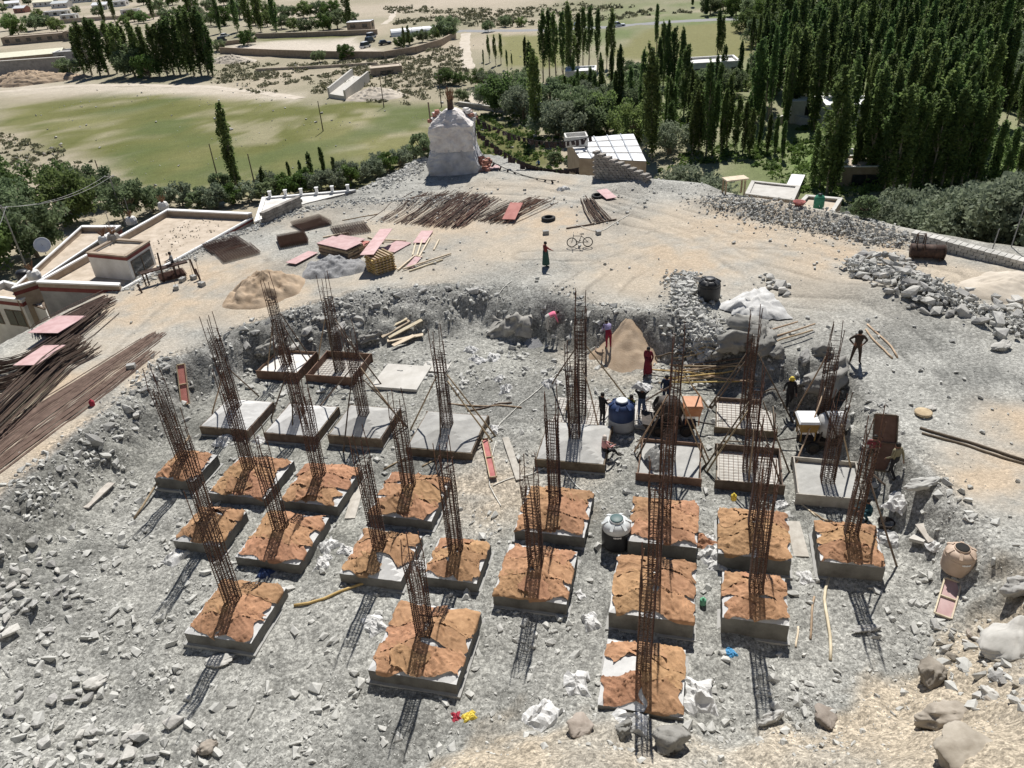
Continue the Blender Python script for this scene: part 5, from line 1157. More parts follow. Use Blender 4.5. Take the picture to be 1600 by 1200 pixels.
def hose(pts, label, r=.022, mat='rope_white'):
    P = [hit(*p) + Vector((0, 0, .04)) for p in pts]; Q = []
    for i in range(len(P) - 1):
        p0, p1, p2, p3 = P[max(i - 1, 0)], P[i], P[i + 1], P[min(i + 2, len(P) - 1)]
        for k in range(6):
            t = k / 6; Q.append(.5 * ((2 * p1) + (-p0 + p2) * t + (2 * p0 - 5 * p1 + 4 * p2 - p3) * t * t + (-p0 + 3 * p1 - 3 * p2 + p3) * t ** 3))
    Q = [Vector((a.x, a.y, max(a.z, gz(a.x, a.y) + .03))) for a in Q + [P[-1]]]
    return one(MB().tube(Q, r, 5), 'hose', mat, label, 'hose', None, True)
hose([(930, 545), (900, 560), (870, 585), (835, 615), (800, 645), (780, 665), (777, 680)], 'long white hose running from the sand heap to the sandy patch')
hose([(775, 690), (768, 720), (765, 755), (770, 770), (783, 792)], 'white hose curling over the sandy patch')
hose([(770, 760), (800, 748), (830, 742), (860, 728)], 'thin white hose crossing right of the sandy patch')
hose([(868, 690), (880, 730), (900, 760), (916, 772), (925, 790)], 'white hose leading to the fifth third row footing')
hose([(800, 440), (780, 460), (776, 495)], 'thin white line hanging down the far bank')
hose([(985, 335), (960, 350), (935, 362), (900, 352)], 'pale hose lying on the terrace behind the bicycle')

# ------------------------------------------------------------------ people
def pose(kind, r):
    s_ = {}
    J = dict(pel=(0, 0, .93), spi=(0, .01, 1.10), che=(0, .0, 1.30), nek=(0, .01, 1.47), hea=(0, .03, 1.58), top=(0, .02, 1.66), lsh=(-.18, 0, 1.40), rsh=(.18, 0, 1.40), lel=(-.25, -.02, 1.13), rel=(.25, -.02, 1.13), lwr=(-.26, .06, .88), rwr=(.26, .06, .88), lha=(-.26, .09, .80), rha=(.26, .09, .80),
             lhi=(-.10, 0, .88), rhi=(.10, 0, .88), lkn=(-.11, .03, .49), rkn=(.11, .03, .49), lan=(-.12, -.01, .09), ran=(.12, -.01, .09), lto=(-.14, .17, .03), rto=(.14, .17, .03))
    def shift(names, d):
        for n in names: J[n] = tuple(a + b for a, b in zip(J[n], d))
    upper = ['spi', 'che', 'nek', 'hea', 'top', 'lsh', 'rsh', 'lel', 'rel', 'lwr', 'rwr', 'lha', 'rha']
    def bend(ang):
        c, s = math.cos(ang), math.sin(ang); px_, pz = 0, .93
        for n in upper:
            x, y, z = J[n]; J[n] = (x, (y * c + (z - pz) * s), pz + (z - pz) * c - y * s)
    if kind == 'hips': J.update(lel=(-.38, -.10, 1.16), rel=(.38, -.10, 1.16), lwr=(-.20, .04, 1.00), rwr=(.20, .04, 1.00), lha=(-.15, .09, .98), rha=(.15, .09, .98), lan=(-.20, 0, .09), ran=(.20, -.02, .09), lto=(-.27, .15, .03), rto=(.26, .15, .03), lkn=(-.16, .03, .49), rkn=(.16, .03, .49))
    if kind == 'point': J.update(rel=(.38, .12, 1.30), rwr=(.62, .18, 1.30), rha=(.71, .20, 1.30), lel=(-.26, .02, 1.13), lwr=(-.22, .16, .95), lha=(-.20, .22, .90))
    if kind == 'walk': J.update(lan=(-.11, -.28, .15), lto=(-.12, -.15, .05), lkn=(-.11, .02, .50), ran=(.11, .26, .09), rto=(.12, .43, .04), rkn=(.11, .20, .50), lwr=(-.24, .22, .92), rwr=(.25, -.16, .90), lha=(-.23, .28, .86), rha=(.25, -.2, .83), rel=(.25, -.10, 1.13))
    if kind == 'bend':
        bend(R(72)); J.update(lel=(-.22, .55, .80), rel=(.22, .55, .80), lwr=(-.14, .62, .55), rwr=(.14, .62, .55), lha=(-.12, .65, .47), rha=(.12, .65, .47), lkn=(-.12, .04, .48), rkn=(.12, .04, .48))
    if kind == 'stoop':
        bend(R(38)); J.update(lel=(-.24, .40, 1.02), rel=(.24, .40, 1.02), lwr=(-.14, .58, .88), rwr=(.14, .58, .88), lha=(-.11, .64, .84), rha=(.11, .64, .84))
    if kind == 'sit':
        dz = -.48; shift(upper + ['pel', 'lhi', 'rhi'], (0, 0, dz)); J.update(lkn=(-.14, .42, .47), rkn=(.14, .42, .45), lan=(-.15, .50, .09), ran=(.14, .62, .09), lto=(-.16, .68, .03), rto=(.16, .80, .04), lel=(-.28, .14, .72), rel=(.28, .16, .72), lwr=(-.16, .36, .62), rwr=(.12, .42, .66), lha=(-.12, .44, .62), rha=(.08, .50, .66))
    if kind == 'crouch':
        dz = -.58; shift(upper + ['pel', 'lhi', 'rhi'], (0, -.1, dz)); bend(R(0)); J.update(lkn=(-.2, .30, .50), rkn=(.2, .30, .50), lan=(-.14, .0, .09), ran=(.14, .0, .09), lto=(-.18, .16, .03), rto=(.18, .16, .03), lel=(-.26, .22, .70), rel=(.26, .22, .70), lwr=(-.14, .46, .62), rwr=(.14, .46, .62), lha=(-.10, .53, .60), rha=(.1, .53, .60))
        shift(['che', 'nek', 'hea', 'top', 'lsh', 'rsh'], (0, .14, -.04))
    if kind == 'carry': J.update(lel=(-.32, .05, 1.52), rel=(.32, .05, 1.52), lwr=(-.20, .06, 1.74), rwr=(.20, .06, 1.74), lha=(-.14, .06, 1.80), rha=(.14, .06, 1.80))
    if kind == 'work': J.update(lel=(-.24, .12, 1.14), rel=(.24, .12, 1.14), lwr=(-.13, .36, 1.08), rwr=(.13, .36, 1.08), lha=(-.10, .45, 1.08), rha=(.10, .45, 1.08))
    return J
BONES = [('pel', 'spi', 't'), ('spi', 'che', 's'), ('che', 'nek', 's'), ('nek', 'hea', 'k'), ('hea', 'top', 'k'), ('che', 'lsh', 's'), ('che', 'rsh', 's'), ('lsh', 'lel', 's'), ('rsh', 'rel', 's'), ('lel', 'lwr', 'f'), ('rel', 'rwr', 'f'), ('lwr', 'lha', 'k'), ('rwr', 'rha', 'k'),
         ('pel', 'lhi', 't'), ('pel', 'rhi', 't'), ('lhi', 'lkn', 't'), ('rhi', 'rkn', 't'), ('lkn', 'lan', 't'), ('rkn', 'ran', 't'), ('lan', 'lto', 'o'), ('ran', 'rto', 'o')]
RAD = {k_: (v_[0] * 1.12, v_[1] * 1.15) for k_, v_ in dict(pel=(.15, .11), spi=(.145, .105), che=(.165, .115), nek=(.055, .055), hea=(.082, .095), top=(.062, .07), lsh=(.07, .065), rsh=(.07, .065), lel=(.046, .046), rel=(.046, .046), lwr=(.031, .031), rwr=(.031, .031), lha=(.034, .020), rha=(.034, .020), lhi=(.092, .095), rhi=(.092, .095), lkn=(.062, .062), rkn=(.062, .062), lan=(.042, .042), ran=(.042, .042), lto=(.042, .03), rto=(.042, .03)).items()}
material('skin', (.22, .12, .08), (.27, .15, .10), 3, .6); material('hair', (.012, .010, .009), (.022, .018, .015), 9, .6); material('shoe', (.02, .018, .016), (.05, .045, .04), 5, .8)
def cloth(name, c, v=1.25): material('cloth_' + name, c, tuple(min(.9, q * v) for q in c), 7, .92)
for nm, c in dict(grey=(.20, .21, .22), dark=(.022, .022, .024), darkred=(.16, .03, .03), deepgreen=(.03, .07, .06), pink=(.62, .16, .25), pale=(.42, .40, .37), lavender=(.34, .30, .48), crimson=(.22, .02, .04), maroonrobe=(.14, .018, .03), vest=(.10, .10, .02), jeans=(.06, .09, .16), navy=(.02, .03, .06), rose=(.50, .25, .24), brown=(.05, .035, .028), maroonshirt=(.17, .035, .045), plaid=(.19, .17, .11), teal=(.02, .06, .075), blue=(.06, .13, .26), scarf=(.52, .45, .40)).items(): cloth(nm, c)
def person(px, py, facing, kind, shirt, legs, label, sleeves=True, head=None, scale=1.0, lift=0.0, robe=None, sack=False, shoe='shoe'):
    """one continuous skinned body in the given pose; facing is the world heading of the chest"""
    p = on_piles(hit(px, py)); p.z += lift; r = random.Random(int(px)); J = pose(kind, r); names = list(J); idx = {n: i for i, n in enumerate(names)}
    V = [J[n] for n in names]; Ed = [(idx[a], idx[b]) for a, b, _ in BONES]; rad = [RAD[n] for n in names]; own = [None] * len(V)
    for sd in ('l', 'r'):                               # palm and five fingers
        w, h = Vector(J[sd + 'wr']), Vector(J[sd + 'ha']); d = (h - w).normalized(); sx = d.cross(Vector((0, 0, 1)));
        sx = sx.normalized() if sx.length > .1 else Vector((1, 0, 0)); nz = sx.cross(d).normalized()
        for k, (o, L_) in enumerate(((-.028, .066), (-.009, .078), (.010, .074), (.028, .056), (.034, .05))):
            b0 = w.lerp(h, .9 if k < 4 else .35) + sx * o; dd = d if k < 4 else (d * .6 + sx * .8).normalized(); i0 = len(V)
            V += [tuple(b0), tuple(b0 + dd * L_ * .55 - nz * .004), tuple(b0 + dd * L_ - nz * (.022 if k < 4 else .008))]; rad += [(.0095, .0095), (.009, .009), (.0075, .0075)]; Ed += [(i0, i0 + 1), (i0 + 1, i0 + 2)]
    me = bpy.data.meshes.new('person_base'); me.from_pydata(V, Ed, []); ob = bpy.data.objects.new('person_base', me); COL.objects.link(ob)
    ob.modifiers.new('skin', 'SKIN'); ob.modifiers.new('sub', 'SUBSURF').levels = 1
    sk = me.skin_vertices[0].data
    for i, q in enumerate(rad): sk[i].radius = q; sk[i].use_root = (i == idx['pel']) or (i >= len(names) and (i - len(names)) % 3 == 0)
    dg = bpy.context.evaluated_depsgraph_get(); me2 = bpy.data.meshes.new_from_object(ob.evaluated_get(dg)); bpy.data.objects.remove(ob); me2.name = 'person'
    me2.materials.clear()
    for m_ in ('cloth_' + shirt, 'cloth_' + legs, 'skin', shoe): me2.materials.append(M[m_])
    segs = [(np.array(J[a]), np.array(J[b]), {'s': 0, 't': 1, 'k': 2, 'o': 3, 'f': 0 if sleeves else 2}[k]) for a, b, k in BONES]; mi = []
    for pl in me2.polygons:
        c = np.array(pl.center); best = (9, 0)
        for a, b, k in segs:
            t = np.clip(np.dot(c - a, b - a) / (np.dot(b - a, b - a) + 1e-9), 0, 1); d = np.linalg.norm(c - a - t * (b - a))
            if d < best[0]: best = (d, k)
        mi.append(best[1])
    me2.polygons.foreach_set('material_index', mi); me2.polygons.foreach_set('use_smooth', [True] * len(mi))
    o = link('person', me2, None, p, (0, 0, facing), (scale,) * 3); tag(o, label, 'person', 'workers on the site')
    hd, tp, nk = Vector(J['hea']), Vector(J['top']), Vector(J['nek']); ax = (tp - nk).normalized(); fwd = Vector((0, 1, 0)); fwd = (fwd - ax * fwd.dot(ax)).normalized(); sd_ = fwd.cross(ax)
    rot = Matrix((sd_, fwd, ax)).transposed()
    prof = [(.108, -.03), (.112, .02), (.10, .075), (.07, .115), (.0, .13)] if head == 'helmet' else [(.096, -.05), (.101, .0), (.094, .05), (.066, .092), (0, .108)]
    hm = MB(); hm.lathe([q for q in prof], 16, hd + ax * .03 - fwd * (.012 if head != 'helmet' else 0), rot=rot)
    if head == 'helmet': hm.lathe([(.10, -.035), (.145, -.04), (.145, -.028), (.10, -.02)], 16, hd + ax * .03, rot=rot); hm.build('helmet', 'yellow_plastic', o, True, False)
    elif head == 'scarf': hm.lathe([(.105, -.12), (.11, -.03)], 16, hd - fwd * .01, rot=rot); hm.build('headscarf', 'cloth_scarf', o, True, False)
    elif head == 'dark scarf': hm.build('headscarf', 'cloth_dark', o, True, False)
    else: hm.build('hair', 'hair', o, True, False)
    fc = MB(); c = hd + fwd * .088; fc.hexa([c + sd_ * a + ax * b + fwd * q for a, b, q in ((-.012, -.03, 0), (.012, -.03, 0), (.012, -.03, .022), (-.012, -.03, .022), (-.007, .015, -.004), (.007, .015, -.004), (.007, .015, .008), (-.007, .015, .008))]); fc.build('nose', 'skin', o, world=False)
    for s_ in (-1, 1):
        MB().lathe([(0, -.008), (.009, 0), (0, .008)], 8, hd + fwd * .090 + sd_ * .030 * s_ + ax * .018, rot=rot).build('eye', 'hair', o, world=False)
        MB().lathe([(0, -.028), (.014, 0), (0, .028)], 8, hd + sd_ * .092 * s_, rot=rot).build('ear', 'skin', o, world=False)
    MB().box(tuple(hd + fwd * .088 - ax * .045), (.04, .01, .008)).build('mouth', 'maroon_paint', o, world=False)
    if robe:
        a = Vector(J['spi']); MB().lathe([(.17, .0), (.185, -.25), (.22, -.6), (.25, -.92), (.24, -.92), (.17, -.3), (.14, .02)], 18, (a.x, a.y, a.z + .0)).build('skirt', 'cloth_' + robe, o, True, False)
    if sack:
        crumple('cement_sack', p + Vector((0, .02, 1.72 * scale)), .62, 'sacking_white', 'white sack carried on the head of the worker in jeans', 'sack', seed=88, flat=.5)
    return o
person(276, 431, R(110), 'work', 'grey', 'dark', 'person in a grey shirt working at the steel bench')
person(853, 417, R(-70), 'point', 'darkred', 'deepgreen', 'person in a dark red top and green trousers holding one arm out', robe='deepgreen')
person(855, 518, R(-80), 'bend', 'pink', 'pale', 'person in a bright pink shirt bending over by the grey gravel')
person(951, 547, R(10), 'stoop', 'lavender', 'crimson', 'person in a lavender top and red trousers stooping at the sand heap')
person(1012, 586, R(150), 'walk', 'maroonrobe', 'maroonrobe', 'person in a long dark red robe near the pole heap', robe='maroonrobe', head='dark scarf')
person(941, 661, R(-60), 'work', 'dark', 'dark', 'person all in black left of the blue tank')
person(986, 664, R(120), 'work', 'vest', 'dark', 'person in a dark olive vest right behind the blue tank', sleeves=False)
person(1002, 652, R(170), 'carry', 'dark', 'jeans', 'person in black and blue jeans with a white sack on the head', sack=True)
person(1040, 632, R(150), 'work', 'navy', 'navy', 'person in dark blue behind the dark mixer')
person(944, 716, R(-75), 'sit', 'rose', 'dark', 'person in a pink shirt and scarf crouching at the damp footing', head='scarf', lift=.02)
person(1231, 637, R(170), 'walk', 'dark', 'dark', 'person in black with a yellow helmet below the rock ledge', head='helmet')
person(1335, 568, R(165), 'hips', 'brown', 'brown', 'person in dark clothes standing on the pit rim with hands on hips', scale=1.05)
person(1357, 733, R(-30), 'work', 'maroonshirt', 'dark', 'person in a maroon shirt holding up a plywood sheet')
person(1392, 748, R(20), 'walk', 'plaid', 'dark', 'person in a pale checked shirt walking up the bank at right')
person(1352, 812, R(100), 'crouch', 'teal', 'teal', 'person in dark teal crouching behind the rightmost third row column')
person(842, 262, R(140), 'sit', 'blue', 'dark', 'person in a blue jacket sitting near the prayer flags by the chorten')
# ------------------------------------------------------------------ buildings and walls
random.seed(31)
def lerp4(P, u, v): return P[0].lerp(P[1], u).lerp(P[3].lerp(P[2], u), v)
def flat_house(label, px4, ztop, zbot, parapet=.5, wall='plaster_white', deck='mud_roof', band=None, sides=(1, 1, 1, 1), cap='white_paint', th=.25, windows=(), world=None, name='house', par=None):
    """flat roofed house: four walls, roof deck, parapets with copings, painted band, windows. corners run near-left, near-right, far-right, far-left"""
    P = world or [at(p[0], p[1], ztop) for p in px4]; c = sum((p for p in P), Vector()) / 4
    root = thing(name, label, 'house', (c.x, c.y, zbot)); zd = ztop - parapet
    def inw(p, d): v = c - p; v.z = 0; return p + v.normalized() * d * 1.4
    for i in range(4):
        a, b = P[i], P[(i + 1) % 4]; ia, ib = inw(a, th), inw(b, th)
        q = [Vector((a.x, a.y, zbot)), Vector((b.x, b.y, zbot)), Vector((ib.x, ib.y, zbot)), Vector((ia.x, ia.y, zbot))]
        MB().hexa(q + [Vector((p.x, p.y, zd - .02)) for p in q]).build('wall', wall, root)
        d = (b - a); L = d.length; d.normalize(); nrm = Vector((d.y, -d.x, 0)); k = .012
        if band: q0 = [a + nrm * k, b + nrm * k, b - nrm * .05, a - nrm * .05]; MB().hexa([Vector((p.x, p.y, zd - .12)) for p in q0] + [Vector((p.x, p.y, zd + .16)) for p in q0]).build('band', band, root)
        if sides[i]:
            ph = parapet if sides[i] == 1 else sides[i]; q1 = [a, b, ib, ia]
            MB().hexa([Vector((p.x, p.y, zd)) for p in q1] + [Vector((p.x, p.y, zd + ph - .10)) for p in q1]).build('parapet', par or wall, root)
            q2 = [a + nrm * .05 - d * .03, b + nrm * .05 + d * .03, ib - nrm * .04, ia - nrm * .04]
            MB().hexa([Vector((p.x, p.y, zd + ph - .10)) for p in q2] + [Vector((p.x, p.y, zd + ph)) for p in q2]).build('coping', cap, root)
        for (sd, u0, u1, z0, z1, mt) in windows:
            if sd != i: continue
            w0, w1 = a.lerp(b, u0), a.lerp(b, u1)
            def rect(m, n0, n1, e): 
                r0, r1 = w0 - d * e, w1 + d * e
                return MB().hexa([Vector((p.x, p.y, zd - z1 - e)) for p in (r0 + nrm * n1, r1 + nrm * n1, r1 + nrm * n0, r0 + nrm * n0)] + [Vector((p.x, p.y, zd - z0 + e)) for p in (r0 + nrm * n1, r1 + nrm * n1, r1 + nrm * n0, r0 + nrm * n0)])
            f = rect(None, -.05, .03, .07).build('window', 'old_timber', root); rect(None, -.05, .045, 0).build('pane', mt, f)
            m0, m1 = w0.lerp(w1, .48) + nrm * .047, w0.lerp(w1, .52) + nrm * .047
            MB().hexa([Vector((p.x, p.y, zd - z1)) for p in (m0 + nrm * .02, m1 + nrm * .02, m1, m0)] + [Vector((p.x, p.y, zd - z0)) for p in (m0 + nrm * .02, m1 + nrm * .02, m1, m0)]).build('mullion', 'old_timber', f)
    q = [inw(p, .02) for p in P]; n = 10; V = []
    for i in range(n + 1):
        for j in range(n + 1): p = lerp4(q, i / n, j / n); V.append((p.x, p.y, zd + .01 + .03 * fb1(p.x, p.y, 1.2, 2, 1)))
    m = MB().add(V, [(i * (n + 1) + j, (i + 1) * (n + 1) + j, (i + 1) * (n + 1) + j + 1, i * (n + 1) + j + 1) for i in range(n) for j in range(n)])
    b0 = [Vector((p.x, p.y, zd - .2)) for p in q]; m.hexa(b0 + [Vector((p.x, p.y, zd - .03)) for p in q]); m.build('roof_deck', deck, root)
    return root, P, zd
flat_house('long flat roofed house at left with a dark red band and wide bare roof', [(57, 440), (185, 445), (393, 332), (262, 326)], 2.5, -4.5, .55, 'plaster_grey', 'mud_roof', 'maroon_paint', (1, .16, 1, 1), par='mud_wall')
flat_house('white stair hut with a red band on the long flat roof', [(135, 394), (196, 400), (233, 376), (177, 372)], 3.75, 1.9, .22, 'plaster_white', 'mud_roof', 'maroon_paint', (1, 1, 1, 1), 'mud_wall', .2, [(1, .12, .88, .35, 1.35, 'glass_dark')])
flat_house('lower flat roof strewn with rubble beyond the long house', [(18, 450), (60, 437), (188, 352), (128, 352)], 1.2, -5, .5, 'mud_wall', 'mud_roof', 'maroon_paint', (1, 1, 1, 1))
flat_house('small white house with dark windows at the left edge', [(-40, 460), (32, 468), (58, 451), (5, 438)], .3, -4.5, .45, 'plaster_white', 'mud_roof', 'maroon_paint', (1, 1, 1, 1), windows=[(0, .55, .9, .55, 1.7, 'glass_dark'), (0, .1, .4, .55, 1.7, 'glass_dark'), (1, .35, .7, .8, 1.7, 'glass_dark')])
flat_house('lean-to with a pale sloping roof beside the small white house', [(34, 470), (70, 482), (66, 462), (52, 455)], -.4, -4.5, .08, 'plaster_white', 'lean_concrete', None, (1, 1, 1, 1), 'old_timber', .12)
_, P, zd = flat_house('white paved roof terrace behind the long house', [(398, 346), (470, 316), (556, 296), (410, 308)], 2.15, -4, .16, 'stone_wall', 'plaster_white', None, (1, 0, 1, 1))
for i in range(6):
    p = P[3].lerp(P[2], (i + .5) / 6); one(MB().box((p.x, p.y, zd + .28), (.22, .22, .56)).box((p.x, p.y, zd + .60), (.30, .30, .07)), 'white_post', 'white_paint', f'white square post on the roof terrace edge, {ORD[i]} from the left', 'post', 'posts of the roof terrace')
wv = thing('stone_wall', 'short dark stone wall at the corner of the white roof terrace', 'wall', hit(440, 345))
a0, b0 = hit(412, 350), hit(472, 322)
for k in range(5):
    for i in range(14):
        t0, t1 = (i + .5 * (k % 2)) / 14.5, (i + .5 * (k % 2) + .94) / 14.5; zz = a0.z - .3 + k * .27
        MB().beam(a0.lerp(b0, t0) * 1 + Vector((0, 0, zz - a0.lerp(b0, t0).z)), a0.lerp(b0, t1) + Vector((0, 0, zz - a0.lerp(b0, t1).z)), .4 + random.uniform(-.05, .05), .25).build('stone', 'stone_wall', wv)
# things on the roofs
def dish(px, py, z, r, label):
    p = at(px, py, z); root = thing('satellite_dish', label, 'satellite dish', p); rot = Matrix.Rotation(R(55), 3, 'X') @ Matrix.Rotation(R(20), 3, 'Y')
    MB().lathe([(0, 0), (r * .5, .05 * r), (r * .8, .14 * r), (r, .24 * r), (r * .99, .26 * r), (r * .5, .08 * r), (0, .03 * r)], 22, (0, 0, r), rot=rot).build('reflector', 'tin_white', root, True, False)
    MB().tube([(0, 0, -.1), (0, 0, r)], .03, 6).build('mast', 'steel_pole', root, world=False); MB().tube([Vector((0, 0, r)), rot @ Vector((0, 0, r * .8)) + Vector((0, 0, r))], .015, 5).build('feed_arm', 'steel_pole', root, world=False)
dish(71, 395, .75, .62, 'white satellite dish on the rubble strewn roof')
for i, (px, py, z) in enumerate(((53, 430, 2.4), (163, 375, 2.4), (178, 395 - 22, 3.7), (255, 322, 2.5), (205, 345, 2.2))):
    p = at(px, py, z); r = thing('roof_offering', ['dark bundle of twigs on the near corner of the long roof', 'bundle with flags on the left parapet of the long roof', 'stone cairn with a rod on the stair hut roof', 'white bundle with twigs on the far corner of the long roof', 'white bundle with a flag beyond the left parapet'][i], 'roof bundle', p)
    MB().lathe([(.0, -.25), (.42, -.25), (.45, .05), (.36, .3), (.30, .34), (0, .34)], 10).build('base', 'whitewash' if i != 2 else 'stone_wall', r, False, False)
    m = MB(); rr = random.Random(i)
    for k in range(22): a = rr.uniform(0, 6.28); q = rr.uniform(.1, .4); m.tube([(0, 0, .25), (math.cos(a) * q, math.sin(a) * q, rr.uniform(.6, 1.0))], .02, 3, caps=False)
    tag(m.build('twigs', 'dry_twig', r, world=False), kind='stuff')
    if i in (2, 4): MB().tube([(0, 0, 0), (.05, 0, 1.9)], .025, 5).build('rod', 'steel_pole', r, world=False)
q = at(40, 440, .35); tk = MB().lathe([(.45, 0), (.47, .1), (.47, .75), (.35, .88), (.18, .92), (0, .93)], 18, q); one(tk, 'water_tank', 'tank_black', 'black water tank on the small white house roof', 'water tank', None, True)
heap([(90, 395), (120, 415), (165, 372), (150, 362)], 10, .3, .55, 'stone lying on the rubble strewn lower roof', 'stones on the lower roof', RKP + RKB, .0)
for o in list(COL.objects):
    if o.get('group') == 'stones on the lower roof': o.location.z = .78
for (poly, zz, lab) in (([(200, 425), (230, 385), (290, 345), (360, 340), (330, 365), (250, 405)], 1.97, 'small stones and dirt clods on the long bare roof'),):
    w4 = [at(*q, zz) for q in poly]; pp = [(v.x, v.y) for v in w4]; xs = rng.uniform(min(q[0] for q in pp), max(q[0] for q in pp), 260); ys = rng.uniform(min(q[1] for q in pp), max(q[1] for q in pp), 260); k_ = sdist(pp, xs, ys) > 0
    tag(link('roof_stones', np_rocks('roof_stones', xs[k_], ys[k_], np.full(k_.sum(), zz), rng.uniform(.05, .16, k_.sum()), 'brown_rock', npts=9)), lab, 'stones', kind='stuff')
# chorten
p = hit(713, 264); ch = thing('chorten', 'ruined whitewashed chorten with a bundle of twigs on top', 'chorten', p, R(-6))
def loft(levels, n, mat, name, par, seed=0, amp=.05, k_=4):
    """square tower with uneven, weathered faces; levels are (half width x, half width y, z)"""
    lv = []
    for a, b in zip(levels[:-1], levels[1:]): lv += [tuple(a[q] + (b[q] - a[q]) * i / k_ for q in range(3)) for i in range(k_)]
    lv.append(levels[-1]); V = []; m = n * 4
    for (hx, hy, z) in lv:
        for k in range(4):
            c0 = ((-1, -1), (1, -1), (1, 1), (-1, 1))[k]; c1 = ((1, -1), (1, 1), (-1, 1), (-1, -1))[k]
            for i in range(n):
                t = i / n; u, v = c0[0] + (c1[0] - c0[0]) * t, c0[1] + (c1[1] - c0[1]) * t; x_, y_ = u * hx, v * hy
                rr_ = 1 - .05 * max(0, abs(u) + abs(v) - 1.75) * 4
                w = rr_ + amp * (fb1(x_ * 2 + z * 1.3 + seed, y_ * 2 + z * 1.7, 1.4, 4, seed) + .5 * fb1(x_ * 3 + z, y_ * 3 - z, .35, 2, seed + 1)) / max(.6, hx)
                V.append((x_ * w, y_ * w, z + .05 * fb1(x_ * 2, y_ * 2 + z, .5, 2, seed)))
    L = len(lv); F_ = [(i * m + j, i * m + (j + 1) % m, (i + 1) * m + (j + 1) % m, (i + 1) * m + j) for i in range(L - 1) for j in range(m)] + [tuple((L - 1) * m + j for j in range(m))]
    return MB().add(V, F_).build(name, mat, par, world=False)
loft([(2.35, 2.0, -.6), (2.34, 1.98, .2), (2.32, 1.95, .8), (2.24, 1.88, 1.3), (2.1, 1.78, 1.75), (1.97, 1.70, 2.1)], 14, 'chorten_plinth', 'plinth', ch, 1, .12)
loft([(2.0, 1.7, 1.95), (1.97, 1.66, 2.6), (1.95, 1.62, 3.3), (1.94, 1.6, 3.7), (1.93, 1.58, 4.05), (1.5, 1.3, 4.45), (1.05, 1.0, 4.85), (.5, .5, 5.3)], 14, 'chorten_white' if 'chorten_white' in M else 'whitewash', 'body', ch, 2, .09)
loft([(.30, .30, 5.1), (.24, .24, 5.6), (.22, .22, 6.1)], 5, 'rust_dark', 'spire', ch, 3, .05)
m = MB(); rr = random.Random(4)
for k in range(70): a = rr.uniform(0, 6.28); q = rr.uniform(.05, .45); m.tube([(math.cos(a) * .1, math.sin(a) * .1, 5.7), (math.cos(a) * q, math.sin(a) * q, rr.uniform(6.3, 7.2))], .022, 3, caps=False)
tag(m.build('twig_bundle', 'dry_twig', ch, world=False), kind='stuff')
for sx in (-1, 1):
    for k in range(11):
        x0 = sx * (1.95 - .07 * k + random.uniform(-.05, .05)); MB().box((x0, .9 + random.uniform(-.5, .5), 4.2 + .06 * k + random.uniform(-.25, .3)), (.45, .4, .28), random.uniform(0, 3)).build('corner_stone', 'brick_red' if k % 3 == 0 else 'whitewash', ch, world=False)
for k in range(16): MB().box((2.25 + random.uniform(0, 1.0), -.8 + random.uniform(-.8, 1.6), .15 + random.uniform(0, 1.2) * (1 - k / 20)), (.45, .35, .25), random.uniform(0, 3)).build('fallen_brick', 'brick_red', ch, world=False)
MB().tube([(-1.95, .3, 3.0), (-1.98, .3, 5.9)], .07, 6).build('pole', 'old_timber', ch, world=False)
# prayer flag lines
def flags(A, B, sag, n, label, size=.5, seed=0):
    root = thing('prayer_flag_line', label, 'flag line', A); Q = [A.lerp(B, t) - Vector((0, 0, sag * 4 * t * (1 - t))) for t in np.linspace(0, 1, 24)]
    MB().tube(Q, .035, 5).build('rope', 'cable', root); rr = random.Random(seed); d = (B - A); d.z = 0; d.normalize(); nn = Vector((-d.y, d.x, 0))
    for i in range(n):
        t = (i + .5) / n; p = A.lerp(B, t) - Vector((0, 0, sag * 4 * t * (1 - t))); w, h = size * rr.uniform(.5, .9), size * rr.uniform(.5, 1.2); sw = rr.uniform(-.3, .3)
        m = MB(); V = []
        for a in range(4):
            for b in range(4): u, v = a / 3 - .5, b / 3; V.append(p + d * u * w + nn * (sw * v + .06 * math.sin(a * 2 + b + i)) - Vector((0, 0, v * h)))
        k = [tuple(q) for q in V]; m.add(k, [(a * 4 + b, a * 4 + b + 1, a * 4 + 5 + b, a * 4 + 4 + b) for a in range(3) for b in range(3)]); m.build('flag', 'flag_dark', root)
top = p + Vector((1.7, .4, 4.6))
flags(top, at(925, 213, 2.4), 1.3, 26, 'dark sagging prayer flag line from the chorten to the white roof', .55, 1)
flags(top - Vector((0, 0, .9)), at(905, 262, 2.5), 1.5, 24, 'lower dark prayer flag line running down to the stone wall', .6, 2)
flags(p + Vector((2.6, -.2, 1.0)), at(868, 282, 2.3), .5, 10, 'short dark rope of flags low on the ground right of the chorten', .35, 3)
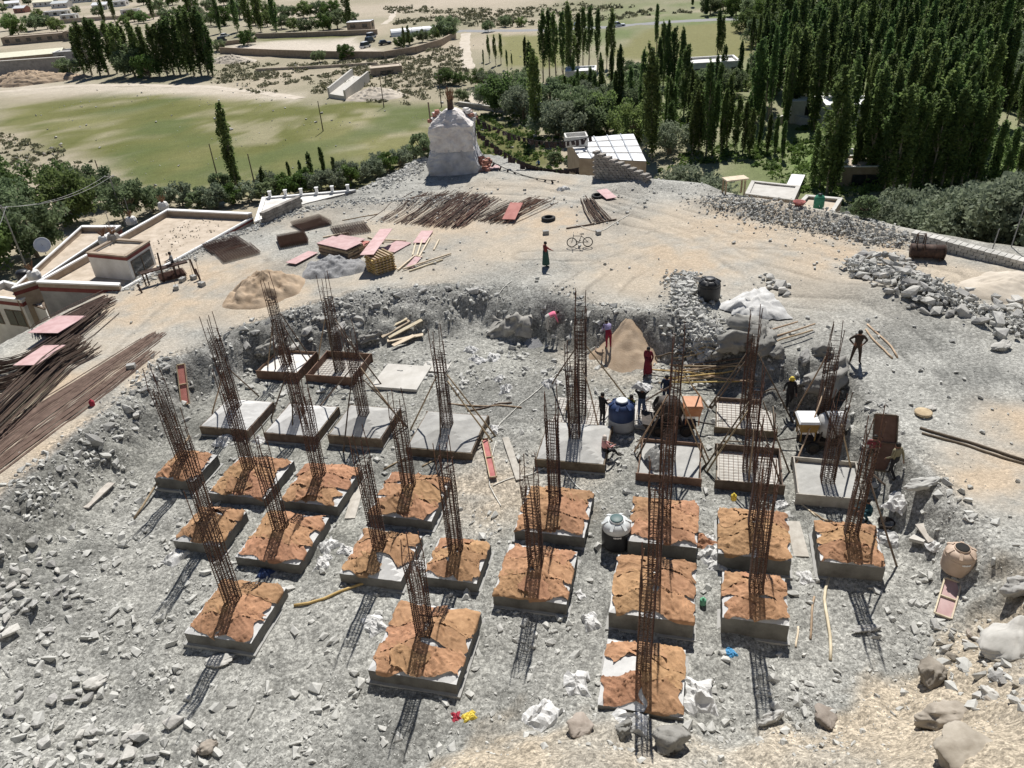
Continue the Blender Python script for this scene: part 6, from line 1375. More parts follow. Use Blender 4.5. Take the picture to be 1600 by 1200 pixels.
# house with the white roof, stone wall beside it
r_, P, zd = flat_house('house with a bright white sheet roof behind the stone wall', [(905, 246), (1010, 251), (990, 208), (886, 216)], 1.3, -4, .06, 'mud_wall', 'tin_white', None, (0, 0, 0, 0))
for i in range(1, 5): MB().beam(P[0].lerp(P[1], i / 5) + Vector((0, 0, .03)), P[3].lerp(P[2], i / 5) + Vector((0, 0, .03)), .12, .06).build('roof_seam', 'tank_grey', r_)
for i in range(1, 4): MB().beam(P[0].lerp(P[3], i / 4) + Vector((0, 0, .035)), P[1].lerp(P[2], i / 4) + Vector((0, 0, .035)), .08, .05).build('roof_lath', 'old_timber', r_)
q = at(900, 226, 1.4); bx_ = thing('roof_box', 'open box frame on the left end of the white roof', 'roof box', q)
for (c, d) in (((0, -.9, .5), (2.2, .15, 1.0)), ((0, .9, .5), (2.2, .15, 1.0)), ((-1.05, 0, .5), (.15, 1.65, 1.0)), ((1.05, 0, .5), (.15, 1.65, 1.0))): MB().box(c, d).build('side', 'whitewash', bx_, world=False)
def rubble_wall(label, A, B, hA, hB, th, course=.3, mat='stone_wall', stone=.55, cap=None, name='stone_wall', below=.5):
    """dry stone wall of single stones between two ground points"""
    root = thing(name, label, 'wall', A); L = (B - A).length; d = (B - A) / L; n = int(L / stone); hm = max(hA, hB); k = 0; z = -below
    while z < hm:
        for i in range(n):
            t = (i + .5 + .5 * (k % 2)) / n
            if t > 1 or z > hA + (hB - hA) * t: continue
            c = A.lerp(B, t) + Vector((0, 0, z + course / 2)); MB().box(c, (stone * .93, th * random.uniform(.88, 1.06), course * .93), math.atan2(d.y, d.x) + random.uniform(-.04, .04)).build('stone', mat, root)
        z += course; k += 1
    return root
wa, wb_ = hit(929, 277), hit(1012, 283)
rubble_wall('tapering dark stone retaining wall before the white roofed house', wa, wb_, 2.1, .3, .6, .21, 'stone_wall', .42)
tyre(952, 262, .42, 'black tyre lying on top of the stone wall', 0, 1.3)
rubble_wall('low pale stone wall along the right terrace edge', hit(1425, 372), hit(1600, 418), .3, .3, .7, .22, 'pale_rock', .36, below=.2)
for i, (px, py) in enumerate(((1548, 397), (1580, 386 - 0))):
    q = hit(px, py); one(MB().tube([q, q + Vector((.1, 0, 1.6 + i))], .035, 5), 'thin_post', 'steel_pole', ['short thin post on the stone wall at the right edge', 'tall thin post before the silver shrubs at right'][i], 'post')
r_, P, zd = flat_house('low flat roof with a pale kerb and green tank at the right terrace edge', [(1240, 325), (1300, 334), (1316, 309), (1260, 304)], 1.7, -3, .25, 'mud_wall', 'mud_roof', None, (1, 1, 1, 1), 'lean_concrete')
qg = P[0].lerp(P[1], .55).lerp(P[3].lerp(P[2], .55), .35); tg = thing('water_tank', 'green tank on the flat roof at the right terrace edge', 'water tank', (qg.x, qg.y, zd))
MB().lathe([(.36, 0), (.38, .1), (.38, .85), (.30, 1.0), (.14, 1.05), (.14, 1.12), (0, 1.13)], 18).build('body', 'paint_green', tg, True, False); MB().lathe([(.16, 1.1), (.16, 1.16), (0, 1.18)], 14).build('lid', 'tank_black', tg, True, False)
r_, P, zd = flat_house('low yard roof with a grey tin sheet beyond the terrace edge', [(1165, 302), (1240, 312), (1250, 290), (1175, 282)], .2, -4, .15, 'mud_wall', 'lean_concrete', None, (1, 1, 1, 1), 'lean_concrete')
board((1236, 306), (1246, 284), 1.6, .04, 'tin_white', 'grey corrugated tin sheet leaning at the yard beyond the edge', None, 'tin sheet', 'tin_sheet', .9)
q = hit(1248, 322); one(MB().lathe([(.3, 0), (.40, .22), (.43, .23), (.32, .05), (0, .05)], 18, q + Vector((0, 0, .1))), 'tub', 'ply_red', 'pinkish red plastic tub on the roof at the terrace edge', 'tub', None, True)
q = hit(1143, 302); tb = thing('timber_stand', 'rough timber stand with a flat top at the terrace edge', 'stand', q)
MB().box((.2, 0, 1.15), (1.8, 1.0, .1), R(8)).build('top', 'pale_timber', tb, world=False)
for sx, sy in ((-.6, -.4), (-.6, .4), (.9, -.3), (.9, .5)): MB().box((sx, sy, .5), (.12, .12, 1.3)).build('leg', 'timber', tb, world=False)

# ------------------------------------------------------------------ farther houses
def small_house(px, py, w, d, h, rz, wall, deck, label, par=.3, wins=2, band=None, cap='white_paint'):
    p = hit(px, py); c, s_ = math.cos(rz), math.sin(rz)
    Wd = [Vector((p.x + a * c - b * s_, p.y + a * s_ + b * c, p.z + h)) for a, b in ((-w / 2, -d / 2), (w / 2, -d / 2), (w / 2, d / 2), (-w / 2, d / 2))]
    ws = [(0, (i + .3) / wins, (i + .7) / wins, .7, 1.9, 'glass_dark') for i in range(wins)] + [(1, .3, .7, .7, 1.9, 'glass_dark')]
    return flat_house(label, None, p.z + h, p.z - 1.5, par, wall, deck, band, (1, 1, 1, 1), cap, .25, ws, Wd)
def gable_house(px, py, w, d, h, rz, wall, roof, label, rise=1.2):
    p = hit(px, py); root = thing('house', label, 'house', p, rz); x, y = w / 2, d / 2
    for (c0, dd) in (((0, -y + .1, h / 2 - .5), (w, .2, h + 1)), ((0, y - .1, h / 2 - .5), (w, .2, h + 1))): MB().box(c0, dd).build('wall', wall, root, world=False)
    for sx in (-1, 1): MB().add([(sx * x, -y, -1), (sx * x, y, -1), (sx * x, y, h), (sx * x, 0, h + rise), (sx * x, -y, h), (sx * (x - .2), -y, -1), (sx * (x - .2), y, -1), (sx * (x - .2), y, h), (sx * (x - .2), 0, h + rise), (sx * (x - .2), -y, h)], [(0, 1, 2, 3, 4), (9, 8, 7, 6, 5), (0, 4, 9, 5), (4, 3, 8, 9), (3, 2, 7, 8), (2, 1, 6, 7)]).build('wall', wall, root, world=False)
    for sy in (-1, 1): MB().hexa([(-x - .3, sy * (y + .3), h - .12), (x + .3, sy * (y + .3), h - .12), (x + .3, 0, h + rise + .02), (-x - .3, 0, h + rise + .02), (-x - .3, sy * (y + .3), h - .04), (x + .3, sy * (y + .3), h - .04), (x + .3, 0, h + rise + .10), (-x - .3, 0, h + rise + .10)]).build('roof_slope', roof, root, world=False)
    n = max(2, int(w / 3))
    for i in range(n):
        xx = -x + w * (i + .5) / n; f = MB().box((xx, -y - .02, h * .55), (1.0, .06, 1.0)).build('window', 'old_timber', root, world=False); MB().box((xx, -y - .045, h * .55), (.8, .04, .8)).build('pane', 'glass_dark', f, world=False)
    return root
gable_house(38, 104, 27, 8, 3.6, R(10), 'mud_wall', 'tin_cream', 'long hall with a pale cream sheet roof at the upper left', 1.0)
A, B_ = hit(-12, 121), hit(108, 113)
gw = thing('retaining_wall', 'tall grey plastered wall below the cream roofed hall', 'wall', A); MB().hexa([A - Vector((0, 0, 1)), B_ - Vector((0, 0, 1)), B_ + Vector((0, 1, -1)), A + Vector((0, 1, -1)), A + Vector((0, 0, 4.4)), B_ + Vector((0, 0, 4.4)), B_ + Vector((0, 1, 4.4)), A + Vector((0, 1, 4.4))]).build('face', 'plaster_grey', gw)
MB().beam(A + Vector((0, .5, 4.47)), B_ + Vector((0, .5, 4.47)), 1.3, .14).build('coping', 'lean_concrete', gw)
small_house(118, 100, 9, 8, 4.4, R(6), 'plaster_grey', 'plaster_grey', 'square grey walled house right of the long hall', .3, 2)
small_house(60, 66, 26, 7, 3.2, R(6), 'mud_wall', 'mud_roof', 'mud brick row house behind the cream roofed hall', .3, 6, cap='mud_roof')
small_house(148, 58, 22, 7, 3.4, R(10), 'mud_wall', 'mud_roof', 'mud brick house with a gate at the upper left', .3, 5, cap='mud_roof')
gable_house(22, 12, 9, 7, 3.2, R(20), 'plaster_white', 'tin_white', 'white house with a white gable roof at the top left corner'); gable_house(36, 20, 8, 6, 3.0, R(-12), 'brick_red', 'tin_white', 'red walled house with a white roof near the top left corner')
gable_house(72, 10, 14, 8, 3.2, R(5), 'plaster_white', 'tin_cream', 'house with a pale yellow green roof at the top left'); gable_house(98, 12, 11, 8, 3.0, R(-4), 'plaster_white', 'tank_top', 'house with a pale grey green roof at the top left')
gable_house(128, 4, 16, 8, 3.4, R(5), 'plaster_white', 'tin_green', 'house with a green roof at the top left'); small_house(90, 24, 14, 6, 2.6, R(5), 'plaster_white', 'tin_white', 'long white outbuilding before the far village', .2, 3); small_house(110, 30, 8, 6, 2.6, R(5), 'plaster_white', 'tin_white', 'small white outbuilding before the far village', .2, 2)
gable_house(160, 15, 9, 7, 3, R(0), 'plaster_white', 'tin_white', 'white gabled house among the far trees'); small_house(185, 10, 12, 7, 3.2, R(4), 'plaster_white', 'tin_white', 'white flat house among the far trees', .2, 3); small_house(205, 22, 9, 6, 2.6, R(4), 'plaster_white', 'mud_roof', 'pale low house right of the white flat house', .2, 2)
small_house(565, 49, 9, 6, 3.6, R(-6), 'mud_wall', 'tin_white', 'mud shed with a white flat roof by the far yard', .15, 2, cap='tin_white')
g = hit(660, 53); gt = thing('greenhouse', 'long white plastic tunnel greenhouse in the far orchard', 'greenhouse', g, R(8))
V = [];  n = 10
for i in range(7):
    for j in range(n + 1): a = math.pi * j / n; V.append((-11 + 22 * i / 6, math.cos(a) * 2.8, math.sin(a) * 2.3 + .05 * (i % 2)))
MB().add(V, [(i * (n + 1) + j, (i + 1) * (n + 1) + j, (i + 1) * (n + 1) + j + 1, i * (n + 1) + j + 1) for i in range(6) for j in range(n)]).build('cover', 'tin_white', gt, world=False)
for i in range(7): MB().tube([(-11 + 22 * i / 6, math.cos(a) * 2.85, math.sin(a) * 2.36) for a in np.linspace(0, math.pi, 9)], .06, 4).build('hoop', 'steel_pole', gt, world=False)
for sx in (-1, 1): MB().add([(sx * 11, math.cos(a) * 2.8, math.sin(a) * 2.3) for a in np.linspace(0, math.pi, 11)], [tuple(range(11))]).build('end_wall', 'tin_white', gt, world=False)
small_house(908, 136, 6.5, 6, 3.8, R(-8), 'plaster_white', 'tin_white', 'white house hidden among the poplars in the middle', .4, 2); small_house(1112, 128, 9, 7, 4.2, R(-5), 'plaster_white', 'whitewash', 'big white house behind the tall poplars', .45, 4)
small_house(1345, 112, 9, 6, 3.6, R(-10), 'mud_wall', 'mud_roof', 'mud brick house in a clearing of the grove', .3, 1, cap='mud_roof'); small_house(1330, 193, 9, 6, 3.4, R(-12), 'plaster_white', 'tin_white', 'white roofed house half hidden in the grove', .25, 2)
small_house(1325, 14, 16, 9, 4, R(-6), 'plaster_white', 'whitewash', 'white house at the top edge among the far trees', .3, 4); small_house(1265, 185, 7, 5, 3.2, R(-8), 'plaster_white', 'whitewash', 'small white house left in the grove', .2, 1)
small_house(1345, 279, 8, 5, 2.2, R(-12), 'mud_wall', 'mud_roof', 'low mud hut with pale kerbs behind the near poplars', .3, 1)
def long_wall(label, pts, h, th, mat='mud_wall', name='boundary_wall', cap=None):
    P = [hit(*p) for p in pts]; root = thing(name, label, 'wall', P[0])
    for a, b in zip(P[:-1], P[1:]):
        up = Vector((0, 0, h / 2 - .3)); MB().beam(a + up, b + up, th, h + .6).build('wall_section', mat, root)
        if cap: MB().beam(a + Vector((0, 0, h + .06)), b + Vector((0, 0, h + .06)), th + .15, .12).build('coping', cap, root)
    return root
long_wall('long dark boundary wall curving round the far walled field', [(345, 84), (430, 88), (520, 91), (600, 92), (650, 84), (690, 72), (712, 60)], 2.0, .5)
long_wall('low pale wall crossing the scrub below the far field', [(400, 111), (470, 108), (530, 105), (590, 101)], .7, .5, 'mud_roof'); long_wall('mud wall with pale top at the back of the far field', [(400, 60), (480, 58), (560, 55), (590, 54)], 1.6, .5, 'mud_wall', cap='mud_roof')
long_wall('long tan wall before the far village', [(60, 40), (130, 34), (220, 30), (260, 24)], 2.0, .6, 'mud_roof'); long_wall('low wall at the edge of the meadow right of the chorten', [(718, 166), (760, 172), (810, 178), (850, 186)], .8, .5, 'stone_wall', cap='lean_concrete')
long_wall('pale wall by the lawn in the grove', [(1300, 240), (1335, 248), (1368, 262)], 1.2, .4, 'lean_concrete'); long_wall('second pale wall in the grove near the lawn', [(1200, 200), (1230, 190), (1262, 198)], 1.2, .4, 'lean_concrete'); long_wall('mud wall beside the far yard at upper left', [(340, 80), (345, 72), (400, 66)], 1.4, .5)
# concrete channel in the scrub
cb = thing('culvert_bridge', 'unfinished concrete culvert with two parapets beside the meadow', 'culvert', hit(540, 150))
c1, c2, c3, c4 = hit(515, 153), hit(552, 124), hit(540, 157), hit(577, 128)
for a, b in ((c1, c2), (c3, c4)): MB().beam(a + Vector((0, 0, .9)), b + Vector((0, 0, 1.2)), .45, 2.6).build('parapet', 'lean_concrete', cb)
MB().hexa([Vector((p_.x, p_.y, p_.z - .5)) for p_ in (c1, c3, c4, c2)] + [Vector((p_.x, p_.y, p_.z + .9)) for p_ in (c1, c3, c4, c2)]).build('deck', 'lean_concrete', cb)
small_house(604, 114, 8, 5, 1.8, R(10), 'mud_wall', 'mud_roof', 'broken mud brick block beyond the culvert', .2, 1, cap='mud_roof')
pile('dirt_mound', 585, 152, 7, 5, 2.4, 'dirt_road', 'pale dirt mound beside the culvert', 'dirt mound', seed=14); pile('dirt_mound', 45, 130, 16, 5, 3.5, 'sand', 'brown earth bank below the grey retaining wall', 'dirt mound', seed=15, sharp=.7); pile('dirt_mound', 365, 97, 9, 4, 2.4, 'dirt_road', 'pale dirt heap right of the dark poplar row', 'dirt mound', seed=16)
# cars
def car(px, py, rz, mat, label, van=False):
    p = hit(px, py); root = thing('car', label, 'car', p, rz); L, W, h = 4.2, 1.7, (1.9 if van else 1.45)
    def sec(y, zb, zt, x0, x1): return [(x0, y, zb), (x1, y, zb), (x1, y, zt), (x0, y, zt)]
    MB().hexa([(-L / 2, -W / 2, .30), (L / 2, -W / 2, .30), (L / 2, W / 2, .30), (-L / 2, W / 2, .30), (-L / 2 + .06, -W / 2 + .04, .85), (L / 2 - .1, -W / 2 + .04, .80), (L / 2 - .1, W / 2 - .04, .80), (-L / 2 + .06, W / 2 - .04, .85)]).build('body', mat, root, world=False)
    f0 = 1.5 if van else .75
    MB().hexa([(-L / 2 + .25, -W / 2 + .08, .84), (f0, -W / 2 + .08, .82), (f0, W / 2 - .08, .82), (-L / 2 + .25, W / 2 - .08, .84), (-L / 2 + .6, -W / 2 + .22, h), (f0 - .65, -W / 2 + .22, h), (f0 - .65, W / 2 - .22, h), (-L / 2 + .6, W / 2 - .22, h)]).build('window', 'glass_dark', root, world=False)
    MB().hexa([(-L / 2 + .55, -W / 2 + .2, h - .03), (f0 - .6, -W / 2 + .2, h - .03), (f0 - .6, W / 2 - .2, h - .03), (-L / 2 + .55, W / 2 - .2, h - .03), (-L / 2 + .7, -W / 2 + .28, h + .05), (f0 - .75, -W / 2 + .28, h + .05), (f0 - .75, W / 2 - .28, h + .05), (-L / 2 + .7, W / 2 - .28, h + .05)]).build('roof', mat, root, world=False)
    for sx in (-1.3, 1.3):
        for sy in (-1, 1): MB().lathe([(0, -.1), (.30, -.1), (.32, 0), (.30, .1), (0, .1)], 14, (sx, sy * (W / 2 - .08), .31), rot=AX).build('wheel', 'rubber', root, world=False)
car(756, 153, R(10), 'car_white', 'white car parked on the track by the willows'); car(966, 42, R(4), 'car_white', 'white car driving on the far road'); car(906, 42, R(5), 'car_dark', 'dark car on the far road, right of the white one', False)
car(571, 75, R(60), 'car_white', 'white van parked nearest the far boundary wall', True); car(578, 67, R(60), 'car_dark', 'dark van second in the far parking row', True); car(580, 60, R(60), 'car_white', 'white van third in the far parking row', True); car(352, 58, R(70), 'car_white', 'white car parked beside the dark poplar row'); car(347, 66, R(70), 'car_dark', 'dark car parked beside the dark poplar row', True); car(602, 70, R(20), 'car_dark', 'dark car parked before the greenhouse')
# poles and wires
PT = {}
def pole(key, px, py, h, label, arm=True, mat='steel_pole', r=.09):
    p = hit(px, py); root = thing('utility_pole', label, 'pole', p); MB().tube([(0, 0, -.4), (0, 0, h)], [r * 1.3, r * .8], 7).build('shaft', mat, root, world=False)
    if arm: MB().box((0, 0, h - .35), (1.3, .09, .1)).build('cross_arm', mat, root, world=False); [MB().lathe([(.05, 0), (.06, .06), (.03, .14), (0, .15)], 8, (x_, 0, h - .3)).build('insulator', 'tin_white', root, world=False) for x_ in (-.55, 0, .55)]
    PT[key] = p + Vector((0, 0, h - .2)); return root
pole('a', 44, 425, 8.0, 'grey utility pole left of the rubble strewn roof'); pole('b', 196, 352, 7.0, 'grey utility pole behind the lower flat roof'); pole('c', 505, 205, 5.5, 'dark leaning pole in the middle of the meadow', False, 'old_timber'); pole('d', 600, 168, 6.5, 'dark pole at the far edge of the meadow', True, 'old_timber'); pole('e', 690, 168, 6.5, 'dark pole just left of the chorten top', True, 'old_timber')
pole('f', 402, 305, 6, 'dark pole before the shrubs below the meadow', False, 'old_timber'); pole('g', 342, 285, 6, 'thin dark pole left of the lone poplar', False, 'old_timber'); pole('h', 165, 300, 5, 'thin pole among the willows at left', False, 'old_timber')
def wire(A, B, sag, label):
    return one(MB().tube([A.lerp(B, t) - Vector((0, 0, sag * 4 * t * (1 - t))) for t in np.linspace(0, 1, 16)], .022, 4), 'wire', 'steel_pole', label, 'wire', 'power wires')
for k, o in enumerate((-.5, .5)):
    v = Vector((o, 0, 0)); wire(PT['a'] + v, PT['b'] + v, 1.0, ['upper power wire between the two poles at left', 'lower power wire between the two poles at left'][k]); wire(PT['a'] + v, at(-60, 440, 3.5 - k), .6, ['upper power wire leaving the picture at left', 'lower power wire leaving the picture at left'][k])
# ------------------------------------------------------------------ trees and shrubs
def leaf_quads(c, size, r, up=.35):
    """one small leaf face for every centre"""
    n = len(c); a = r.normal(size=(n, 3)); a /= np.linalg.norm(a, axis=1)[:, None]; b = r.normal(size=(n, 3)); b = b - a * (a * b).sum(1)[:, None]; b /= np.linalg.norm(b, axis=1)[:, None]
    s = (size * r.uniform(.6, 1.3, n))[:, None]; a = a * s * .75; b = b * s * .5
    V = np.stack([c - a, c + b * .9, c + a, c - b * .9], 1).reshape(-1, 3); return V, np.arange(n * 4).reshape(-1, 4)
def poplar(seed, H, Rm, n, leaf, bare=.035):
    r = np.random.default_rng(seed); C = []; nb = 34
    for k in range(nb):
        t0 = bare + (1 - bare) * .86 * (k / nb) ** .9; h0 = t0 * H; L = H * r.uniform(.16, .27) * (1.15 - .5 * t0); a = r.uniform(0, 6.283); prof = Rm * (math.sin(math.pi * min(1, (t0 * .86 + .12)) ** .85) ** .7) * r.uniform(.55, 1.15)
        m = int(n / nb * (1.2 - .4 * t0)); s = r.random(m) ** .8; rad = prof * (.25 + .75 * np.sqrt(s)) ; z = h0 + L * s
        sp = .10 + .24 * (1 - s); C.append(np.stack([np.cos(a) * rad + r.normal(0, 1, m) * sp * Rm, np.sin(a) * rad + r.normal(0, 1, m) * sp * Rm, z + r.normal(0, .2, m)], -1))
    m = int(n * .08); z = H * (1 - r.random(m) ** 1.5 * .25); w = (H - z) * .10 + .08; C.append(np.stack([r.normal(0, 1, m) * w, r.normal(0, 1, m) * w, z], -1))
    V, F_ = leaf_quads(np.concatenate(C), leaf, r); crown = np_mesh('crown', V, F_, 'leaf_poplar')
    t = MB().tube([(0, 0, -.8), (.05, .03, H * .3), (0, .06, H * .6), (.02, 0, H * .92)], [.17, .13, .08, .025], 6)
    for k in range(9): a = r.uniform(0, 6.28); h0 = H * r.uniform(.08, .6); q = Rm * .7; t.tube([(0, 0, h0), (math.cos(a) * q * .6, math.sin(a) * q * .6, h0 + H * .07), (math.cos(a) * q, math.sin(a) * q, h0 + H * .17)], [.045, .03, .012], 4)
    return crown, t.mesh('trunk', 'bark_pale')
def round_tree(seed, W, H, n, leaf, mat, nclump=34, stem=.22, droop=0.0, stems=1):
    r = np.random.default_rng(seed); C = []; t = MB()
    for k in range(nclump):
        a = r.uniform(0, 6.283); v = r.uniform(-1, 1); q = math.sqrt(max(0, 1 - v * v)) if v > 0 else math.sqrt(max(0, 1 - .6 * v * v)); d = r.uniform(.45, 1.0)
        c = np.array([math.cos(a) * q * W / 2 * d, math.sin(a) * q * W / 2 * d, H * (.52 + .44 * v * d)]); rr_ = W * r.uniform(.09, .17); m = n // nclump
        p = r.normal(size=(m, 3)); p /= np.linalg.norm(p, axis=1)[:, None]; p *= (r.random(m) ** .45)[:, None] * rr_; p[:, 2] *= .8; p[:, 2] -= droop * r.random(m) * rr_; C.append(c + p)
        if k % 2 == 0: t.tube([(r.uniform(-.1, .1), r.uniform(-.1, .1), H * .22), tuple(c * np.array([.45, .45, .7])), tuple(c)], [.10, .06, .02], 4)
    V, F_ = leaf_quads(np.concatenate(C), leaf, r); crown = np_mesh('crown', V, F_, mat)
    for k in range(stems): a = k * 2.1; t.tube([(math.cos(a) * .25 * (stems > 1), math.sin(a) * .25 * (stems > 1), -.6), (math.cos(a) * .2, math.sin(a) * .2, H * .35)], [stem, stem * .6], 7)
    return crown, t.mesh('trunk', 'bark')
random.seed(77)
POP = [poplar(900 + i, 13.0, rm, 2900, .27) for i, rm in enumerate((.8, 1.0, .7, .9, 1.1, .75))]
POPB = [poplar(930 + i, 13.0, rm, 2200, .26, .22) for i, rm in enumerate((.72, .85, .65))]
WIL = [round_tree(950 + i, 6.5, 5.2, 4200, .26, m_, 40) for i, m_ in enumerate(('leaf_willow', 'leaf_willow', 'leaf_poplar'))]
SIL = [round_tree(970 + i, 6.5, 4.8, 4400, .22, 'leaf_silver', 46, .16, .3, 3) for i in range(2)]
SHR = [round_tree(980 + i, 3.6, 2.6, 2600, .20, m_, 30, .07, 0, 3) for i, m_ in enumerate(('leaf_willow', 'leaf_bright', 'leaf_silver'))]
BRI = [round_tree(990, 6.5, 5.5, 4200, .28, 'leaf_bright', 40)]
def tree(kind, p, s, label, cat, group, name, sxy=1.0):
    crown, trunk = kind; root = thing(name, label, cat, p, random.uniform(0, 6.28), group); root.scale = (s * sxy, s * sxy, s); root.rotation_euler = (random.uniform(-.03, .03), random.uniform(-.03, .03), random.uniform(0, 6.28))
    link('crown', crown, root); link('trunk', trunk, root); return root
def far_at(px, py, D):
    d = ray(px, py); k = D / math.hypot(d[0], d[1]); x, y = float(d[0] * k), float(d[1] * k); return Vector((x, y, gz(x, y)))
def hgt_px(p, ytop):
    """height above p whose top shows at photo row ytop"""
    lo, hi = .5, 60.0
    for _ in range(26):
        m = (lo + hi) / 2; v = np.array([p.x, p.y, p.z + m]) - np.array([0, 0, CAM_H]); zc = v @ FW; y = 600 - F_PX * (v @ UP) / zc
        if y > ytop: lo = m
        else: hi = m
    return min(24.0, max(3.0, lo))
def pop_at(px, py, ytop, label, group, kinds=POP, sxy=1.0):
    p = hit(px, py); return tree(random.choice(kinds), p, hgt_px(p, ytop) / 13.0, label, 'poplar', group, 'poplar_tree', sxy)
pop_at(372, 302, 164, 'lone tall poplar leaning at the edge of the meadow', None, POP, 1.25)
for px, py, yt in ((415, 302, 262), (455, 283, 258), (488, 276, 238), (508, 276, 230), (524, 276, 252), (670, 240, 214), (472, 282, 250)): pop_at(px, py, yt, 'small young poplar in the shrubs below the meadow', 'young poplars below the meadow', POP, 1.5)
for i, px in enumerate((132, 144, 157, 170, 183, 196, 208, 222, 236, 250, 262, 272, 282, 293, 304, 315, 326, 333)):
    pop_at(px, 117 + random.uniform(-3, 3), (44, 34, 30, 30, 33, 36, 36, 34, 42, 40, 38, 30, 26, 24, 18, 16, 14, 22)[i], 'dark poplar in the dense row at the upper left', 'poplars of the dense row at upper left', POP, 1.5)
CEN = [(838, 214, 76), (893, 132, 7), (849, 128, 18), (859, 124, 16), (869, 128, 22), (880, 128, 20), (903, 124, 22), (911, 104, 12), (920, 106, 13), (934, 108, 15), (956, 110, 17), (948, 106, 42), (822, 124, 58), (829, 150, 66), (970, 184, 72), (940, 150, 90), (765, 98, 56), (775, 102, 56), (783, 100, 54), (756, 108, 78), (793, 112, 78), (800, 106, 84),
       (1018, 252, 74), (1026, 84, 7), (1036, 134, 36), (1044, 136, 34), (1053, 138, 44), (1062, 140, 46), (1068, 182, 70), (1050, 214, 134), (1103, 244, 98), (1092, 240, 130), (1135, 232, 118), (1126, 240, 140), (1120, 100, 16), (1127, 100, 27), (1154, 134, 64), (1179, 190, 84), (1172, 100, 26), (1183, 98, 24), (1192, 100, 16), (1005, 190, 80), (1010, 230, 110), (1030, 150, 60), (1075, 220, 110), (1082, 236, 120), (1112, 242, 130), (1148, 236, 150), (1160, 240, 160), (1170, 244, 170)]
CLAB = {(838, 214): 'tall dark poplar nearest the chorten on its right', (1018, 252): 'dark poplar rising directly behind the white sheet roof', (1026, 84): 'single tall poplar standing above the others before the far road', (970, 184): 'broad poplar left of the white sheet roof', (1068, 182): 'stout poplar in the middle of the grove behind the white roof', (1154, 134): 'bushy poplar right of the big white house', (1179, 190): 'tall dark poplar at the left end of the right grove', (893, 132): 'tallest poplar of the clump left of the far road'}
random.seed(123)
for k in range(46):
    px = random.uniform(880, 1195); py = random.uniform(128, 246)
    if (abs(px - 945) < 75 and py > 190) or (px < 1010 and py > 215) or 970 < px < 1012 and py < 165: continue
    CEN.append((px, py, py - random.uniform(58, 105) * (.6 + .4 * (py - 128) / 118)))
for px, py, yt in CEN:
    far_ = 'far slender poplar in the clump before the road' if px < 960 and py < 132 else ('thin young poplar by the pale path' if px < 805 else ('slender poplar before the far green field' if py < 142 else 'slender poplar in the grove behind the white roofed house'))
    pop_at(px, py, yt, CLAB.get((px, py), far_), None if (px, py) in CLAB else far_.replace('poplar', 'poplars'), POP if py > 130 else POPB, 1.0)
NEAR = [(1292, 304, 104), (1280, 294, 188), (1308, 262, 154), (1360, 276, 164), (1394, 306, 134), (1405, 300, 136), (1440, 292, 140), (1452, 296, 150), (1470, 294, 138), (1485, 296, 150), (1500, 296, 144), (1520, 296, 150), (1545, 300, 188), (1562, 304, 200), (1585, 306, 184), (1228, 184, 50), (1245, 182, 44), (1272, 156, 44), (1237, 185, 60), (1210, 240, 180), (1222, 250, 190), (1198, 240, 178), (1420, 300, 146), (1298, 304, 190), (1270, 290, 200), (1380, 304, 150)]
for px, py, yt in NEAR: pop_at(px, py, yt, 'tall poplar in the front rows of the grove on the right', 'front poplars of the right grove', POP, 1.15)
LAWNS = [ZM[k] for k in ('field_right', 'lawn', 'lawn2')]
cand = []
for py in np.arange(52, 285, 11.0):
    for px in np.arange(1185, 1640, 15.0):
        x0 = px + random.uniform(-6, 6); y0 = py + random.uniform(-4, 4)
        if (x0 < 1300 and y0 > 205) or (abs(x0 - 1345) < 26 and 92 < y0 < 150) or (abs(x0 - 1330) < 24 and 180 < y0 < 225) or (x0 < 1240 and 95 < y0 < 130): continue
        if random.random() < .36: continue
        q = hit(x0, y0)
        if any(float(sdist(l, np.array([q.x]), np.array([q.y]))[0]) > -1.5 for l in LAWNS): continue
        cand.append((q, y0, x0))
cand.sort(key=lambda c: c[0].y)
n_ind = 0; far_w = []
for q, y0, x0 in cand:
    u = vn1(q.x / 22, q.y / 22, 2)
    if u > .38: tree(random.choice(SIL + WIL[:2]), q, random.uniform(.9, 1.4), 'rounded grey green tree among the poplars of the right grove', 'tree', 'round trees in the right grove', 'broadleaf_tree')
    elif n_ind < 215: n_ind += 1; tree(random.choice(POP + POPB), q, random.uniform(.62, 1.12), 'poplar in the dense grove filling the upper right', 'poplar', 'poplars of the dense right grove', 'poplar_tree', random.uniform(.8, 1.15))
    else: far_w.append((q, random.uniform(.85, 1.1)))
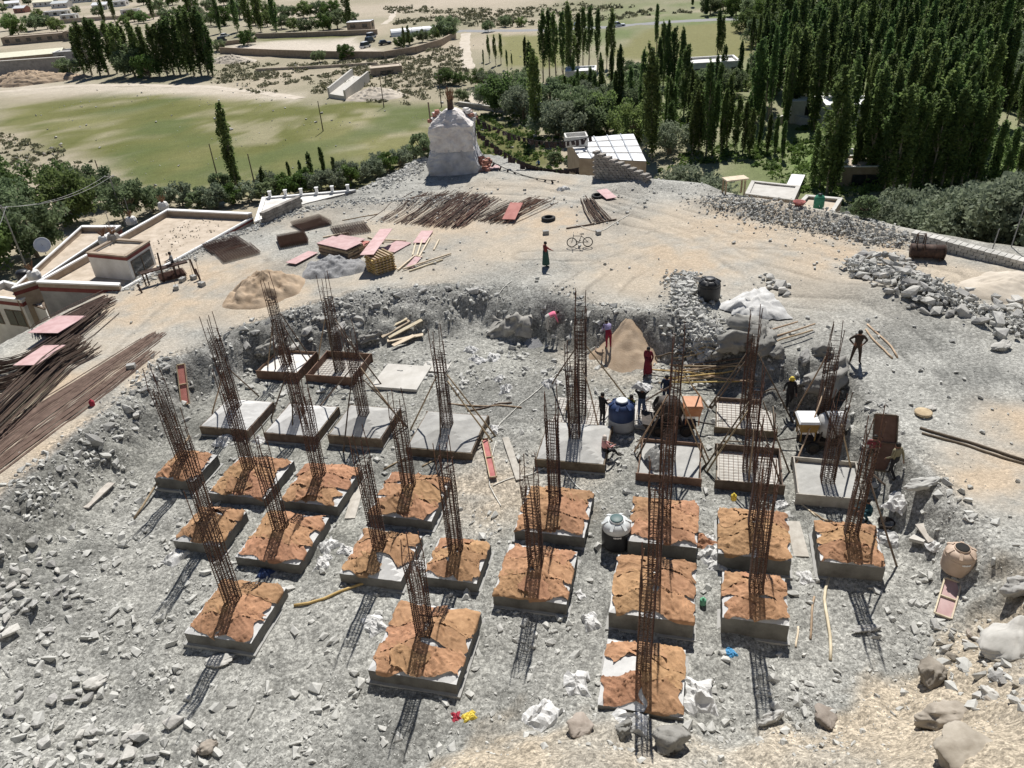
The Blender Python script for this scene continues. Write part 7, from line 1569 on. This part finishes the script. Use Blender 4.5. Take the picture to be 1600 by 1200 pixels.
# the far end of the wood reads as one mass
r = np.random.default_rng(5); VV = []
for k in range(90): px, py = random.uniform(1240, 1680), random.uniform(-30, 52); far_w.append((hit(px, py), random.uniform(.8, 1.2)))
for k in range(26): far_w.append((hit(random.uniform(1080, 1240), random.uniform(4, 26)), random.uniform(.6, .8)))
for q, s in far_w:
    m = 380; t = r.random(m); rad = .95 * s * np.sin(np.pi * np.clip(t * .9 + .08, 0, 1)) ** .7 * (r.random(m) ** .5); a = r.uniform(0, 6.283, m)
    VV.append(np.stack([q.x + np.cos(a) * rad, q.y + np.sin(a) * rad, q.z + .8 + 12.4 * s * t], -1))
V, F_ = leaf_quads(np.concatenate(VV), .55, r)
tag(link('far_wood', np_mesh('far_wood', V, F_, 'leaf_poplar')), 'far end of the poplar wood at the top right', 'wood', kind='stuff')
def bush(kinds, px, py, w, label, cat, group, name, base=6.5, sz=1.0, D=None):
    p = far_at(px, py, D) if D else hit(px, py); t = tree(random.choice(kinds), p, w / base, label, cat, group, name); t.scale = (w / base, w / base, w / base * sz); return t
for px, py, w in ((15, 312, 8), (60, 402, 9.5), (-15, 425, 9), (112, 348, 9), (150, 322, 7.5), (205, 346, 7), (240, 330, 4.5), (-30, 360, 9), (95, 300, 6), (30, 350, 8), (180, 318, 5)):
    bush(WIL, px, py, w, 'bushy green willow beyond the houses at left', 'willow', 'willows beyond the left houses', 'willow_tree')
for px, py, w in ((285, 322, 4.5), (312, 326, 4), (338, 326, 4.5), (365, 320, 4), (392, 316, 4), (420, 312, 4), (446, 306, 4.2), (470, 303, 3.8), (498, 300, 4), (522, 295, 3.8), (545, 290, 4), (566, 284, 3.8), (588, 276, 3.6), (606, 268, 3.8), (625, 260, 3.6), (642, 252, 3.4), (660, 246, 3), (480, 290, 3.5), (540, 278, 3.5), (590, 262, 3.2), (350, 300, 4), (420, 296, 3.5)):
    bush(SHR, px, py, w, 'leafy shrub in the band below the meadow', 'shrub', 'shrubs below the meadow', 'shrub', 3.6)
for px, py, w in ((790, 176, 9), (765, 165, 7), (820, 188, 9), (808, 160, 7), (870, 214, 9), (895, 220, 9), (925, 214, 8), (948, 206, 8), (905, 190, 8), (860, 180, 8), (985, 220, 7), (960, 180, 7), (1008, 176, 6), (765, 140, 6), (748, 136, 5), (1045, 240, 7), (820, 140, 6), (980, 160, 6), (940, 176, 7), (898, 152, 5.5), (922, 150, 6), (908, 160, 6), (1098, 146, 5), (1125, 148, 5), (880, 150, 5)):
    bush(WIL + SIL, px, py, w, 'rounded willow in the thicket behind the chorten', 'willow', 'willows behind the chorten', 'willow_tree')
for px, D, w in ((1052, 78, 7), (1078, 74, 7.5), (1036, 84, 6), (1098, 73, 5.5), (1066, 88, 7), (1120, 78, 4.5)): bush(SIL + SHR[:1], px, 280, w, 'silver green shrub right of the white roofed house', 'shrub', 'shrubs right of the white roof', 'shrub', 6.5, D=D)
for px, D, w in ((1335, 72, 6), (1362, 70, 6.5), (1395, 70, 6), (1425, 72, 7), (1455, 70, 7), (1490, 68, 7), (1525, 66, 8), (1560, 64, 8), (1600, 62, 8), (1540, 76, 9), (1590, 74, 9), (1495, 78, 8), (1640, 64, 9), (1450, 82, 8), (1400, 84, 7), (1630, 76, 9), (1575, 86, 9)):
    bush(SIL, px, 360, w, 'silvery willow shrub beyond the right terrace edge', 'willow', 'silver willows beyond the right edge', 'willow_tree', D=D)
for px, py, w in ((499, 97, 4.5), (543, 93, 5.5), (696, 131, 4.6), (700, 62, 9), (763, 50, 4.5), (388, 70, 6), (212, 120, 11), (110, 120, 7), (235, 122, 8), (718, 132, 3.5), (722, 160, 3.5), (480, 52, 7), (505, 48, 8), (528, 45, 9), (460, 48, 6), (440, 45, 7), (418, 42, 8), (550, 40, 7), (400, 40, 8), (30, 55, 9), (55, 48, 10), (75, 45, 8), (20, 40, 8), (122, 62, 5), (660, 66, 5), (640, 70, 5), (680, 62, 5), (625, 74, 4), (350, 40, 10), (375, 30, 10), (250, 20, 9), (300, 14, 9), (225, 8, 9), (270, 8, 9), (330, 20, 9), (155, 26, 7), (5, 20, 8), (45, 8, 8), (815, 42, 4), (790, 42, 5), (15, 48, 8), (90, 50, 8), (210, 34, 7), (195, 40, 6), (225, 36, 7), (262, 34, 8), (285, 30, 8), (310, 32, 8), (330, 40, 7), (60, 30, 7), (140, 44, 6), (120, 22, 6), (170, 8, 8), (200, 4, 8), (150, 2, 8), (90, 2, 7), (10, 4, 7), (250, 2, 9), (350, 8, 9), (380, 12, 9), (405, 20, 8), (425, 28, 8), (450, 30, 8), (475, 28, 9), (500, 26, 9), (520, 28, 9), (345, 80, 5)):
    bush(WIL + BRI, px, py, w, 'round leafy tree standing by itself in the valley', 'tree', 'single round trees in the valley', 'broadleaf_tree')
for px, py, yt in ((545, 47, -25), (392, 52, -30), (432, 50, -25), (408, 50, -20), (372, 50, -10), (345, 52, -5), (180, 34, -20), (300, 35, -20), (240, 30, -25), (640, 72, 40), (632, 76, 42), (165, 38, -5)): pop_at(px, py, yt, 'tall poplar among the far houses at the top left', 'poplars among the far houses', POP, 1.2)
for px, py, w in ((1225, 60, 9), (1200, 40, 9), (1250, 70, 9), (1180, 30, 9), (1150, 25, 8), (1110, 24, 8), (1130, 18, 8), (1215, 75, 8), (1240, 40, 9), (1165, 50, 7), (1290, 70, 9), (1350, 66, 8), (1320, 60, 8), (1195, 120, 7), (1215, 130, 7), (1140, 150, 6), (1190, 150, 6), (1000, 140, 6), (1085, 150, 6), (985, 130, 6)):
    bush(BRI + WIL, px, py, w, 'pale green rounded tree among the far poplars', 'tree', 'rounded trees among the far poplars', 'broadleaf_tree')
for px, py, w in ((868, 255, 2.4), (895, 262, 2.2), (1352, 341, 2.2), (1420, 352, 2.0)): bush(SHR, px, py, w, 'small green shrub on the terrace edge', 'shrub', 'small shrubs on the terrace edge', 'shrub', 3.6)
# low scrub in the dry valley and tufts in the meadow
def scrub(n, pts, smin, smax, mat, name, label, leaf=.35, per=26):
    poly = wpoly(pts); xs = [p[0] for p in poly]; ys = [p[1] for p in poly]; r = np.random.default_rng(n); x = r.uniform(min(xs), max(xs), n * 3); y = r.uniform(min(ys), max(ys), n * 3)
    k = (sdist(poly, x, y) > 0) & (fbm(x, y, 14, 3, 5) > -.25); x, y = x[k][:n], y[k][:n]; z = zgrid(x, y); s = smin + (smax - smin) * r.random(len(x)) ** 2
    c = r.normal(size=(len(x), per, 3)); c /= np.linalg.norm(c, axis=2)[..., None]; c *= (r.random((len(x), per)) ** .4)[..., None]; c[..., 2] = np.abs(c[..., 2]) * .8
    c = c * s[:, None, None] + np.stack([x, y, z], -1)[:, None, :]; V, F_ = leaf_quads(c.reshape(-1, 3), leaf, r)
    return tag(link(name, np_mesh(name, V, F_, mat)), label, 'scrub', kind='stuff')
scrub(900, [(360, 96), (480, 100), (600, 92), (720, 70), (740, 160), (660, 165), (590, 160), (470, 160), (330, 130)], .5, 1.5, 'scrub', 'scrub', 'grey green scrub round the culvert')
scrub(500, [(600, 10), (900, 6), (1100, 20), (900, 40), (620, 40)], .8, 2.2, 'scrub', 'scrub', 'scattered scrub on the far dry plain', .6, 20)
scrub(500, [(880, 120), (1180, 110), (1190, 250), (1030, 270), (900, 215)], .5, 1.6, 'leaf_bright', 'undergrowth', 'green undergrowth between the poplars in the middle')
scrub(420, [(1180, 200), (1600, 200), (1600, 330), (1320, 330), (1180, 260)], .5, 1.4, 'leaf_bright', 'undergrowth', 'green undergrowth on the floor of the grove')
scrub(360, [(0, 205), (130, 245), (200, 285), (300, 305), (260, 330), (0, 260)], .4, 1.2, 'scrub', 'scrub', 'dry scrub at the left foot of the meadow')
scrub(420, [(690, 180), (860, 180), (960, 205), (880, 262), (740, 262)], .4, 1.3, 'leaf_bright', 'undergrowth', 'green growth behind the chorten')
